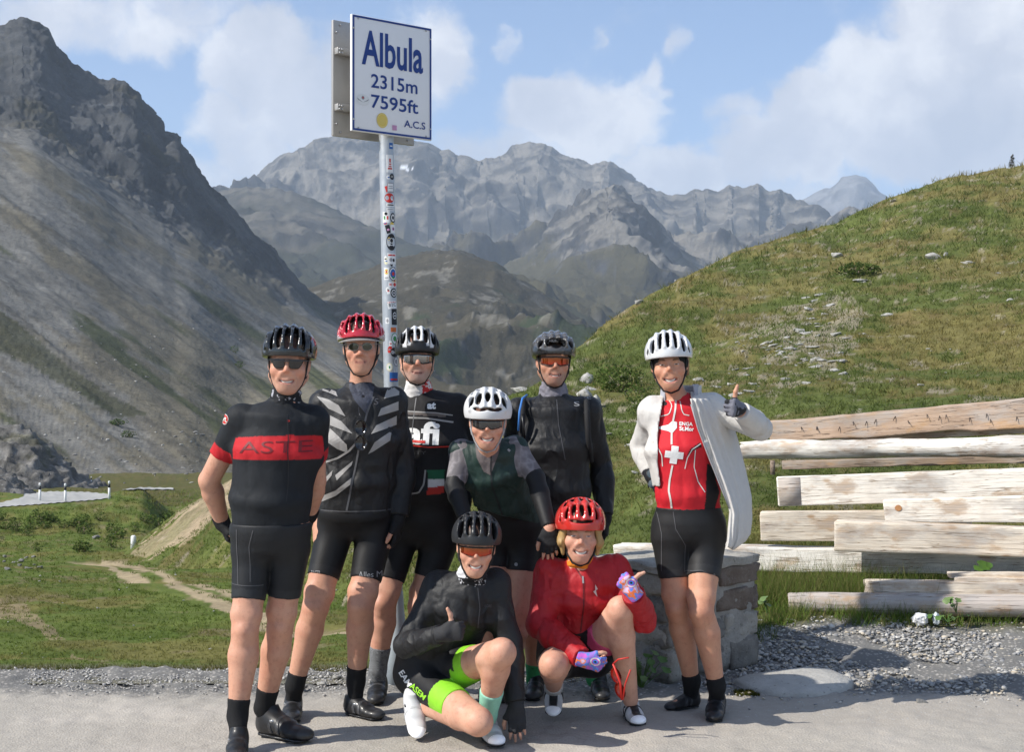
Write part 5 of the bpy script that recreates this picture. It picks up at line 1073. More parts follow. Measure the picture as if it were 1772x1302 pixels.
def pr_line(pts, target, Y, wpx, m, par, name='seam', lift=.0025):
    l = np.array(pts, float); dd = np.r_[0, np.cumsum(np.linalg.norm(np.diff(l, axis=0), axis=1))]; n = max(3, int(dd[-1] / 4)); q = np.linspace(0, dd[-1], n); l = np.stack([np.interp(q, dd, l[:, 0]), np.interp(q, dd, l[:, 1])], -1)
    tg = np.gradient(l, axis=0); tg /= np.linalg.norm(tg, axis=1, keepdims=True) + 1e-9; nn = np.stack([-tg[:, 1], tg[:, 0]], -1); c = l.mean(0); V2 = []
    for p, nq in zip(l, nn):
        for s_ in (-.5, .5): w_ = p + nq * s_ * wpx - c; V2.append((PXM(w_[0], Y), -PXM(w_[1], Y), 0))
    return decal(name, V2, [(2 * i, 2 * i + 1, 2 * i + 3, 2 * i + 2) for i in range(n - 1)], target, c, Y, m, par, 0, lift)
INK = dict(white=wht, black=blk, red=red, grey=gry, darkred=pm('dark_red_print', (.14, .006, .010), .2, 80, .6), silver=pm('reflective_grey', (.30, .29, .28), .18, 26, .55, .3), lime=pm('lime_print', (.28, .62, .03), .08, 60, .6), green=grn, blue=pm('blue_print', (.05, .2, .55), .15, 60), dim=pm('dim_print', (.075, .075, .08), .2, 60), zip=pm('zip_grey', (.10, .10, .105), .3, 300, .5), ivory=pm('ivory_print', (.62, .6, .56), .1, 60))

# ---------------------------------------------------------------- head, helmet, glasses
def mouth_arc(sm, wd=None):
    wd = wd or (.024 + .005 * sm); return [(x, -.0955 + 15 * x * x, -.0690 - .003 * sm + sm * 12 * x * x) for x in np.linspace(-wd, wd, 9)]
def head_prims(s, Rm, o, sc, fem=False, smile=.9, open_=0., long=1., jaw=1., nose=(1., 1.), chk=1.):
    s.tf(Rm, o, sc); L = long; jw = (.92 if fem else 1.) * jaw
    s.el((0, .018, .040), (.076, .097, .083), .03); s.el((0, -.018, -.033), (.0675 * (.98 if fem else 1) * (.5 + .5 * jaw), .078, .081 * L), .03)
    for x in (-1, 1): s.ec((x * .053 * jw, .008, -.058 * L), (x * .019 * jw, -.062, -.099 * L), .023, .019, k=.028)
    s.el((0, -.070, -.103 * L), (.026 * jw, .022, .019), .026)
    s.ec((-.033, -.081, .021), (.033, -.081, .021), .012 if fem else .0145, k=.018)
    for x in (-1, 1):
        s.el((x * .043, -.061, -.030), (.024 * chk, .023 * chk, .022 * chk), .02)
        s.el((x * .032, -.101, .001), (.019, .016, .0125), .014, 's')
        s.el((x * .032, -.0775, .000), .0125, .004)
    s.ec((0, -.085, .012), (0, -.085 - .022 * nose[0], .012 - .037 * nose[0]), .0070, (.0090 if fem else .0105) * nose[1], k=.013)
    for x in (-1, 1): s.el((x * .0105 * nose[1], -.074 - .020 * nose[0], .008 - .038 * nose[0]), (.0072 * nose[1], .0085, .0066), .008)
    s.el((0, -.079, -.074), (.034, .0165, .024), .020)
    for x in (-1, 1): s.ec((x * .021, -.093, -.038), (x * .037, -.079, -.066), .0075 * chk, .0065 * chk, k=.009)
    A = mouth_arc(smile)
    for a, b in zip(A[:-1], A[1:]):
        s.ec(np.add(a, (0, .001, .0036 + open_ * .5)), np.add(b, (0, .001, .0036 + open_ * .5)), .0030, k=.005)
    for a, b in zip(A[1:-2], A[2:-1]): s.ec(np.add(a, (0, .001, -.0050 - open_)), np.add(b, (0, .001, -.0050 - open_)), .0036, k=.005)
    if open_:
        for a, b in zip(A[:-1], A[1:]): s.ec(np.add(a, (0, -.002, -.001 - open_ * .3)), np.add(b, (0, -.002, -.001 - open_ * .3)), (.009, .0016 + open_ * .75), side=(0, 1, 0), k=.002, op='s')
    else:
        for a, b in zip(A[:-1], A[1:]): s.ec(np.add(a, (0, -.004, -.001)), np.add(b, (0, -.004, -.001)), (.005, .0012), side=(0, 1, 0), k=.002, op='s')
    for x in (-1, 1): s.el((x * .077, .016, -.010), (.010, .019, .032), .006); s.el((x * .086, .008, -.008), (.007, .010, .018), .004, 's')
    s.tf(); return A
def to_local(V, Rm, o, sc): return (np.asarray(V) - o) @ Rm / sc
def face_col(V, hd, base):
    """skin tone map: lips, flushed cheeks and nose, brows, stubble"""
    c = np.tile(np.array(base, float), (len(V), 1)); q = to_local(V, hd['R'], hd['o'], hd['s']); nearh = (np.abs(q) < .2).all(1) & (q[:, 2] > -.15)
    if not nearh.any(): return c
    Q = q[nearh]; cc = c[nearh]; L = hd.get('long', 1)
    g = lambda p, r: np.exp(-(((Q - p) / r) ** 2).sum(1))
    cc = mixc(cc, np.array(base) * (1.12, .66, .58), np.clip(.5 * (g((.042, -.07, -.034), .024) + g((-.042, -.07, -.034), .024) + g((0, -.11, -.03), .018)), 0, .8))
    if hd.get('stubble'): cc = mixc(cc, hd['stubble'][0], hd['stubble'][1] * np.clip(sst(-Q[:, 2], .045, .075) * sst(-Q[:, 1], -.02, .02) + 0 * Q[:, 0], 0, 1))
    A = np.array(hd['arc']); dz = Q[:, 2] - np.interp(Q[:, 0], A[:, 0], A[:, 2]); inx = (np.abs(Q[:, 0]) < .0295) & (Q[:, 1] < -.07); op_ = hd.get('open', 0)
    lip = inx & (dz > -.0085 - op_ * 1.3) & (dz < .0065 + op_ * .5); cc[lip] = mixc(cc[lip], hd.get('lip', (.40, .14, .115)), np.full(lip.sum(), .6))
    ins = inx & (np.abs(dz + op_ * .3 + .001) < .0010 + op_ * .75) & (np.abs(Q[:, 0]) < .027); cc[ins] = (.06, .018, .015)
    if hd.get('brow'):
        for x in (-1, 1): cc = mixc(cc, hd['brow'], np.clip(1.4 * np.exp(-((Q[:, 0] - x * .034) / .017) ** 4 - ((Q[:, 2] - .021 + 3 * (Q[:, 0] - x * .032) ** 2) / .0042) ** 2), 0, .85) * (Q[:, 1] < -.06))
    # hair on the scalp behind the face line
    if hd.get('hair') is not None:
        hh = sst(Q[:, 1] + .6 * (Q[:, 2] - .03) * -1, -.035, -.015) * sst(Q[:, 2], -.03, .0); cc = mixc(cc, hd['hair'], hh * (np.abs(Q[:, 0]) < .0765) * .0 + hh * sst(Q[:, 2], -.02, .01))
    cc = mixc(cc, hd.get('cap', (.022, .018, .015)), sst(Q[:, 2] - .0 * Q[:, 1], .050, .056))
    c[nearh] = cc; return c
def hl(hd, pts): return np.asarray(pts, float) @ hd['R'].T * hd['s'] + hd['o']
def helmet(hd, par, shell, foam, vents, mat_, rx=.111, ry=.145, rz=.106, cz=.046, rim=.031, colf=None, h=.0036, label=None, peak=False, ridges=((-.15, 22, 80, .001, .0075), (.15, 22, 80, .001, .0075), (-.45, 20, 78, .001, .0075), (.45, 20, 78, .001, .0075), (-.72, 14, 66, .001, .007), (.72, 14, 66, .001, .007))):
    s = Sd(); s.tf(hd['R'], hd['o'], hd['s']); cy_ = .014; c0 = np.array((0, cy_, cz)); r = np.array((rx, ry, rz))
    s.el(c0, r, .002)
    for (xf, p0, p1, dz, rr_) in ridges:              # raised ribs
        ps = [c0 + r * np.array((xf, -math.sqrt(1 - xf * xf) * math.cos(R(p)), math.sqrt(1 - xf * xf) * math.sin(R(p)))) for p in np.linspace(p0, p1, 5)]
        for a, b in zip(ps[:-1], ps[1:]): s.ec(a + (0, 0, dz), b + (0, 0, dz), rr_, k=.012)
    # back drawn out a little
    s.el((0, .085, .040), (.082, .085, .062), .03)
    def on(xf, ph, k=1.):
        q = math.sqrt(max(0, 1 - xf * xf)); return c0 + r * k * np.array((xf, -q * math.cos(R(ph)), q * math.sin(R(ph))))
    s.el(c0 + (0, 0, -.004), r - .024, .006, 's')
    for (xf, xf2, p0, p1, w_, dp) in vents:
        for sg in ((1,) if abs(xf) < .01 and abs(xf2) < .01 else (1, -1)):
            n = 4; pts = [on(sg * (xf + (xf2 - xf) * i / n), p0 + (p1 - p0) * i / n) for i in range(n + 1)]
            for i in range(n):
                wa, wb = [w_ * (.55 + .45 * math.sin(math.pi * min(.93, max(.12, (i + e) / n)))) for e in (0, 1)]
                nr = norm((pts[i] - c0) / r ** 2); a, b = pts[i], pts[i + 1]; sd = np.cross(norm(b - a), nr)
                s.ec(a, b, (wa, dp), (wb, dp), side=sd, k=.004, op='s')
    for (xf, p0, p1, dz, rr_) in ():
        pass
    # rim line: brow at the front, temples a little higher, low at the nape
    s.pl((0, -.10, rim), (0, .26 * .6, 1)); s.tf()
    V, Fc = net(s, h * 1.0); q = to_local(V, hd['R'], hd['o'], hd['s']); d = (q - c0) / r; k0 = np.sqrt((d ** 2).sum(1)); dep = (k0 - 1) * r.min()
    q2 = (q - (0, .085, .040)) / (.082, .085, .062); k2 = (np.sqrt((q2 ** 2).sum(1)) - 1) * .062; dep = np.maximum(dep, np.where(q[:, 1] > .03, k2, -1))
    ins = sst(-dep, .0035, .0065); col = np.tile(np.array(shell, float), (len(V), 1))
    if colf is not None: col = colf(q, col)
    col = mixc(col, foam, ins); o = obj('helmet', V, Fc, mat_, par, col=col)
    if label: o['label'] = label
    # inner pad ring, straps
    pts = [(x, -.004 + 0 * x, 0) for x in (0,)]
    for sg in (-1, 1):
        st_ = [(sg * .080, -.030, rim - .004), (sg * .0755, -.034, -.010), (sg * .070, -.036, -.050), (sg * .056, -.046, -.088), (sg * .034, -.062, -.122), (0, -.070, -.1335)]
        V, Fc = tube(hl(hd, np.array(st_) * (1, 1, hd.get('long', 1) * .4 + .6)), .0042 * hd['s'], 6); obj('strap', V, Fc, hd.get('strapm', STRAP), o)
        st_ = [(sg * .083, .045, rim - .03), (sg * .080, .022, -.034), (sg * .070, -.030, -.062)]
        V, Fc = tube(hl(hd, st_), .0038 * hd['s'], 6); obj('strap', V, Fc, hd.get('strapm', STRAP), o)
    return o
def lens_patch(hd, th0, th1, top, bot, Rr=.079, yc=-.0265, th=.0022, n=24, nv=6):
    V = []
    for k in range(2):
        for i in range(n + 1):
            a = th0 + (th1 - th0) * i / n; x = Rr * math.sin(a)
            for j in range(nv + 1):
                z = bot(x) + (top(x) - bot(x)) * j / nv; rr_ = Rr - k * th + .10 * (-(z * z)) * 1.2; V.append((rr_ * math.sin(a), yc - rr_ * math.cos(a), z))
    m_ = (n + 1) * (nv + 1); F1 = grid_faces(n + 1, nv + 1); Fc = [tuple(f[::-1]) for f in F1] + [tuple(f + m_) for f in F1]
    ring = [i * (nv + 1) for i in range(n + 1)] + [n * (nv + 1) + j for j in range(1, nv + 1)] + [i * (nv + 1) + nv for i in range(n - 1, -1, -1)] + [j for j in range(nv - 1, 0, -1)]
    for a, b in zip(ring, ring[1:] + ring[:1]): Fc.append((a, b, b + m_, a + m_))
    return hl(hd, V), Fc
def glasses(hd, par, kind, lm_, fm_, name='sunglasses', label=None, dz=0., half=60, z0=None, deep=.022):
    fr = []; P_ = lambda a, z, R_=.0795, yc=-.0265: (R_ * math.sin(a), yc - R_ * math.cos(a), z)
    if kind == 'round':
        fr.append(tube(hl(hd, [(-.009, -.1035, .006 + dz), (0, -.105, .009 + dz), (.009, -.1035, .006 + dz)]), .0016, 6))
    else:
        top = lambda x: .0185 + dz - 1.0 * x * x; A = np.linspace(-R(half), R(half), 19); fr.append(tube(hl(hd, [P_(a, top(.079 * math.sin(a)) + .0005) for a in A]), .0026, 6))
        if kind == 'full':
            bt_ = lambda x: -deep + dz + (.6 * deep) * math.exp(-(x / .011) ** 2) + 1.6 * x * x; fr.append(tube(hl(hd, [P_(a, bt_(.079 * math.sin(a))) for a in A]), .0022, 6))
    for sg in (-1, 1):
        fr.append(tube(hl(hd, [(sg * .066 if kind != 'round' else sg * .053, -.070 if kind != 'round' else -.096, .012 + dz), (sg * .0755, -.045, .011 + dz), (sg * .0795, .0, .008 + dz), (sg * .080, .024, -.004 + dz)]), .0026 if kind != 'round' else .0014, 6))
    V, Fc = merge(fr); g_ = obj(name, V, Fc, fm_, par)
    if label: g_['label'] = label
    if kind == 'round':
        for sg in (-1, 1):
            c = np.array((sg * .031, -.1005, .0 + dz)); n = 22; rim_ = [c + (.0225 * math.cos(2 * math.pi * i / n), .006 * abs(math.cos(2 * math.pi * i / n)) * (1 if math.cos(2 * math.pi * i / n) * sg > 0 else .2), .0175 * math.sin(2 * math.pi * i / n)) for i in range(n + 1)]
            V, Fc = tube(hl(hd, rim_), .0014, 6); obj('rim', V, Fc, fm_, g_); V = [c - (0, .001, 0)] + rim_[:-1]; Fc = [(0, 1 + i, 1 + (i + 1) % n) for i in range(n)]; V2 = [np.array(q) + (0, .002, 0) for q in V]
            V, Fc = merge([(hl(hd, V), Fc), (hl(hd, V2), [f[::-1] for f in Fc])]); obj('lens', V, Fc, lm_, g_)
    else:
        top = lambda x: .0185 + dz - 1.0 * x * x; bot = lambda x: -deep + dz + (.6 * deep) * math.exp(-(x / .011) ** 2) + 1.6 * x * x
        if kind == 'pair':
            for sg in (-1, 1):
                b2 = lambda x: -deep * .86 + dz + .75 * deep * math.exp(-(abs(x) / .0115) ** 2) + 10 * max(0, abs(x) - .044) ** 1.5; a0, a1 = (R(7), R(half)) if sg > 0 else (-R(half), -R(7)); V, Fc = lens_patch(hd, a0, a1, top, b2); obj('lens', V, Fc, lm_, g_)
            V, Fc = tube(hl(hd, [P_(a, .012 + dz) for a in (-.14, 0, .14)]), .003, 6); obj('bridge', V, Fc, fm_, g_)
        else: V, Fc = lens_patch(hd, -R(half), R(half), top, bot); obj('lens', V, Fc, lm_, g_)
        V, Fc = tube(hl(hd, [(-.009, -.1, -.012 + dz), (0, -.1005, .0 + dz), (.009, -.1, -.012 + dz)]), .0025, 6); obj('nose_piece', V, Fc, fm_, g_)
    return g_
def brows(hd, par, col):
    m = pm('eyebrow_hair', col, .3, 300, .8, .4)
    for sg in (-1, 1):
        V, Fc = tube(hl(hd, [(sg * .017, -.0925, .0210), (sg * .027, -.0930, .0245), (sg * .038, -.0890, .0250), (sg * .049, -.0785, .0205)]), np.array((.0022, .0030, .0026, .0012)) * hd['s'], 6); obj('eyebrow', V, Fc, m, par)
def teeth(hd, par, wd=.021, hgt=.0062):
    A = np.array(hd['arc']); wd = min(.0245, wd * 1.14); V = []; n = 14
    for i in range(n + 1):
        x = -wd + 2 * wd * i / n; z = np.interp(x, A[:, 0], A[:, 2]); y = np.interp(x, A[:, 0], A[:, 1]) + .0022; op_ = hd.get('open', 0)
        for zz in (.003 + op_ * .35, -hgt * (1 - (x / wd) ** 4 * .6) + op_ * .2): V.append((x, y, z + zz))
    o = obj('teeth', hl(hd, V), [(2 * i, 2 * i + 1, 2 * i + 3, 2 * i + 2) for i in range(n)], TEETH, par)
EYEM = None
def eyes(hd, par, col=(.10, .13, .16), squint=.0042):
    m, t = newmat('eye'); t.surf(t.attr('Col').outputs['Color'], .15, None, spec=.5, Coat_Weight=.3)
    for sg in (-1, 1):
        V = []; cc = []; n, k = 16, 9
        for i in range(k):
            for j in range(n):
                a = math.pi * i / (k - 1); b = 2 * math.pi * j / n; x, z, y = math.sin(a) * math.cos(b), math.sin(a) * math.sin(b), -math.cos(a); V.append((sg * .032 + .0125 * x, -.0835 + .0075 * y, .0005 + squint * z)); rr_ = math.hypot(.0125 * x, squint * z); cc.append(col if abs(x * .0125) < .0052 and y < 0 else (.62, .58, .54))
                if z > .62: cc[-1] = (.03, .02, .015)
        Fc = [(i * n + j, i * n + (j + 1) % n, (i + 1) * n + (j + 1) % n, (i + 1) * n + j) for i in range(k - 1) for j in range(n)]; obj('eye', hl(hd, V), Fc, m, par, col=np.array(cc))

# ---------------------------------------------------------------- hands and shoes
CURL = dict(fist=(80, 98, 60), relaxed=(28, 34, 22), flat=(8, 12, 8), grip=(55, 60, 35), plant=(4, 14, 10))
def hand_prims(s, w_, X, T, N, pose='relaxed', sc=1., thumb=None, infl=0., fingers=3, kf=.006, palm=True):
    """palm, five unequal jointed fingers; X wrist to knuckles, T towards the thumb, N out of the back of the hand"""
    X = norm(X); T = norm(T - X * np.dot(T, X)); N = np.cross(X, T) * (1 if np.dot(np.cross(X, T), N) > 0 else -1); w_ = np.asarray(w_, float); pt = lambda x, t, n: w_ + sc * (x * X + t * T + n * N); i_ = infl
    if palm:
        s.ec(pt(-.01, 0, 0), pt(.03, .0, 0), (.028 * sc + i_, .020 * sc + i_), (.036 * sc + i_, .018 * sc + i_), side=T, k=.012)
        s.ec(pt(.03, 0, 0), pt(.082, .0, .001), (.036 * sc + i_, .017 * sc + i_), (.041 * sc + i_, .0135 * sc + i_), side=T, k=.012)
        s.ec(pt(.018, .024, -.006), pt(.05, .030, -.010), .016 * sc + i_, k=.012)
    c = [R(q) for q in CURL[pose]]
    for fi, (off, ln, rr_) in enumerate(((.0295, .074, .0088), (.0100, .082, .0092), (-.0100, .077, .0088), (-.0290, .060, .0078))):
        p = pt(.086 - .004 * abs(fi - 1), off, .001); ang = 0; sp = (off / .03) * (.10 if pose in ('flat', 'plant') else .03)
        for j, fr in enumerate((.44, .31, .25)):
            ang += c[j] * (1 + .06 * (fi - 1)); d = (X + T * sp) * math.cos(ang) - N * math.sin(ang); q = p + norm(d) * ln * fr * sc
            if j < fingers: s.ec(p, q, (rr_ * (1 - .09 * j)) * sc + i_, (rr_ * (1 - .09 * (j + 1))) * sc + i_, k=kf)
            p = q
    tb = pt(.030, .030, -.006)
    if pose == 'fist' and thumb == 'up': th_ = [pt(.052, .046, -.004), pt(.056, .082, .0), pt(.050, .110, .006)]
    elif pose == 'fist': th_ = [pt(.062, .044, -.018), pt(.083, .026, -.040), pt(.078, .0, -.048)]
    else: th_ = [pt(.055, .052, -.012), pt(.082, .060, -.022), pt(.102, .060, -.030)]
    rs = (.0135, .0115, .0102, .009); q0 = tb
    for j, q in enumerate(th_):
        if j < fingers + 0: s.ec(q0, q, rs[j] * sc + i_, rs[j + 1] * sc + i_, k=.008)
        q0 = q
    return s
def shoe(par, heel, toe, col, up=(0, 0, 1), sole_col=(.015, .015, .015), strap_col=None, wd=1., L=None, label=None, tongue=None):
    heel, toe = np.asarray(heel, float), np.asarray(toe, float); X = norm(toe - heel); Zu = norm(np.asarray(up, float) - X * np.dot(up, X)); Yv = np.cross(Zu, X); k = (L or np.linalg.norm(toe - heel)) / .28; Rm = np.stack([X, Yv, Zu], 1)
    s = Sd(); s.tf(Rm, heel, k)
    s.el((.042, 0, .046), (.043, .036 * wd, .046), .02); s.ec((.05, 0, .042), (.165, 0, .034), (.039 * wd, .038), (.046 * wd, .028), side=(0, 1, 0), k=.02); s.el((.205, .002, .028), (.072, .046 * wd, .030), .02); s.ec((.072, 0, .055), (.052, 0, .108), (.037, .044), (.037, .044), side=(0, 1, 0), k=.03, flat=2); s.ec((.06, 0, .078), (.15, 0, .052), (.032, .026), (.034, .018), side=(0, 1, 0), k=.03)
    s.ec((.10, 0, .075), (.16, 0, .052), (.020, .012), (.026, .012), side=(0, 1, 0), k=.02)
    s.pl((0, 0, .012), (0, 0, 1)); tc_ = np.array(tongue if tongue is not None else col)
    def cf(V):
        q = to_local(V, Rm, heel, k); c = np.tile(np.array(col, float), (len(V), 1)); c = mixc(c, tc_, sst(.024 - np.abs(q[:, 1]), 0, .004) * sst(q[:, 2], .048, .056) * sst(q[:, 0], .05, .06)); c = mixc(c, np.array(col) * 2.2 + .006, sst(q[:, 0], .232, .238) * .8); c = mixc(c, np.array(col) * 1.8 + .004, sst(.05 - q[:, 0], 0, .004) * sst(.06 - q[:, 2], 0, .004) * .7); return mixc(c, np.array(col) * .6, sst(.021 - q[:, 2], 0, .003))
    o = put_solid('shoe', s, .0045 * k, SHOEM, par, cf)
    if label: o['label'] = label
    s2 = Sd(); s2.tf(Rm, heel, k); s2.ec((.042, 0, .006), (.12, 0, .006), (.036 * wd, .03), (.036 * wd, .03), side=(0, 1, 0), k=.02); s2.ec((.12, 0, .006), (.222, .002, .008), (.037 * wd, .03), (.044 * wd, .03), side=(0, 1, 0), k=.02); s2.pl((0, 0, .0125), (0, 0, -1)); s2.pl((0, 0, .002), (0, 0, 1))
    put_solid('sole', s2, .005 * k, BLKP if max(sole_col) < .1 else SHOEM, o, sole_col)
    for x_, sl_p in ((.105, .35), (.145, .25)):
        s3 = Sd(); s3.tf(Rm, heel, k); s3.ec((.05, 0, .042), (.165, 0, .034), (.0435 * wd, .0445), (.0505 * wd, .0335), side=(0, 1, 0), k=.02); s3.ec((.06, 0, .078), (.15, 0, .052), (.0345, .0292), (.0365, .0212), side=(0, 1, 0), k=.03); s3.pl((x_ - .009, 0, .03), (1, 0, sl_p)); s3.pl((x_ + .009, 0, .03), (-1, 0, -sl_p)); s3.pl((0, 0, .022), (0, 0, 1)); put_solid('strap', s3, .0034 * k, SHOEM, o, strap_col if strap_col is not None else np.array(col) * (.75 if max(col) > .2 else 3.2) + .008)
    V, Fc = tube([heel + Rm @ np.array((.105, -.030 * wd, .066)) * k, heel + Rm @ np.array((.107, -.038 * wd, .074)) * k], .011 * k, 12); obj('dial', V, Fc, BLKP if max(col) > .2 else bolt_m, o)
    return o
# ---------------------------------------------------------------- riders
def lp(a, b, t_): return np.asarray(a, float) * (1 - t_) + np.asarray(b, float) * t_
def folds(amp, fr, seed, st=(1, 1, .55)): return lambda P: amp * (ridged(P * st, fr, 3, .5, seed) - .8)
class Rider:
    def __init__(s, label, base, skin, head, stations, sh, el, wr, hip, kn, an, heel, toe, hands, ra=(.052, .043, .045, .029), rl=(.088, .058, .064, .037), fem=False, smile=.8, open_=0., long=1., hk=None, toeup=((0, 0, 1), (0, 0, 1)), hs=1., neckr=.054, jaw=1., nose=(1., 1.), chk=1.):
        s.root = empty('person', base, label, 'person', 'cyclists posing under the pass sign'); s.sk = np.minimum(np.array(skin) * (1.16, 1.12, 1.06), .72)
        J = lambda q: U(*q); s.sh, s.el, s.wr, s.hip, s.kn, s.an = [[J(q) for q in a] for a in (sh, el, wr, hip, kn, an)]
        s.heel = [J(q) if len(q) == 3 else np.array(((q[0] - 886) / F * q[1], q[1], 0.)) for q in heel]; s.toe = [J(q) if len(q) == 3 else np.array(((q[0] - 886) / F * q[1], q[1], 0.)) for q in toe]
        s.st = [(J(q[:3]), q[3], q[4]) for q in stations]; s.ra, s.rl, s.hands, s.hs, s.fem = ra, rl, hands, hs, fem; s.toeup = toeup
        (hx, hy, hY), (yw, pt_, rl_), sc = head; s.hd = dict(R=rot(yw, pt_, rl_), o=U(hx, hy, hY), s=sc, open=open_, long=long); s.hd.update(hk or {})
        s.side = norm(s.sh[1] - s.sh[0]); s.neckr = neckr
        b = Sd(); s.torso(b, 0); nb = s.st[-1][0]; hb = s.hd['o'] + s.hd['R'] @ np.array((0, .022, -.075)) * sc; b.ec(nb - (0, 0, .03), hb, neckr * 1.08, neckr, k=.03)
        s.hd['arc'] = head_prims(b, s.hd['R'], s.hd['o'], sc, fem, smile, open_, long, jaw, nose, chk)
        b2 = Sd(); s.torso(b2, 0, 0, 3, False); b.extra = (b2, .006)
        for i in (0, 1):
            s.arm(b, i, 0); h = hands[i]
            if h: hand_prims(b, s.wr[i], *h[:3], pose=h[3], thumb=h[4] if len(h) > 4 else None, sc=hs)
            q_ = b if i == 0 else b2; s.leg(q_, i, 0); q_.ec(s.an[i], lp(s.heel[i], s.toe[i], .22) + np.array(s.toeup[i]) * .05, .032, .028, k=.01); q_.ec(lp(s.heel[i], s.toe[i], .22) + np.array(s.toeup[i]) * .042, lp(s.heel[i], s.toe[i], .72) + np.array(s.toeup[i]) * .030, .022, .018, k=.008)
        V, Fc = net(b, .0062); c = face_col(V, s.hd, s.sk)
        for i in (0, 1):
            c = mixc(c, s.sk * (1.05, .84, .78), np.clip(.8 * np.exp(-((V - s.kn[i]) ** 2).sum(1) / .05 ** 2), 0, 1))
        s.body = obj('body', V, Fc, SKIN, s.root, col=c)
    def torso(s, b, infl, i0=0, i1=None, sh=True, k=.05):
        st = s.st[i0:i1]
        for (p, rx, ry), (q, sx, sy) in zip(st[:-1], st[1:]): b.ec(p, q, (rx + infl, ry + infl), (sx + infl, sy + infl), side=s.side, k=k, cap=.055)
        if sh:
            nb = s.st[-1][0]
            for i in (0, 1): b.ec(nb - (0, 0, .045), s.sh[i] + (0, 0, .002), .040 + infl, s.ra[0] * .98 + infl, k=.05)
    def arm(s, b, i, infl, t0=0., t1=2., flat=False, k=.028, kf=.012, loose=0.):
        r0, r1, r2, r3 = s.ra
        if t0 < 1:
            e = min(t1, 1.); b.ec(lp(s.sh[i], s.el[i], t0), lp(s.sh[i], s.el[i], e), r0 + (r1 - r0) * t0 + infl, r0 + (r1 - r0) * e + infl + loose * (e > .9), k=k, flat=(2 if flat and t1 <= 1 else 0) | (1 if flat and t0 > 0 else 0))
        if t1 > 1:
            m_ = lp(s.el[i], s.wr[i], .3); e = min(t1 - 1, 1.); a0 = max(t0 - 1, 0)
            if a0 < .3: b.ec(lp(s.el[i], s.wr[i], a0), m_, r1 + infl + loose, r2 + infl + loose, k=kf if t0 < 1 else k, flat=1 if flat and a0 > 0 else 0)
            b.ec(lp(s.el[i], s.wr[i], max(.3, a0)), lp(s.el[i], s.wr[i], e), r2 + (r3 - r2) * max(0, (a0 - .3) / .7) + infl + loose, r2 + (r3 - r2) * (e - .3) / .7 + infl + loose * .6, k=kf, flat=(2 if flat else 0) | (1 if flat and a0 > .3 else 0))
    def leg(s, b, i, infl, t0=0., t1=2., flat=False, k=.022):
        r0, r1, r2, r3 = s.rl; hip, kn, an = s.hip[i], s.kn[i], s.an[i]; kh = .055; fw = norm(kn - hip); an_d = norm(an - kn); fr = fw - an_d; fr = fr / np.linalg.norm(fr) if np.linalg.norm(fr) > .35 else norm(np.cross(s.side, fw)) * (1 if np.cross(s.side, fw)[1] < 0 else -1); sd = norm(np.cross(fr, an_d))
        if t0 < 1:
            e = min(t1, 1.); b.ec(lp(hip, kn, t0), lp(hip, kn, e), (r0 + (r1 - r0) * t0 + infl, (r0 + (r1 - r0) * t0) * 1.04 + infl), r0 + (r1 - r0) * e + infl, k=kh, flat=2 if flat and t1 <= 1 else 0)
            if t1 > 1:
                b.el(kn + fr * r1 * .62, (r1 * .50 + infl,) * 3, k=.022); b.el(lp(kn, an, .13) + fr * r1 * .50, r1 * .40 + infl, k=.02)
                for g_ in (-1, 1): b.el(lp(hip, kn, .80) + sd * g_ * r1 * .52 + fr * r1 * .28, r1 * .62 + infl, k=.03)
        if t1 > 1:
            d = norm(an - kn); th_ = norm(kn - hip); back = th_ - d * (th_ @ d); ln = np.linalg.norm(back); back = -back / ln if ln > .25 else np.array((0, 1., 0)); m_ = lp(kn, an, .30) + .014 * (back if ln <= .25 else -(-back) * -1 if False else back)
            e = min(t1 - 1, 1.); a0 = max(t0 - 1, 0)
            if a0 < .30:
                b.ec(lp(kn, an, a0), m_, r1 * .93 + infl, r2 * .94 + infl, k=k); [b.ec(lp(kn, an, .14) + back * r2 * .42 + sd * g_ * r2 * .36, lp(kn, an, .42 + .05 * (g_ > 0)) + back * r2 * .30 + sd * g_ * r2 * .26, r2 * .50 + infl, r2 * .34 + infl, k=.025) for g_ in (-1, 1)]
            p0 = m_ if a0 <= .3 else lp(m_, an, (a0 - .3) / .7); ra_ = r2 + (r3 - r2) * max(0, (a0 - .3) / .7)
            b.ec(p0, lp(m_, an, (e - .3) / .7), ra_ + infl, r2 + (r3 - r2) * (e - .3) / .7 + infl, k=k, flat=(2 if flat else 0) | (1 if flat and a0 > .3 else 0))
    # garments
    def shorts(s, t_=(.6, .6), col=(.011, .011, .012), top=None, infl=.006, colf=None, label=None, mat_=None):
        b = Sd(); s.torso(b, infl + .002, 0, 4, False, .05)
        if top: b.pl(U(*top), (0, 0, -1))
        b2 = Sd(); s.torso(b2, infl + .002, 0, 4, False, .05)
        if top: b2.pl(U(*top), (0, 0, -1))
        s.leg(b, 0, infl, 0, t_[0], True); s.leg(b2, 1, infl, 0, t_[1], True); b.extra = (b2, .006)
        def cf(V):
            c = np.tile(np.array(col, float), (len(V), 1))
            for i in (0, 1):
                d = s.kn[i] - s.hip[i]; L2 = d @ d; tt = (V - s.hip[i]) @ d / L2; near = np.linalg.norm(V - s.hip[i] - np.clip(tt, 0, 1)[:, None] * d, axis=1) < .12
                c[near & (tt > t_[i] - .12)] = np.array(col) * 1.35 + .002
            return colf(V, c) if colf else c
        o = put_solid('shorts', b, .0062, mat_ or LYCRA, s.root, cf); 
        if label: o['label'] = label
        return o
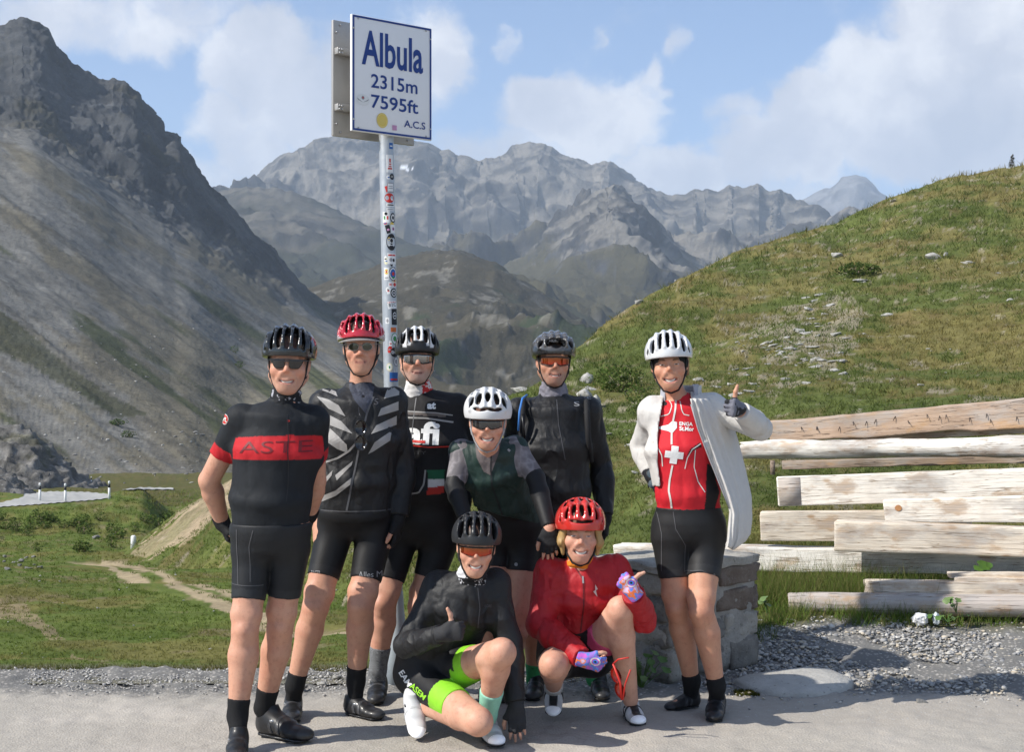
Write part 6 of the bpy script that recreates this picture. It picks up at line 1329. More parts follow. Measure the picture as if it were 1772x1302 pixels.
    def top(s, name, hem, sleeves=1., infl=.010, col=(.015, .016, .018), mat_=None, colf=None, fold=(.002, 9), i0=1, loose=0., collar=None, h=.0056, label=None, arms=(1, 1), hemn=(0, 0, 1), sinfl=None):
        b = Sd(); s.torso(b, infl, i0); b.pl(U(*hem), hemn, .004)
        for i in (0, 1):
            if arms[i] and sleeves: s.arm(b, i, infl if sinfl is None else sinfl, 0, sleeves if np.ndim(sleeves) == 0 else sleeves[i], True, k=.035, loose=loose)
        if collar: nb = s.st[-1][0]; b.ec(nb - (0, 0, .03), nb + collar[0], s.neckr + collar[1] + .004, s.neckr + collar[1], k=.015, flat=2)
        if fold: b.noise = folds(fold[0], fold[1], len(name) + int(hem[0]))
        o = put_solid(name, b, h, mat_ or JERSEY, s.root, (lambda V: colf(V, np.tile(np.array(col, float), (len(V), 1)))) if colf else col)
        if label: o['label'] = label
        return o
    def scarf(s, col, colf=None, up=.052, r_=.016, name='neck_scarf', seed=1, amp=.006, low=.015):
        nb = s.st[-1][0]; hb = s.hd['o'] + s.hd['R'] @ np.array((0, .012, -.075)) * s.hd['s']; b = Sd(); d = norm(hb - nb)
        b.ec(nb - d * low, nb + d * up, (s.neckr + r_ + .012, s.neckr + r_ + .006), (s.neckr + r_ * .6, s.neckr + r_ * .8), side=s.side, k=.01); b.noise = lambda P: amp * fbm(P * (1, 1, 2.6), 22, 3, .5, seed)
        return put_solid(name, b, .0048, WOOL, s.root, (lambda V: colf(V, np.tile(np.array(col, float), (len(V), 1)))) if colf else col)
    def socks(s, t_=(1.8, 1.8), col=(.012, .012, .013), colf=None):
        for i in (0, 1):
            if t_[i] is None: continue
            b = Sd(); s.leg(b, i, .0045, t_[i], 2., False); b.p[-1] = (*b.p[-1][:5], (*b.p[-1][5][:7], 1, None)); b.ec(s.an[i], lp(s.heel[i], s.toe[i], .25) + np.array(s.toeup[i]) * .05, s.rl[3] + .0045, .035, k=.02)
            put_solid('sock', b, .0055, WOOL, s.root, (lambda V: colf(V, np.tile(np.array(col, float), (len(V), 1)))) if colf else (col if np.ndim(col) == 1 else col[i]))
    def shoes(s, col=(.016, .016, .017), **k):
        for i in (0, 1): shoe(s.root, s.heel[i], s.toe[i], col, s.toeup[i], L=k.pop('L', None) if False else k.get('L'), **{a: b for a, b in k.items() if a != 'L'})
    def glove(s, i, col=(.014, .014, .015), colf=None, cuff=.03, fingers=1, label=None):
        h = s.hands[i]; b = Sd(); hand_prims(b, s.wr[i], *h[:3], pose=h[3], thumb=h[4] if len(h) > 4 else None, sc=s.hs, infl=.0032, fingers=fingers, kf=.004); X = norm(h[0]); b.ec(s.wr[i] - X * cuff, s.wr[i] + X * .01, s.ra[3] + .007, s.ra[3] + .005, k=.01, flat=1)
        o = put_solid('glove', b, .004, GLOVE, s.root, (lambda V: colf(V, np.tile(np.array(col, float), (len(V), 1)))) if colf else col)
        if label: o['label'] = label
        return o
Zf = lambda ox, oy, sc: (lambda pts: [(ox + a / sc, oy + b / sc) for a, b in pts])
Z1, Z3, Z5, Z4, Z6, Z7 = Zf(320, 520, 3.255), Zf(560, 520, 3.617), Zf(740, 540, 3.1), Zf(660, 840, 2.817), Zf(870, 840, 2.893), Zf(1060, 540, 3.1)
def paint(Y, items, front=True):
    """printed panels of a garment, given as outlines on its front"""
    def f(V, c):
        x, y = 886 + F * V[:, 0] / Y, 651 - F * (V[:, 2] - EYE) / Y
        for poly, col in items: m_ = inpoly(x, y, poly) & ((V[:, 1] < Y + .03) | (not front)); c[m_] = col
        return c
    return f
DN = (0, 0, -1)
# vent layouts: (x share, x share end, start and end angle over the crown, half width, depth)
ROAD = [(0, 0, 14, 62, .011, .05), (.30, .27, 16, 66, .011, .05), (.58, .50, 12, 60, .011, .05), (.84, .74, 6, 46, .010, .05), (0, 0, 76, 112, .010, .05), (.36, .32, 80, 116, .010, .05), (.66, .58, 74, 112, .009, .05), (.2, .2, 128, 160, .011, .05), (.6, .5, 124, 155, .010, .05)]

# 1 ---- man at the left, red banded jersey
D1 = 6.17
r1 = Rider('man in a black short sleeved jersey with a red chest band, hands behind his hips', ((470 - 886) / F * 6.15, 6.15, 0), (.50, .275, .195), ((500, 627, 6.18), (4, 5, 2), 1.08),
           [(470, 945, 6.2, .150, .112), (468, 918, 6.2, .158, .122), (467, 865, 6.18, .160, .128), (479, 785, 6.19, .180, .128), (486, 732, 6.2, .150, .10), (493, 704, 6.22, .066, .062)],
           ((416, 727, 6.2), (543, 728, 6.2)), ((362, 832, 6.28), (546, 832, 6.32)), ((384, 903, 6.40), (536, 890, 6.42)), ((438, 960, 6.2), (499, 958, 6.22)), ((424, 1092, 6.12), (485, 1085, 6.24)), ((411, 1240, 6.10), (457, 1226, 6.32)),
           ((415, 6.10), (447, 6.36)), ((406, 5.84), (541, 6.18)), [((.35, .1, -.9), (.2, -1, 0), (-.8, -.3, -.2), 'relaxed'), ((-.3, .1, -.9), (-.2, -1, 0), (.8, -.3, -.2), 'relaxed')], ra=(.053, .046, .048, .032), rl=(.084, .056, .064, .038), smile=.65, jaw=1.08, nose=(.95, 1.05), chk=1.08, open_=.0028, hk=dict(stubble=((.45, .28, .22), .3), hair=(.12, .08, .06)))
red1 = (.46, .016, .022)
band = Z1([(285, 800), (296, 772), (430, 762), (600, 756), (700, 758), (775, 764), (778, 870), (772, 890), (700, 890), (606, 889), (430, 891), (276, 893), (280, 850)])
cl_, cr_ = Z1([(80, 905), (125, 815), (190, 845), (262, 872), (240, 912), (170, 905), (80, 930)]), Z1([(738, 935), (745, 880), (800, 850), (800, 960), (740, 948)])
def cuffs1(V, c):
    for i in (0, 1):
        d = r1.el[i] - r1.sh[i]; tt = (V - r1.sh[i]) @ d / (d @ d); near = np.linalg.norm(V - r1.sh[i] - np.clip(tt, 0, 1)[:, None] * d, axis=1) < .075
        c[near & (tt > .43) & (np.abs(V[:, 0] - r1.st[3][0][0]) > .150)] = red1
    return c
j1 = r1.top('jersey', (468, 913, 6.2), .60, .009, (.013, .015, .018), colf=lambda V, c: cuffs1(V, paint(D1, [(band, red1)], False)(V, c)), collar=((0, 0, .03), .010), fold=(.004, 12))
D1b = gbvh(j1)
pr_text('ASTE', j1, (482, 772), D1, 124, 20, INK['darkred'], j1, 1, -.004)
V2, F2 = disc(PXM(8.2, D1), PXM(9, D1)); decal('emblem_ring', V2, F2, j1, (389, 726), D1, INK['ivory'], j1); V2, F2 = disc(PXM(7, D1), PXM(7.8, D1)); decal('emblem_disc', V2, F2, j1, (389, 726), D1, INK['red'], j1, lift=.004)
pr_line([(384, 730), (388, 724), (393, 722), (390, 728), (394, 731)], j1, D1, 2.4, INK['ivory'], j1, 'emblem_mark', .0055)
pr_line(Z1([(592, 640), (600, 760), (606, 900), (604, 1010), (596, 1120)]), j1, D1, 1.6, INK['black'], j1, 'zip'); pr_text('o', j1, Z1([(600, 676)])[0], D1, 5, 3, INK['red'], j1, name='zip_pull')
s1_ = r1.shorts((.60, .58), (.016, .017, .019), (468, 905, 6.2)); Z2 = Zf(320, 880, 3.085); [pr_line(Z2(l_), s1_, D1, 1.3, INK['dim'], s1_) for l_ in ([(292, 105), (290, 200), (300, 395)], [(388, 105), (362, 190), (366, 380)], [(255, 395), (345, 400), (430, 402)])]; r1.scarf((.016, .017, .02), lambda V, c: np.where((fbm(V, 48, 3, .6, 4) > .42)[:, None], (.38, .38, .42), c), .06, .014)
r1.socks((1.80, 1.76)); r1.shoes(strap_col=(.03, .03, .032))
for i in (0, 1): r1.glove(i)
helmet(r1.hd, r1.root, (.012, .013, .014), (.006, .006, .006), ROAD, HGLOSS, label='glossy black helmet with many vents'); glasses(r1.hd, r1.root, 'pair', LENS['dark'], pm('gunmetal_frame', (.12, .12, .125), .1, 60, .3, .03, metal=.6)); teeth(r1.hd, r1.root)

# 2 ---- tall man, red helmet and cap, reflective chevrons
D2 = 6.58
r2 = Rider('tall man in a red helmet and a black jacket with grey reflective chevrons', ((570 - 886) / F * 6.68, 6.68, 0), (.49, .27, .19), ((625, 600, 6.70), (4, 2, -1), 1.02),
           [(614, 905, 6.72, .150, .10), (613, 885, 6.70, .158, .114), (617, 835, 6.70, .158, .118), (616, 765, 6.70, .175, .12), (618, 706, 6.72, .140, .095), (623, 680, 6.74, .058, .054)],
           ((562, 700, 6.74), (678, 698, 6.74)), ((549, 800, 6.85), (695, 800, 6.80)), ((548, 900, 6.74), (688, 902, 6.70)), ((578, 925, 6.72), (648, 925, 6.72)), ((546, 1052, 6.60), (624, 1050, 6.60)), ((510, 1188, 6.64), (616, 1180, 6.70)),
           ((509, 6.76), (598, 6.74)), ((503, 6.50), (664, 6.58)), [((.1, -.1, -1), (.3, -1, 0), (-1, 0, 0), 'relaxed'), ((-.05, -.1, -1), (-.2, -1, 0), (1, 0, 0), 'relaxed')], rl=(.082, .060, .062, .037), smile=.45, long=1.06, neckr=.050, jaw=.94, nose=(1.12, 1.15), chk=.95, hk=dict(hair=(.22, .2, .18)))
sil = [Z1(q) for q in ([(690, 472), (775, 430), (852, 543), (790, 520), (720, 500)], [(725, 542), (800, 560), (862, 592), (903, 655), (800, 612)], [(810, 650), (880, 682), (947, 752), (880, 728), (812, 705)], [(812, 722), (862, 762), (915, 812), (919, 860), (860, 838), (800, 797)],
     [(775, 1015), (832, 958), (826, 988), (785, 1038)], [(752, 1112), (850, 1072), (942, 998), (936, 1036), (850, 1102), (750, 1146)], [(848, 985), (947, 905), (941, 928), (858, 1014)],
     [(1113, 556), (1136, 470), (1196, 515), (1196, 535)], [(1083, 656), (1100, 610), (1194, 572), (1194, 622)], [(1048, 754), (1075, 706), (1184, 654), (1182, 706)], [(1033, 866), (1070, 800), (1158, 738), (1153, 792), (1062, 852)])]
j2 = r2.top('jacket', (613, 887, 6.7), 1.93, .017, (.010, .010, .011), SHELL, fold=(.0065, 13), collar=((0, .004, .040), .016), loose=.006)
for q in sil: pr_poly(q, j2, D2, INK['silver'], j2, 'chevron')
pr_line(Z1([(775, 918), (860, 890), (925, 850), (970, 800)]), j2, D2, 3.5, INK['silver'], j2, 'chevron'); pr_line(Z1([(1055, 545), (1022, 640), (990, 790), (960, 950), (912, 1185)]), j2, D2, 3.2, INK['zip'], j2, 'zip'); pr_line(Z1([(735, 1186), (900, 1190), (1150, 1188)]), j2, D2, 2, INK['dim'], j2, 'hem_piping')
pr_poly(Z1([(905, 440), (1052, 470), (1050, 550), (1016, 638), (950, 560), (915, 500)]), j2, D2, pm('squiggle_undershirt', (.05, .055, .075), .9, 70, .7), j2, 'undershirt', .003)
pr_text('S', j2, Z1([(1072, 572)])[0], D2, 7, 11, INK['dim'], j2)
s2_ = r2.shorts((.59, .64), (.009, .009, .010), (613, 880, 6.7)); pr_text('RACER', s2_, (546, 992), D2, 17, 7, INK['grey'], s2_); pr_text('Alles M', s2_, (640, 995), D2, 40, 10, INK['grey'], s2_, 0, 0)
r2.socks((1.84, 1.80)); r2.shoes()
for i in (0, 1): r2.glove(i)
helmet(r2.hd, r2.root, (.52, .018, .035), (.012, .010, .010), [(0, 0, 26, 66, .012, .05), (.30, .26, 22, 70, .013, .05), (.56, .48, 18, 64, .013, .05), (.82, .70, 12, 52, .012, .05), (0, 0, 80, 115, .011, .05), (.36, .3, 82, 118, .012, .05), (.66, .56, 74, 112, .011, .05), (.2, .2, 128, 160, .011, .05), (.6, .5, 124, 155, .010, .05), (.93, .9, 16, 50, .007, .05)], HGLOSS, rim=0.042,
       colf=lambda q, c: mixc(c, (.45, .44, .45), sst(.062 - q[:, 2] + .2 * q[:, 1], .0, .006) * .9), label='red helmet with many vents and a silver lower rim')
pk_ = []                                                                     # cap peak
for k in range(2):
    for i in range(15):
        a = R(-62 + 124 * i / 14)
        for j in range(5): rr_ = .078 + .036 * j / 4; pk_.append((rr_ * .98 * math.sin(a), -.004 - rr_ * 1.22 * math.cos(a) , .042 - .012 * j / 4 - .004 * k - .010 * math.sin(a) ** 2 + .004 * math.cos(a)))
Fp = [tuple(f) for f in grid_faces(15, 5)[:, ::-1]] + [tuple(f + 75) for f in grid_faces(15, 5)] + [(5 * i + 4, 5 * i + 9, 5 * i + 84, 5 * i + 79) for i in range(14)]
obj('cap_peak', hl(r2.hd, pk_), Fp, pm('grey_cap_cloth', (.33, .32, .31), .1, 200, .8, .2), r2.root); glasses(r2.hd, r2.root, 'round', LENS['olive'], pm('steel_frame', (.35, .33, .3), .1, 60, .3, .02, metal=.8))
sg2 = empty('sunglasses', U(628, 755, 6.48), 'dark sunglasses hanging by one arm from the neck zip of the chevron jacket', 'sunglasses')
for k, cy_ in enumerate((739, 765)):
    V2, F2 = disc(PXM(10, D2), PXM(12.5, D2)); vv = []
    for q in (-.003, .003): vv.append(np.stack([V2[:, 0] + U(629, cy_, D2)[0], 0 * V2[:, 0] + 6.475 + q + 6 * V2[:, 0] ** 2, V2[:, 1] + U(629, cy_, D2)[2]], -1))
    n_ = len(V2); Fc = [tuple(f) for f in F2] + [tuple(f[::-1] + n_) for f in F2] + [(1 + i, 1 + (i + 1) % (n_ - 1), n_ + 1 + (i + 1) % (n_ - 1), n_ + 1 + i) for i in range(n_ - 1)]; obj('lens', np.concatenate(vv), Fc, LENS['dark'], sg2)
    V, Fc = tube([(U(629, cy_, D2)[0] + PXM(10.5, D2) * math.cos(a), 6.473, U(629, cy_, D2)[2] + PXM(13, D2) * math.sin(a)) for a in np.linspace(0, 2 * math.pi, 24)], .002, 6); obj('rim', V, Fc, BLKP, sg2)
V, Fc = tube([U(629, 754, 6.47), U(629, 750, 6.47)], .003, 6); obj('bridge', V, Fc, BLKP, sg2); V, Fc = tube([U(626, 727, 6.48), U(622, 716, 6.50), U(621, 705, 6.54)], .0025, 6); obj('temple_arm', V, Fc, BLKP, sg2)

# 3 ---- man in the black and white printed jersey
D3 = 6.97
r3 = Rider('man in a black and white helmet and black jersey with large white lettering', ((690 - 886) / F * 7.05, 7.05, 0), (.50, .275, .20), ((722, 619, 7.06), (6, 3, 1), 1.01),
           [(726, 925, 7.10, .160, .110), (728, 900, 7.10, .170, .12), (737, 845, 7.08, .170, .135), (742, 770, 7.08, .182, .13), (738, 712, 7.10, .150, .10), (725, 686, 7.10, .066, .062)],
           ((684, 706, 7.12), (792, 706, 7.12)), ((672, 800, 7.18), (808, 800, 7.22)), ((684, 885, 7.10), (800, 885, 7.12)), ((690, 935, 7.10), (762, 935, 7.10)), ((664, 1045, 7.0), (727, 1050, 7.05)), ((654, 1160, 7.05), (722, 1165, 7.12)),
           ((658, 7.14), (723, 7.22)), ((647, 6.87), (716, 6.96)), [((.1, -.1, -1), (.3, -1, 0), (-1, 0, 0), 'relaxed'), ((0, -.1, -1), (-.2, -1, 0), (1, 0, 0), 'relaxed')], rl=(.088, .060, .062, .037), smile=.3, jaw=1.10, nose=(.95, 1.15), chk=1.12, hk=dict(stubble=((.36, .29, .26), .55), hair=(.06, .05, .045)))
j3 = r3.top('jersey', (726, 872, 7.1), 1.95, .010, (.014, .013, .014), colf=paint(D3, [(Z3([(650, 1060), (760, 1062), (757, 1120), (660, 1120)]), (.02, .12, .06)), (Z3([(658, 1120), (757, 1120), (755, 1160), (655, 1170)]), (.62, .6, .58)), (Z3([(655, 1170), (755, 1160), (754, 1205), (648, 1217)]), (.42, .03, .02)), (Z3([(505, 690), (800, 715), (810, 735), (505, 712)]), (.13, .11, .10))], True), fold=(.004, 12))
pr_text('afi', j3, Z3([(618, 830)])[0], D3, 60, 40, INK['white'], j3, -2, .035)
pr_line(Z3([(505, 735), (640, 738), (810, 765)]), j3, D3, 3, INK['silver'], j3, 'stripe'); pr_line(Z3([(505, 695), (700, 705), (805, 722)]), j3, D3, 2, INK['silver'], j3, 'stripe'); pr_line(Z3([(545, 905), (660, 918), (790, 915)]), j3, D3, 2.4, INK['red'], j3, 'stripe'); pr_poly(Z3([(548, 872), (640, 876), (640, 892), (548, 888)]), j3, D3, INK['red'], j3, 'stripe', .004)
pr_text('STY', j3, Z3([(600, 952)])[0], D3, 26, 6, INK['dim'], j3); pr_text('at', j3, Z3([(674, 660)])[0], D3, 15, 12, INK['white'], j3, 0, .05); pr_line(Z3([(575, 610), (560, 760), (548, 900), (530, 1180)]), j3, D3, 1.8, INK['zip'], j3, 'zip'); pr_line(Z3([(640, 1060), (630, 1150), (600, 1200), (525, 1212)]), j3, D3, 3, INK['silver'], j3, 'curve_stripe')
r3.scarf((.62, .6, .58), lambda V, c: np.where(((V[:, 0] > U(731, 0, 7.06)[0]) & (fbm(V, 60, 2, .5, 3) > -.12))[:, None], (.45, .03, .03), c), .050, .018, 'collar', 2, .004, .02)
r3.shorts((.64, .57), (.010, .010, .011), (726, 862, 7.1)); r3.socks((1.66, 1.7), (.16, .165, .17), lambda V, c: c * (1 + .5 * np.sign(np.sin(V[:, 0] * 700) * np.sin(V[:, 2] * 500)))[:, None]); r3.shoes()
h3 = helmet(r3.hd, r3.root, (.012, .012, .013), (.006, .006, .006), [(0, 0, 30, 70, .011, .05), (.34, .28, 24, 70, .013, .05), (.68, .58, 22, 62, .013, .05), (0, 0, 84, 118, .011, .05), (.40, .34, 82, 118, .012, .05), (.7, .6, 74, 112, .011, .05), (.2, .2, 128, 160, .011, .05), (.6, .5, 124, 155, .010, .05), (.9, .86, 18, 50, .009, .05)], HMATT, rim=0.032,
            colf=lambda q, c: mixc(c, (.66, .66, .66), np.clip(sst(.024 - np.abs(q[:, 0]), 0, .003) * sst(q[:, 2], .085, .09) + sst(.011 - np.abs(np.abs(q[:, 0]) - .066 - .0 * q[:, 2]), 0, .003) * sst(q[:, 2], .05, .056) + sst(.009 - np.abs(np.abs(q[:, 0]) - .038 - .25 * (.1 - q[:, 2])), 0, .003) * sst(q[:, 2], .06, .066), 0, 1)), label='black and white striped helmet with a black cap brow')
bcap = Sd(); bcap.tf(r3.hd['R'], r3.hd['o'], r3.hd['s']); bcap.el((0, .014, .046), (.0985, .128, .09), .002); bcap.pl((0, -.1, .026), (0, .12, 1)); bcap.pl((0, -.1, .062), (0, -.1, -1)); bc = put_solid('cap_brow', bcap, .0045, GLOVE, r3.root, (.012, .012, .013)); pr_text('GripGrab', bc, (723, 597), D3, 42, 9, INK['grey'], bc, 4, .012); pr_text('evo', bc, (692, 601), D3, 12, 5, INK['grey'], bc, -8); pr_text('evo', bc, (753, 593), D3, 10, 4, INK['grey'], bc, 12)
glasses(r3.hd, r3.root, 'full', LENS['mirror'], BLKP, half=58, deep=.027)

# 5 ---- man at the back in the plain black jacket
D5 = 7.12
r5 = Rider('man at the back in a plain black jacket and smooth dark grey helmet', ((970 - 886) / F * 7.1, 7.1, 0), (.47, .26, .18), ((958, 624, 7.20), (4, 2, 1), 1.03),
           [(965, 930, 7.20, .152, .112), (965, 905, 7.20, .160, .118), (962, 850, 7.18, .152, .115), (957, 778, 7.18, .178, .122), (957, 716, 7.20, .150, .098), (958, 692, 7.22, .064, .06)],
           ((898, 713, 7.22), (1017, 711, 7.22)), ((886, 805, 7.32), (1040, 805, 7.30)), ((892, 890, 7.28), (1047, 896, 7.20)), ((935, 955, 7.20), (998, 955, 7.20)), ((928, 1075, 7.10), (1010, 1075, 7.12)), ((926, 1178, 7.16), (1030, 1176, 7.16)),
           ((933, 7.2), (1034, 7.22)), ((918, 6.95), (1043, 6.96)), [((.1, -.1, -1), (.3, -1, 0), (-1, 0, 0), 'relaxed'), ((0, -.1, -1), (-.2, -1, 0), (1, 0, 0), 'relaxed')], smile=.85, open_=.002, jaw=1.0, nose=(1.05, .95), chk=.95, hk=dict(stubble=((.23, .16, .13), .6), hair=(.03, .025, .02)))
j5 = r5.top('jacket', (965, 905, 7.2), 1.95, .012, (.0125, .0125, .0135), SHELL, fold=(.006, 12), loose=.003); r5.scarf((.20, .19, .22), lambda V, c: c * (1 + .3 * fbm(V, 30, 3, .6, 3))[:, None], .060, .020)
pr_text('S', j5, Z5([(801, 494)])[0], D5, 10, 8, INK['grey'], j5); pr_line(Z5([(692, 470), (700, 600), (735, 790)]), j5, D5, 1.4, INK['dim'], j5, 'zip')
bp = empty('backpack', U(958, 730, 7.36), 'dark small backpack worn by the man at the back, with a blue drinking tube', 'backpack')
for px0, sg in ((906, -1), (1014, 1)):
    pts = [U(px0 + sg * 0, 690, 7.22), U(px0 + sg * 1, 697, 7.13), U(px0 + sg * 2, 722, 7.085), U(px0 + sg * 4, 760, 7.075), U(px0 + sg * 10, 800, 7.13)]; V, Fc = tube(pts, [.012, .014, .015, .014, .010], 8); obj('shoulder_strap', V, Fc, STRAP, bp)
V, Fc = tube([U(912, 684, 7.18), U(904, 690, 7.10), U(899, 712, 7.065), U(897, 746, 7.06)], .0055, 8); obj('drinking_tube', V, Fc, INK['blue'], bp); V, Fc = tube([U(904, 720, 7.05), U(908, 760, 7.055)], .006, 6); obj('buckle', V, Fc, BLKP, bp); pr_line(Z5([(845, 466), (880, 462)]), j5, D5, 4, INK['grey'], j5, 'reflective_tab'); pr_line(Z5([(838, 545), (858, 540)]), j5, D5, 5, INK['grey'], j5, 'reflective_tab', .02)
V, Fc = rough_block(U(958, 770, 7.42), (1, 0, 0), .13, (0, 1, 0), .07, (0, 0, 1), .19, 5, .008, 5); obj('pack_body', V, Fc, SHELL if False else STRAP, bp)
r5.shorts((.6, .6), (.010, .010, .011), (965, 898, 7.2)); r5.socks((1.72, 1.72), (.05, .32, .12)); r5.shoes(); r5.glove(1)
helmet(r5.hd, r5.root, (.075, .07, .068), (.006, .006, .006), [(.0, .0, 24, 30, .030, .03), (.32, .26, 24, 34, .020, .03), (.72, .62, 18, 38, .011, .04), (.2, .2, 120, 150, .010, .04), (.6, .5, 118, 150, .010, .04)], HGLOSS, rim=0.030, rz=.098, label='smooth dark grey aero helmet',
       colf=lambda q, c: mixc(c, (.015, .015, .016), sst(.078 - q[:, 2] + .22 * q[:, 1], -.004, .004)))
hm5 = [o for o in r5.root.children if o.name.startswith('helmet')][0]; pr_text('ABUS', hm5, (956, 590), D5, 13, 4, INK['grey'], hm5, 0, .04); glasses(r5.hd, r5.root, 'full', LENS['fire'], BLKP, half=60, deep=.024); teeth(r5.hd, r5.root)

# 4 ---- woman stooping in the green gilet
D4 = 6.66
r4 = Rider('woman in a white helmet stooping in a dark green gilet with grey sleeves', ((860 - 886) / F * 7.0, 7.0, 0), (.52, .29, .21), ((844, 728, 6.62), (0, 10, 1), 1.02),
           [(888, 922, 7.02, .150, .110), (889, 900, 7.00, .150, .115), (876, 862, 6.92, .128, .10), (852, 815, 6.82, .138, .105), (846, 792, 6.80, .115, .08), (847, 782, 6.77, .055, .05)],
           ((799, 782, 6.80), (892, 777, 6.80)), ((786, 842, 6.72), (927, 828, 6.72)), ((806, 900, 6.52), (951, 915, 6.58)), ((862, 930, 7.02), (908, 930, 7.00)), ((850, 1075, 6.95), (893, 1095, 6.92)), ((852, 1185, 7.05), (870, 1188, 7.02)),
           ((847, 7.16), (874, 7.14)), ((838, 6.92), (864, 6.90)), [((.3, -.5, -.7), (1, 0, 0), (0, -.5, .7), 'relaxed'), ((.02, -.25, -1), (-1, 0, 0), (0, -1, .2), 'flat')], ra=(.046, .038, .038, .026), rl=(.085, .056, .058, .034), fem=True, smile=1., open_=.0045, jaw=.98, nose=(.85, .95), chk=1.12, hs=.92, neckr=.047, hk=dict(lip=(.38, .12, .11), strapm=GREYSTRAP))
j4a = r4.top('jersey', (885, 890, 6.98), .92, .007, (.20, .185, .195), colf=lambda V, c: c * (1 + .55 * np.clip(ridged(V, 34, 2, .5, 5) - .8, -.5, .6))[:, None], fold=(.0015, 10), collar=((0, 0, .03), .008))
for i in (0, 1):
    b = Sd(); r4.arm(b, i, .0065, .80, 1.97, True); put_solid('arm_warmer', b, .0052, LYCRA, r4.root, (.012, .012, .013))
aw = [o for o in r4.root.children if o.name.startswith('arm_warmer')][1]; pr_text('W', aw, (952, 911), 6.58, 11, 8, INK['white'], aw)
b = Sd(); r4.torso(b, .016, 1); b.pl(U(889, 893, 7.0), (.30, 0, 1), .004); b.noise = folds(.006, 13, 8)
g4 = put_solid('gilet', b, .0056, SHELL, r4.root, lambda V: paint(D4, [(Z5([(128, 742), (203, 664), (216, 680), (142, 768)]), (.45, .03, .03))])(V, np.tile(np.array((.014, .034, .028)), (len(V), 1))))
pr_poly(Z5([(250, 690), (395, 690), (380, 765), (348, 850), (336, 880), (300, 862), (262, 785)]), g4, D4, pm('grey_brown_undershirt', (.12, .10, .10), .4, 90, .7), g4, 'undershirt', .004); pr_line(Z5([(342, 735), (338, 850), (345, 940), (400, 1110)]), g4, D4, 2.2, INK['black'], g4, 'zip', .005); pr_line(Z5([(432, 750), (440, 742)]), g4, D4, 5, INK['grey'], g4, 'tab')
s4_ = r4.shorts((.36, .36), (.010, .010, .011), (889, 862, 7.0)); V2, F2 = disc(PXM(3, 6.95)); decal('round_tab', V2, F2, s4_, (893, 975), 6.95, INK['grey'], s4_)
r4.socks((1.8, 1.8)); r4.shoes()
b = Sd(); h = r4.hands[1]; hand_prims(b, r4.wr[1], *h[:3], pose='flat', sc=.92, infl=.003, fingers=1); put_solid('glove', b, .004, GLOVE, r4.root, (.014, .014, .016))
helmet(r4.hd, r4.root, (.66, .66, .66), (.03, .028, .025), [(0, 0, 40, 62, .013, .05), (.40, .34, 34, 60, .015, .05), (.74, .64, 26, 54, .015, .05), (0, 0, 80, 112, .013, .05), (.42, .36, 76, 110, .014, .05), (.7, .6, 74, 112, .011, .05), (.2, .2, 128, 160, .011, .05), (.3, .0, 15, 19, .007, .04), (.3, .58, 15, 19, .007, .04)], HMATT, rim=0.026, label='white helmet with wide vents')
glasses(r4.hd, r4.root, 'wrap', LENS['smoke'], BLKP, half=58, deep=.022); teeth(r4.hd, r4.root, .021, .008)

# 7 ---- woman crouching in red
D7 = 6.5
r7 = Rider('woman crouching in a thin red jacket and red helmet, thumb up', ((1020 - 886) / F * 6.6, 6.6, 0), (.54, .31, .23), ((1004, 922, 6.51), (0, 5, 1), 1.05),
           [(996, 1140, 6.76, .160, .13), (997, 1110, 6.73, .160, .13), (1000, 1066, 6.67, .150, .12), (1004, 1024, 6.62, .160, .118), (1006, 1000, 6.60, .135, .088), (1004, 984, 6.58, .054, .05)],
           ((950, 990, 6.60), (1063, 985, 6.60)), ((936, 1082, 6.52), (1112, 1072, 6.46)), ((1010, 1143, 6.28), (1096, 1026, 6.27)), ((966, 1140, 6.72), (1030, 1135, 6.70)), ((957, 1152, 6.28), (1074, 1056, 6.36)), ((958, 1190, 6.64), (1091, 1212, 6.60)),
           ((960, 1188, 6.78), (1086, 6.70)), ((956, 1246, 6.56), (1107, 6.46)), [((.93, -.2, -.25), (.2, -.35, .9), (-.1, -1, .3), 'grip'), ((-.62, -.15, .75), (.7, -.1, .7), (0, -1, 0), 'fist', 'up')], ra=(.048, .040, .040, .028), rl=(.088, .060, .060, .035), fem=True, smile=1., open_=.0045, jaw=.96, nose=(.95, 1.0), chk=1.05, hs=.86, neckr=.048, toeup=((0, -.5, .85), (0, 0, 1)), hk=dict(brow=(.25, .15, .08), lip=(.42, .14, .12)))
redj = (.40, .012, .018)
j7 = r7.top('jacket', (996, 1102, 6.7), (1.95, 1.93), .014, redj, SHELL, fold=(.008, 14), collar=((0, .004, .045), .016), loose=.010, h=.0054)
pr_line(Z6([(345, 388), (402, 470), (405, 600), (392, 745)]), j7, D7, 2.5, INK['darkred'], j7, 'zip'); pr_line(Z6([(400, 455), (402, 490)]), j7, D7, 3, INK['grey'], j7, 'zip_pull', .004)
pr_poly(Z6([(463, 498), (476, 522), (466, 527), (474, 560), (452, 532), (463, 526)]), j7, D7, INK['ivory'], j7, 'slanted_mark', .003)
r7.scarf((.62, .20, .02), lambda V, c: c * (1 + .25 * fbm(V, 40, 3, .6, 3))[:, None], .066, .014, seed=4)
r7.shorts((.55, .50), (.013, .012, .013), (997, 1085, 6.7), colf=lambda V, c: np.where((((V - r7.hip[1]) @ (r7.kn[1] - r7.hip[1])) / ((r7.kn[1] - r7.hip[1]) @ (r7.kn[1] - r7.hip[1])) > .36)[:, None] & (V[:, 0] > U(1015, 0, 6.6)[0])[:, None], (.55, .07, .16), c))
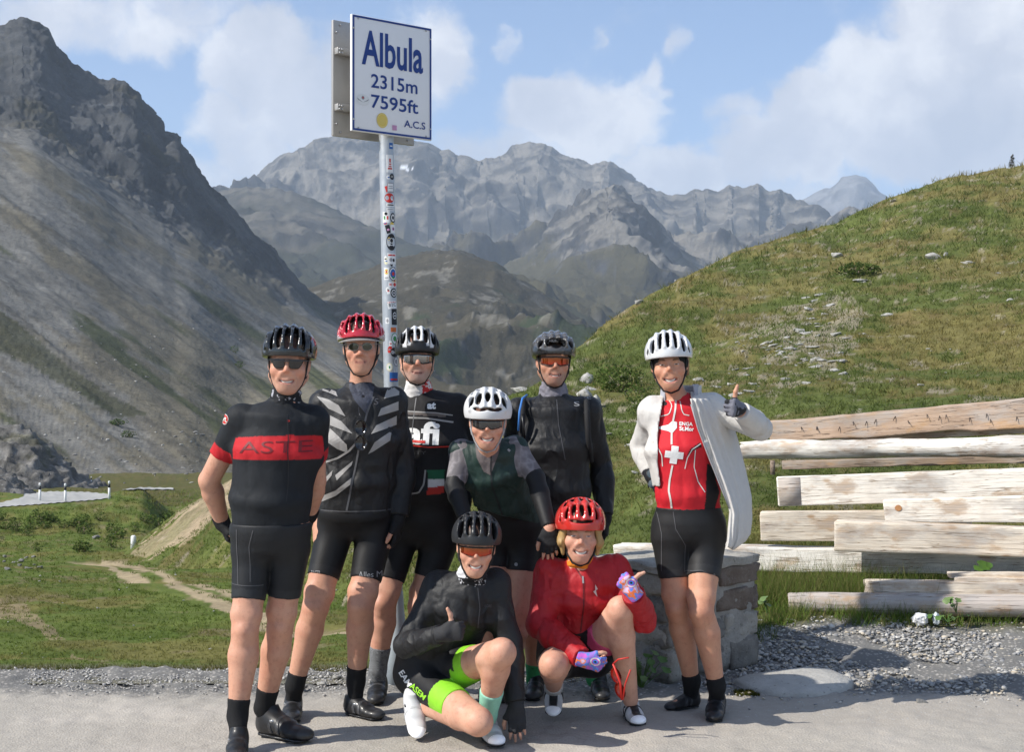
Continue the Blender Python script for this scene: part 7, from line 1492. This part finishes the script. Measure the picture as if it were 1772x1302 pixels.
r7.socks((1.9, None), (.5, .5, .5)); r7.shoes((.60, .60, .60), strap_col=(.02, .02, .02), tongue=(.02, .02, .022), L=.25, label='white and black cycling shoe')
def gay(V, c):
    n_ = fbm(V, 38, 2, .5, 9); n2_ = fbm(V + 5, 46, 2, .5, 12); pal = np.array([(.52, .12, .50), (.30, .16, .55), (.10, .22, .62), (.75, .18, .06), (.62, .45, .62)]); ix = np.clip(((n_ + n2_ * .6) * 2.3 + 2.4).astype(int), 0, 4); return pal[ix]
def eye_print(g_, c, rp):
    for k, (f_, mm) in enumerate(((1.5, INK['ivory']), (1.1, fm('magenta', (.5, .08, .4))), (.75, fm('bright_blue', (.03, .2, .65))), (.35, INK['black']))): V2, F2 = disc(PXM(rp * f_, 6.25), PXM(rp * f_ * .8, 6.25)); decal('printed_eye', V2, F2, g_, c, 6.25, mm, g_, -10, .002 + .0012 * k)
for i, c_ in ((0, (1030, 1146)), (1, (1092, 1009))): g_ = r7.glove(i, colf=gay, label='fingerless glove with a bright purple and orange print'); eye_print(g_, c_, 6)
helmet(r7.hd, r7.root, (.56, .030, .022), (.012, .010, .010), [(0, 0, 30, 56, .0095, .05), (.32, .28, 32, 58, .010, .05), (.60, .52, 26, 54, .0105, .05), (.84, .77, 18, 46, .010, .05), (0, 0, 74, 92, .009, .05), (.36, .32, 74, 94, .010, .05), (.66, .58, 68, 92, .009, .05), (.2, .2, 110, 150, .011, .05), (.6, .5, 110, 150, .010, .05), (0, .42, 13, 16, .006, .04)], HGLOSS, rim=0.028, label='orange red helmet with short vents')
def hairdo(rd, col, blobs, name='hair'):
    b = Sd(); b.tf(rd.hd['R'], rd.hd['o'], rd.hd['s'])
    for q in blobs: b.ec(*q[:4], k=.02)
    b.tf(); b.noise = lambda P: .0025 * fbm(P * (1, 1, .2), 90, 3, .6, 5)
    m, t = newmat(name); n1 = t.noise(t.scalev(t.obj(), (1, 1, .12)), 190, 4, .6); t.surf(t.mix(n1, tuple(x * .5 for x in col), tuple(min(1, x * 1.35) for x in col)), .5, n1, .6, .004, spec=.4); V, Fc = net(b, .005); return obj(name, V, Fc, m, rd.root)
hairdo(r7, (.44, .28, .11), [(np.array((x * .070, y, .035)), np.array((x * (.081 - .1 * max(0, y)), y - .004, -.035)), .012, .012) for x in (-1, 1) for y in (-.042, -.026, -.010, .008, .026, .045, .065)] + [(np.array((x * (.081 - .1 * max(0, y)), y - .004, -.035)), np.array((x * (.074 - .08 * max(0, y)), y + .004, -.082 - .01 * math.sin(y * 90))), .012, .006) for x in (-1, 1) for y in (-.042, -.026, -.010, .008, .026, .045, .065)] + [(np.array((-.06, .085, .0)), np.array((.06, .085, -.02)), .03, .03)])
eyes(r7.hd, r7.root, (.12, .16, .2), .0034); brows(r7.hd, r7.root, (.22, .14, .07)); teeth(r7.hd, r7.root, .021, .008)
# red framed sunglasses in her hand
sg7 = empty('sunglasses', U(1074, 1180, 6.2), 'red framed sunglasses held in the patterned glove of the crouching woman', 'sunglasses')
pa_, pb_ = U(1061, 1150, 6.20), U(1076, 1212, 6.20)
fr = [tube([pa_, lp(pa_, pb_, .5) + (.012, -.01, 0), pb_], .005, 6)]; V, Fc = merge(fr); obj('frame', V, Fc, INK['red'], sg7)
for k_, (a, b_, c_) in enumerate((((1061, 1150), (1070, 1142), (1088, 1139)), ((1078, 1212), (1082, 1185), (1091, 1160)))):
    V, Fc = tube([U(*a, 6.2), U(*b_, 6.17), U(*c_, 6.14)], .0035, 6); obj('temple_arm', V, Fc, INK['red'], sg7)
for k_, (cx2, cy2) in enumerate(((1066, 1170), (1073, 1196))):
    V2, F2 = disc(PXM(9, 6.2), PXM(14, 6.2), 20); cc_ = U(cx2, cy2, 6.2); vv = [np.stack([V2[:, 0] + cc_[0] + .25 * V2[:, 1] * -1, cc_[1] + q + 4 * V2[:, 0] ** 2, V2[:, 1] + cc_[2]], -1) for q in (-.002, .002)]; n_ = len(V2); Fc = [tuple(f) for f in F2] + [tuple(f[::-1] + n_) for f in F2] + [(1 + i, 1 + (i + 1) % (n_ - 1), n_ + 1 + (i + 1) % (n_ - 1), n_ + 1 + i) for i in range(n_ - 1)]; obj('lens', np.concatenate(vv), Fc, LENS['redl'], sg7)

# 6 ---- woman kneeling in black
D6 = 6.25
r6 = Rider('woman kneeling in a black jacket and lime banded shorts, one hand on the road', ((780 - 886) / F * 6.25, 6.25, 0), (.54, .31, .225), ((824, 946, 6.24), (2, 7, 3), 1.0),
           [(740, 1172, 6.52, .150, .125), (750, 1135, 6.48, .158, .128), (772, 1092, 6.42, .138, .11), (800, 1050, 6.36, .148, .112), (808, 1024, 6.34, .125, .086), (814, 1008, 6.31, .052, .049)],
           ((758, 1016, 6.37), (858, 1010, 6.35)), ((702, 1118, 6.26), (880, 1110, 6.32)), ((766, 1098, 6.06), (893, 1221, 6.22)), ((722, 1172, 6.46), (778, 1165, 6.42)), ((828, 1250, 6.0), (868, 1130, 6.02)), ((728, 1222, 6.36), (844, 1238, 6.22)),
           ((712, 1210, 6.42), (838, 6.34)), ((723, 1285, 6.21), (860, 6.12)), [((.93, -.28, .2), (-.15, 0, 1), (0, -1, 0), 'fist', 'up'), ((.06, -.32, -1), (-1, 0, 0), (0, -1, .3), 'plant')], ra=(.047, .039, .039, .027), rl=(.088, .060, .060, .035), fem=True, smile=1., open_=.0045, jaw=.97, nose=(.88, .92), chk=1.08, hs=.94, neckr=.048, toeup=((.1, -.8, .5), (0, 0, 1)), hk=dict(lip=(.42, .15, .13)))
j6 = r6.top('jacket', (745, 1150, 6.45), 1.95, .013, (.0125, .0125, .0135), SHELL, fold=(.0065, 13), loose=.004, collar=((0, 0, .03), .014), h=.0054)
pr_text('GORE', j6, Z4([(520, 594)])[0], D6, 12, 5, INK['dim'], j6); pr_line(Z4([(470, 500), (480, 600), (470, 700)]), j6, D6, 1.5, INK['dim'], j6, 'zip')
lime = (.25, .60, .03)
def c6(V, c):
    for i, (a0, a1) in enumerate(((.46, .70), (.40, .58))):
        d = r6.kn[i] - r6.hip[i]; tt = (V - r6.hip[i]) @ d / (d @ d); nr = np.linalg.norm(V - r6.hip[i] - np.clip(tt, 0, 1)[:, None] * d, axis=1) < .125; c[nr & (tt > a0)] = lime
    return c
s6_ = r6.shorts((.66, .52), (.012, .012, .013), (750, 1120, 6.45), colf=c6); pr_text('EAM', s6_, Z4([(112, 957)])[0], 6.3, 27, 12, INK['white'], s6_, -50, .02); pr_text('ASEM', s6_, Z4([(176, 1012)])[0], 6.25, 31, 12, INK['lime'], s6_, -30, .02)
r6.scarf((.012, .012, .013), lambda V, c: np.where(((np.abs(fbm(V, 46, 3, .6, 4)) < .09) | ((V[:, 0] < U(806, 0, 6.25)[0]) & (V[:, 2] > U(0, 1000, 6.25)[2])))[:, None], (.62, .62, .64), c), .072, .018)
r6.socks((1.86, 1.62), (.30, .62, .47)); r6.shoes((.68, .68, .68), strap_col=(.55, .55, .55), L=.26, label='white cycling shoe')
for i in (0, 1): r6.glove(i, (.034, .034, .036))
helmet(r6.hd, r6.root, (.022, .023, .025), (.005, .005, .005), [(0, 0, 20, 62, .0105, .05), (.34, .28, 22, 66, .0115, .05), (.68, .58, 14, 58, .013, .05), (0, 0, 76, 112, .010, .05), (.40, .34, 78, 112, .011, .05), (.7, .6, 72, 112, .011, .05), (.2, .2, 128, 160, .011, .05)], HMATT, rim=0.030, label='matt black helmet')
glasses(r6.hd, r6.root, 'wrap', LENS['fire'], BLKP, half=58, deep=.021); teeth(r6.hd, r6.root, .021, .0075)

# 8 ---- woman in the white jacket
D8 = 6.66
r8 = Rider('woman standing in an open white jacket over a red jersey with a white cross', ((1205 - 886) / F * 6.7, 6.7, 0), (.48, .255, .17), ((1158, 629, 6.74), (-6, 5, -4), 1.03),
           [(1192, 925, 6.78, .146, .110), (1192, 905, 6.78, .154, .118), (1191, 852, 6.75, .134, .105), (1182, 778, 6.74, .148, .115), (1178, 722, 6.77, .122, .086), (1177, 697, 6.80, .052, .05)],
           ((1130, 712, 6.80), (1228, 706, 6.79)), ((1111, 772, 6.95), (1316, 742, 6.72)), ((1126, 822, 6.86), (1277, 708, 6.53)), ((1162, 935, 6.78), (1222, 935, 6.78)), ((1172, 1052, 6.74), (1213, 1060, 6.63)), ((1197, 1180, 6.82), (1240, 1188, 6.68)),
           ((1210, 6.88), (1243, 6.78)), ((1150, 6.76), (1233, 6.53)), [((.35, -.25, -.9), (0, -1, .2), (-1, 0, 0), 'grip'), ((-.42, -.88, .05), (.05, 0, 1), (.9, -.4, 0), 'fist', 'up')], ra=(.046, .040, .040, .028), rl=(.088, .056, .060, .036), fem=True, smile=1., open_=.0045, jaw=1.02, nose=(.82, .95), chk=1.12, long=.97, hs=.95, neckr=.047, hk=dict(brow=(.16, .09, .05), lip=(.45, .15, .14)))
red8 = (.56, .018, .028)
j8 = r8.top('jersey', (1192, 884, 6.78), .35, .008, red8, colf=paint(D8, [(Z7([(505, 815), (492, 1075), (640, 1085), (640, 850)]), (.014, .014, .015)), (Z7([(383, 795), (408, 735), (465, 698), (472, 722), (425, 742), (398, 770)]), (.014, .014, .015))]), fold=(.0035, 12), collar=((0, 0, .028), .010), hemn=(.02, 0, 1))
def cross(cx_, cy_, a, b_, rotd):
    out = []
    for x, y in ((-b_, -a), (b_, -a), (b_, -b_), (a, -b_), (a, b_), (b_, b_), (b_, a), (-b_, a), (-b_, b_), (-a, b_), (-a, -b_), (-b_, -b_)): c_, s_ = math.cos(R(rotd)), math.sin(R(rotd)); out.append((cx_ + c_ * x - s_ * y, cy_ + s_ * x + c_ * y))
    return out
pr_poly(cross(1165, 787, 15.5, 6, 6), j8, D8, INK['white'], j8, 'white_cross'); pr_text('ENGA', j8, Z7([(394, 601)])[0], D8, 23, 6.5, INK['white'], j8, -3, .03); pr_text('St.Mor', j8, Z7([(396, 627)])[0], D8, 25, 7.5, INK['white'], j8, -3, .03)
pr_poly(Z7([(236, 624), (300, 606), (322, 585), (346, 592), (345, 622), (318, 652), (300, 640), (262, 632)]), j8, D8, INK['white'], j8, 'map_shape')
for l in ([(334, 448), (350, 468), (335, 540), (318, 620), (312, 710)], [(318, 822), (305, 900), (300, 960), (310, 1010), (318, 1056)]): pr_line(Z7(l), j8, D8, 3, INK['ivory'], j8, 'zip')
for l in ([(305, 455), (325, 500), (305, 550), (245, 568)], [(370, 480), (372, 530), (385, 552), (412, 556)], [(437, 738), (432, 830), (455, 910), (492, 966)], [(383, 840), (395, 780), (420, 735), (468, 705)], [(240, 725), (262, 770), (268, 830)]): pr_line(Z7(l), j8, D8, 1.6, INK['ivory'], j8, 'piping')
V2, F2 = disc(PXM(4.6, D8), PXM(4, D8)); decal('round_tab', V2, F2, j8, Z7([(287, 492)])[0], D8, INK['black'], j8); pr_text('v', j8, Z7([(287, 491)])[0], D8, 4, 3, INK['white'], j8, lift=0) if False else None
s8_ = r8.shorts((.56, .53), (.017, .017, .018), (1192, 878, 6.78)); Z8 = Zf(1060, 860, 3.027); [pr_line(Z8(l_), s8_, D8, 1.3, INK['dim'], s8_) for l_ in ([(318, 80), (330, 170), (385, 260), (382, 400)], [(240, 90), (260, 200), (262, 400)], [(385, 395), (460, 382), (548, 420)])]; pr_text('sub', s8_, (1233, 994), D8, 8, 3, INK['grey'], s8_)
r8.socks((1.90, 1.88)); r8.shoes((.010, .010, .011)); r8.glove(1, (.17, .17, .20), lambda V, c: np.where((V[:, 2] > U(0, 690, 6.45)[2])[:, None] | (fbm(V, 25, 2, .5, 2) > .35)[:, None], (.02, .02, .022), c)); r8.glove(0, (.02, .02, .025))
jw = (.60, .578, .545); b = Sd(); r8.torso(b, .024, 2); b.pl(U(1170, 830, 6.75), (-.3, 0, 1), .004)
for i in (0, 1): r8.arm(b, i, .012, 0, 1.93 if i == 0 else 1.90, True, k=.04, loose=.006)
b.noise = folds(.005, 9, 5, (1, 1, .8))
def open_front(P, f):
    x, y = 886 + F * P[:, 0] / P[:, 1], 651 - F * (P[:, 2] - EYE) / P[:, 1]; lft = np.interp(y, [660, 690, 740, 800, 900], [1158, 1148, 1139, 1138, 1150]); rgt = np.interp(y, [655, 690, 740, 800, 885], [1190, 1196, 1208, 1228, 1264]); m_ = 6.66 / F
    d = np.maximum(np.maximum((lft - x) * m_, (x - rgt) * m_), P[:, 1] - 6.80); inner = -inn.ev(P); return np.maximum(np.maximum(f, -d), inner)
inn = Sd(); r8.torso(inn, .010, 2); inn.pl(U(1170, 655, 6.75), (0, 0, -1)); b.post = open_front
jk8 = put_solid('jacket', b, .0056, LINEN, r8.root, jw)
b = Sd(); nb = r8.st[-1][0]; b.ec(nb - (0, 0, .05), nb + (.008, .012, .088), (.103, .088), (.094, .078), side=r8.side, k=.01, flat=3); b.ec(nb - (0, 0, .08), nb + (.008, .012, .12), (.094, .080), (.084, .069), side=r8.side, k=.004, op='s'); b.noise = folds(.004, 14, 2)
def cut_c(P, f): x, y = 886 + F * P[:, 0] / P[:, 1], 651 - F * (P[:, 2] - EYE) / P[:, 1]; d = np.maximum(np.maximum((1152 - x), (x - (1193 + (y - 670) * .25))) * .0027, P[:, 1] - 6.80); return np.maximum(f, -d)
b.post = cut_c; put_solid('collar', b, .005, LINEN, r8.root, lambda V: np.where((((V[:, :2] - nb[:2]) ** 2 / (.0945 ** 2, .080 ** 2)).sum(1) < 1)[:, None], (.36, .37, .42), jw))
# the jacket's loose right front, blown open
nr_, nc_ = 40, 26; lx = [(690, 1196), (740, 1208), (800, 1230), (850, 1250), (885, 1262), (915, 1259), (944, 1257)]; rx_ = [(690, 1246), (715, 1262), (760, 1277), (810, 1290), (860, 1301), (900, 1302), (925, 1299), (938, 1290), (944, 1280)]; G1 = []
for i in range(nr_ + 1):
    y = 690 + 254 * i / nr_; a, c_ = np.interp(y, *zip(*lx)), np.interp(y, *zip(*rx_))
    for j in range(nc_ + 1): u_ = j / nc_; yv = y + 8 * math.sin(math.pi * u_) * (i / nr_); Yd = 6.615 + .0 * i + .24 * u_ ** 1.6 - .035 * math.sin(math.pi * u_) * (.3 + i / nr_) + .012 * math.sin(u_ * 15 + i * .06) * (.3 + .7 * i / nr_) + .008 * math.sin(u_ * 31 - i * .1); G1.append(U(a + (c_ - a) * u_, yv, Yd))
G1 = np.array(G1); n1_ = normals(G1.reshape(nr_ + 1, nc_ + 1, 3)); n1_ = np.cross(np.gradient(G1.reshape(nr_ + 1, nc_ + 1, 3), axis=0), np.gradient(G1.reshape(nr_ + 1, nc_ + 1, 3), axis=1)); n1_ /= np.linalg.norm(n1_, axis=-1, keepdims=True); n1_ = n1_.reshape(-1, 3) * np.sign(-n1_.reshape(-1, 3)[:, 1:2]); G2 = G1 - n1_ * .006; k_ = len(G1); gf = grid_faces(nr_ + 1, nc_ + 1)
ring = [j for j in range(nc_ + 1)] + [i * (nc_ + 1) + nc_ for i in range(1, nr_ + 1)] + [nr_ * (nc_ + 1) + j for j in range(nc_ - 1, -1, -1)] + [i * (nc_ + 1) for i in range(nr_ - 1, 0, -1)]
Fc = [tuple(f) for f in gf] + [tuple(f[::-1] + k_) for f in gf] + [(a, b_, b_ + k_, a + k_) for a, b_ in zip(ring, ring[1:] + ring[:1])]
fl = obj('jacket_front', np.concatenate([G1, G2]), Fc, LINEN, r8.root, col=np.tile(np.array(jw), (2 * k_, 1))); fl['label'] = 'loose front of the white jacket hanging open'
V, Fc = tube([U(1196 + 6 * 0, 700, 6.60), U(1208, 742, 6.60), U(1231, 802, 6.605), U(1251, 852, 6.61), U(1262, 880, 6.61)], .004, 6); obj('zip', V, Fc, INK['grey'], fl)
bcap = Sd(); bcap.tf(r8.hd['R'], r8.hd['o'], r8.hd['s']); bcap.el((0, .018, .036), (.0835, .105, .09), .002); bcap.ec((-.076, .01, .0), (-.066, .0, -.06), .012, .010, k=.02); bcap.ec((.076, .01, .0), (.066, .0, -.06), .012, .010, k=.02); bcap.pl((0, -.1, .030), (0, .55, 1)); put_solid('headband', bcap, .0045, WOOL, r8.root, (.012, .012, .013))
helmet(r8.hd, r8.root, (.72, .72, .72), (.03, .03, .032), [(0, 0, 24, 74, .0095, .05), (.34, .27, 22, 74, .010, .05), (.66, .58, 14, 54, .013, .05), (.90, .84, 6, 30, .010, .05), (0, 0, 86, 112, .008, .05), (.34, .3, 84, 112, .009, .05), (.66, .58, 72, 104, .008, .05), (.2, .2, 124, 155, .010, .05), (.6, .5, 120, 150, .010, .05)], HGLOSS, rim=0.034, label='white helmet with long narrow vents')
eyes(r8.hd, r8.root, (.07, .06, .045), .0036); brows(r8.hd, r8.root, (.12, .07, .04)); teeth(r8.hd, r8.root, .020, .0072)
hairdo(r8, (.30, .17, .08), [(np.array((.075, .02, .02)), np.array((.078, .03, -.055)), .016, .012)])
# mirrored sunglasses in her lowered hand
sg8 = empty('sunglasses', U(1132, 828, 6.78), 'mirrored blue sunglasses held low at the hip by the woman in the white jacket', 'sunglasses')
for cx2, cy2 in ((1128, 820), (1130, 838)):
    V2, F2 = disc(PXM(9, 6.7), PXM(8, 6.7), 20); cc_ = U(cx2, cy2, 6.77); vv = [np.stack([V2[:, 0] + cc_[0], cc_[1] + q + 5 * V2[:, 0] ** 2 + .3 * V2[:, 0], V2[:, 1] + cc_[2]], -1) for q in (-.002, .002)]; n_ = len(V2); Fc = [tuple(f) for f in F2] + [tuple(f[::-1] + n_) for f in F2] + [(1 + i, 1 + (i + 1) % (n_ - 1), n_ + 1 + (i + 1) % (n_ - 1), n_ + 1 + i) for i in range(n_ - 1)]; obj('lens', np.concatenate(vv), Fc, LENS['blue'], sg8)
V, Fc = tube([U(1119, 814, 6.77), U(1121, 830, 6.765), U(1122, 845, 6.77)], .003, 6); obj('frame', V, Fc, BLKP, sg8); V, Fc = tube([U(1138, 815, 6.77), U(1142, 825, 6.83), U(1142, 838, 6.9)], .0025, 6); obj('temple_arm', V, Fc, BLKP, sg8)
# ---------------------------------------------------------------- air between here and the far mountains
m, t = newmat('mountain_air')
pv = t.n('ShaderNodeVolumePrincipled', {'Color': (.70, .83, 1.0, 1), 'Density': 9.5e-5, 'Anisotropy': .1})
om = t.n('ShaderNodeOutputMaterial'); t.L.new(pv.outputs[0], om.inputs['Volume'])
x0, x1, y0, y1, z0, z1 = -31000, 31000, -3500, 30500, -61, 1800
V = [(a, b, c_) for c_ in (z0, z1) for b in (y0, y1) for a in (x0, x1)]
o = obj('haze', V, [(0, 2, 3, 1), (4, 5, 7, 6), (0, 1, 5, 4), (2, 6, 7, 3), (0, 4, 6, 2), (1, 3, 7, 5)], m, smooth=False)
tag(o, 'thin blue mountain haze', None, None, 'stuff')
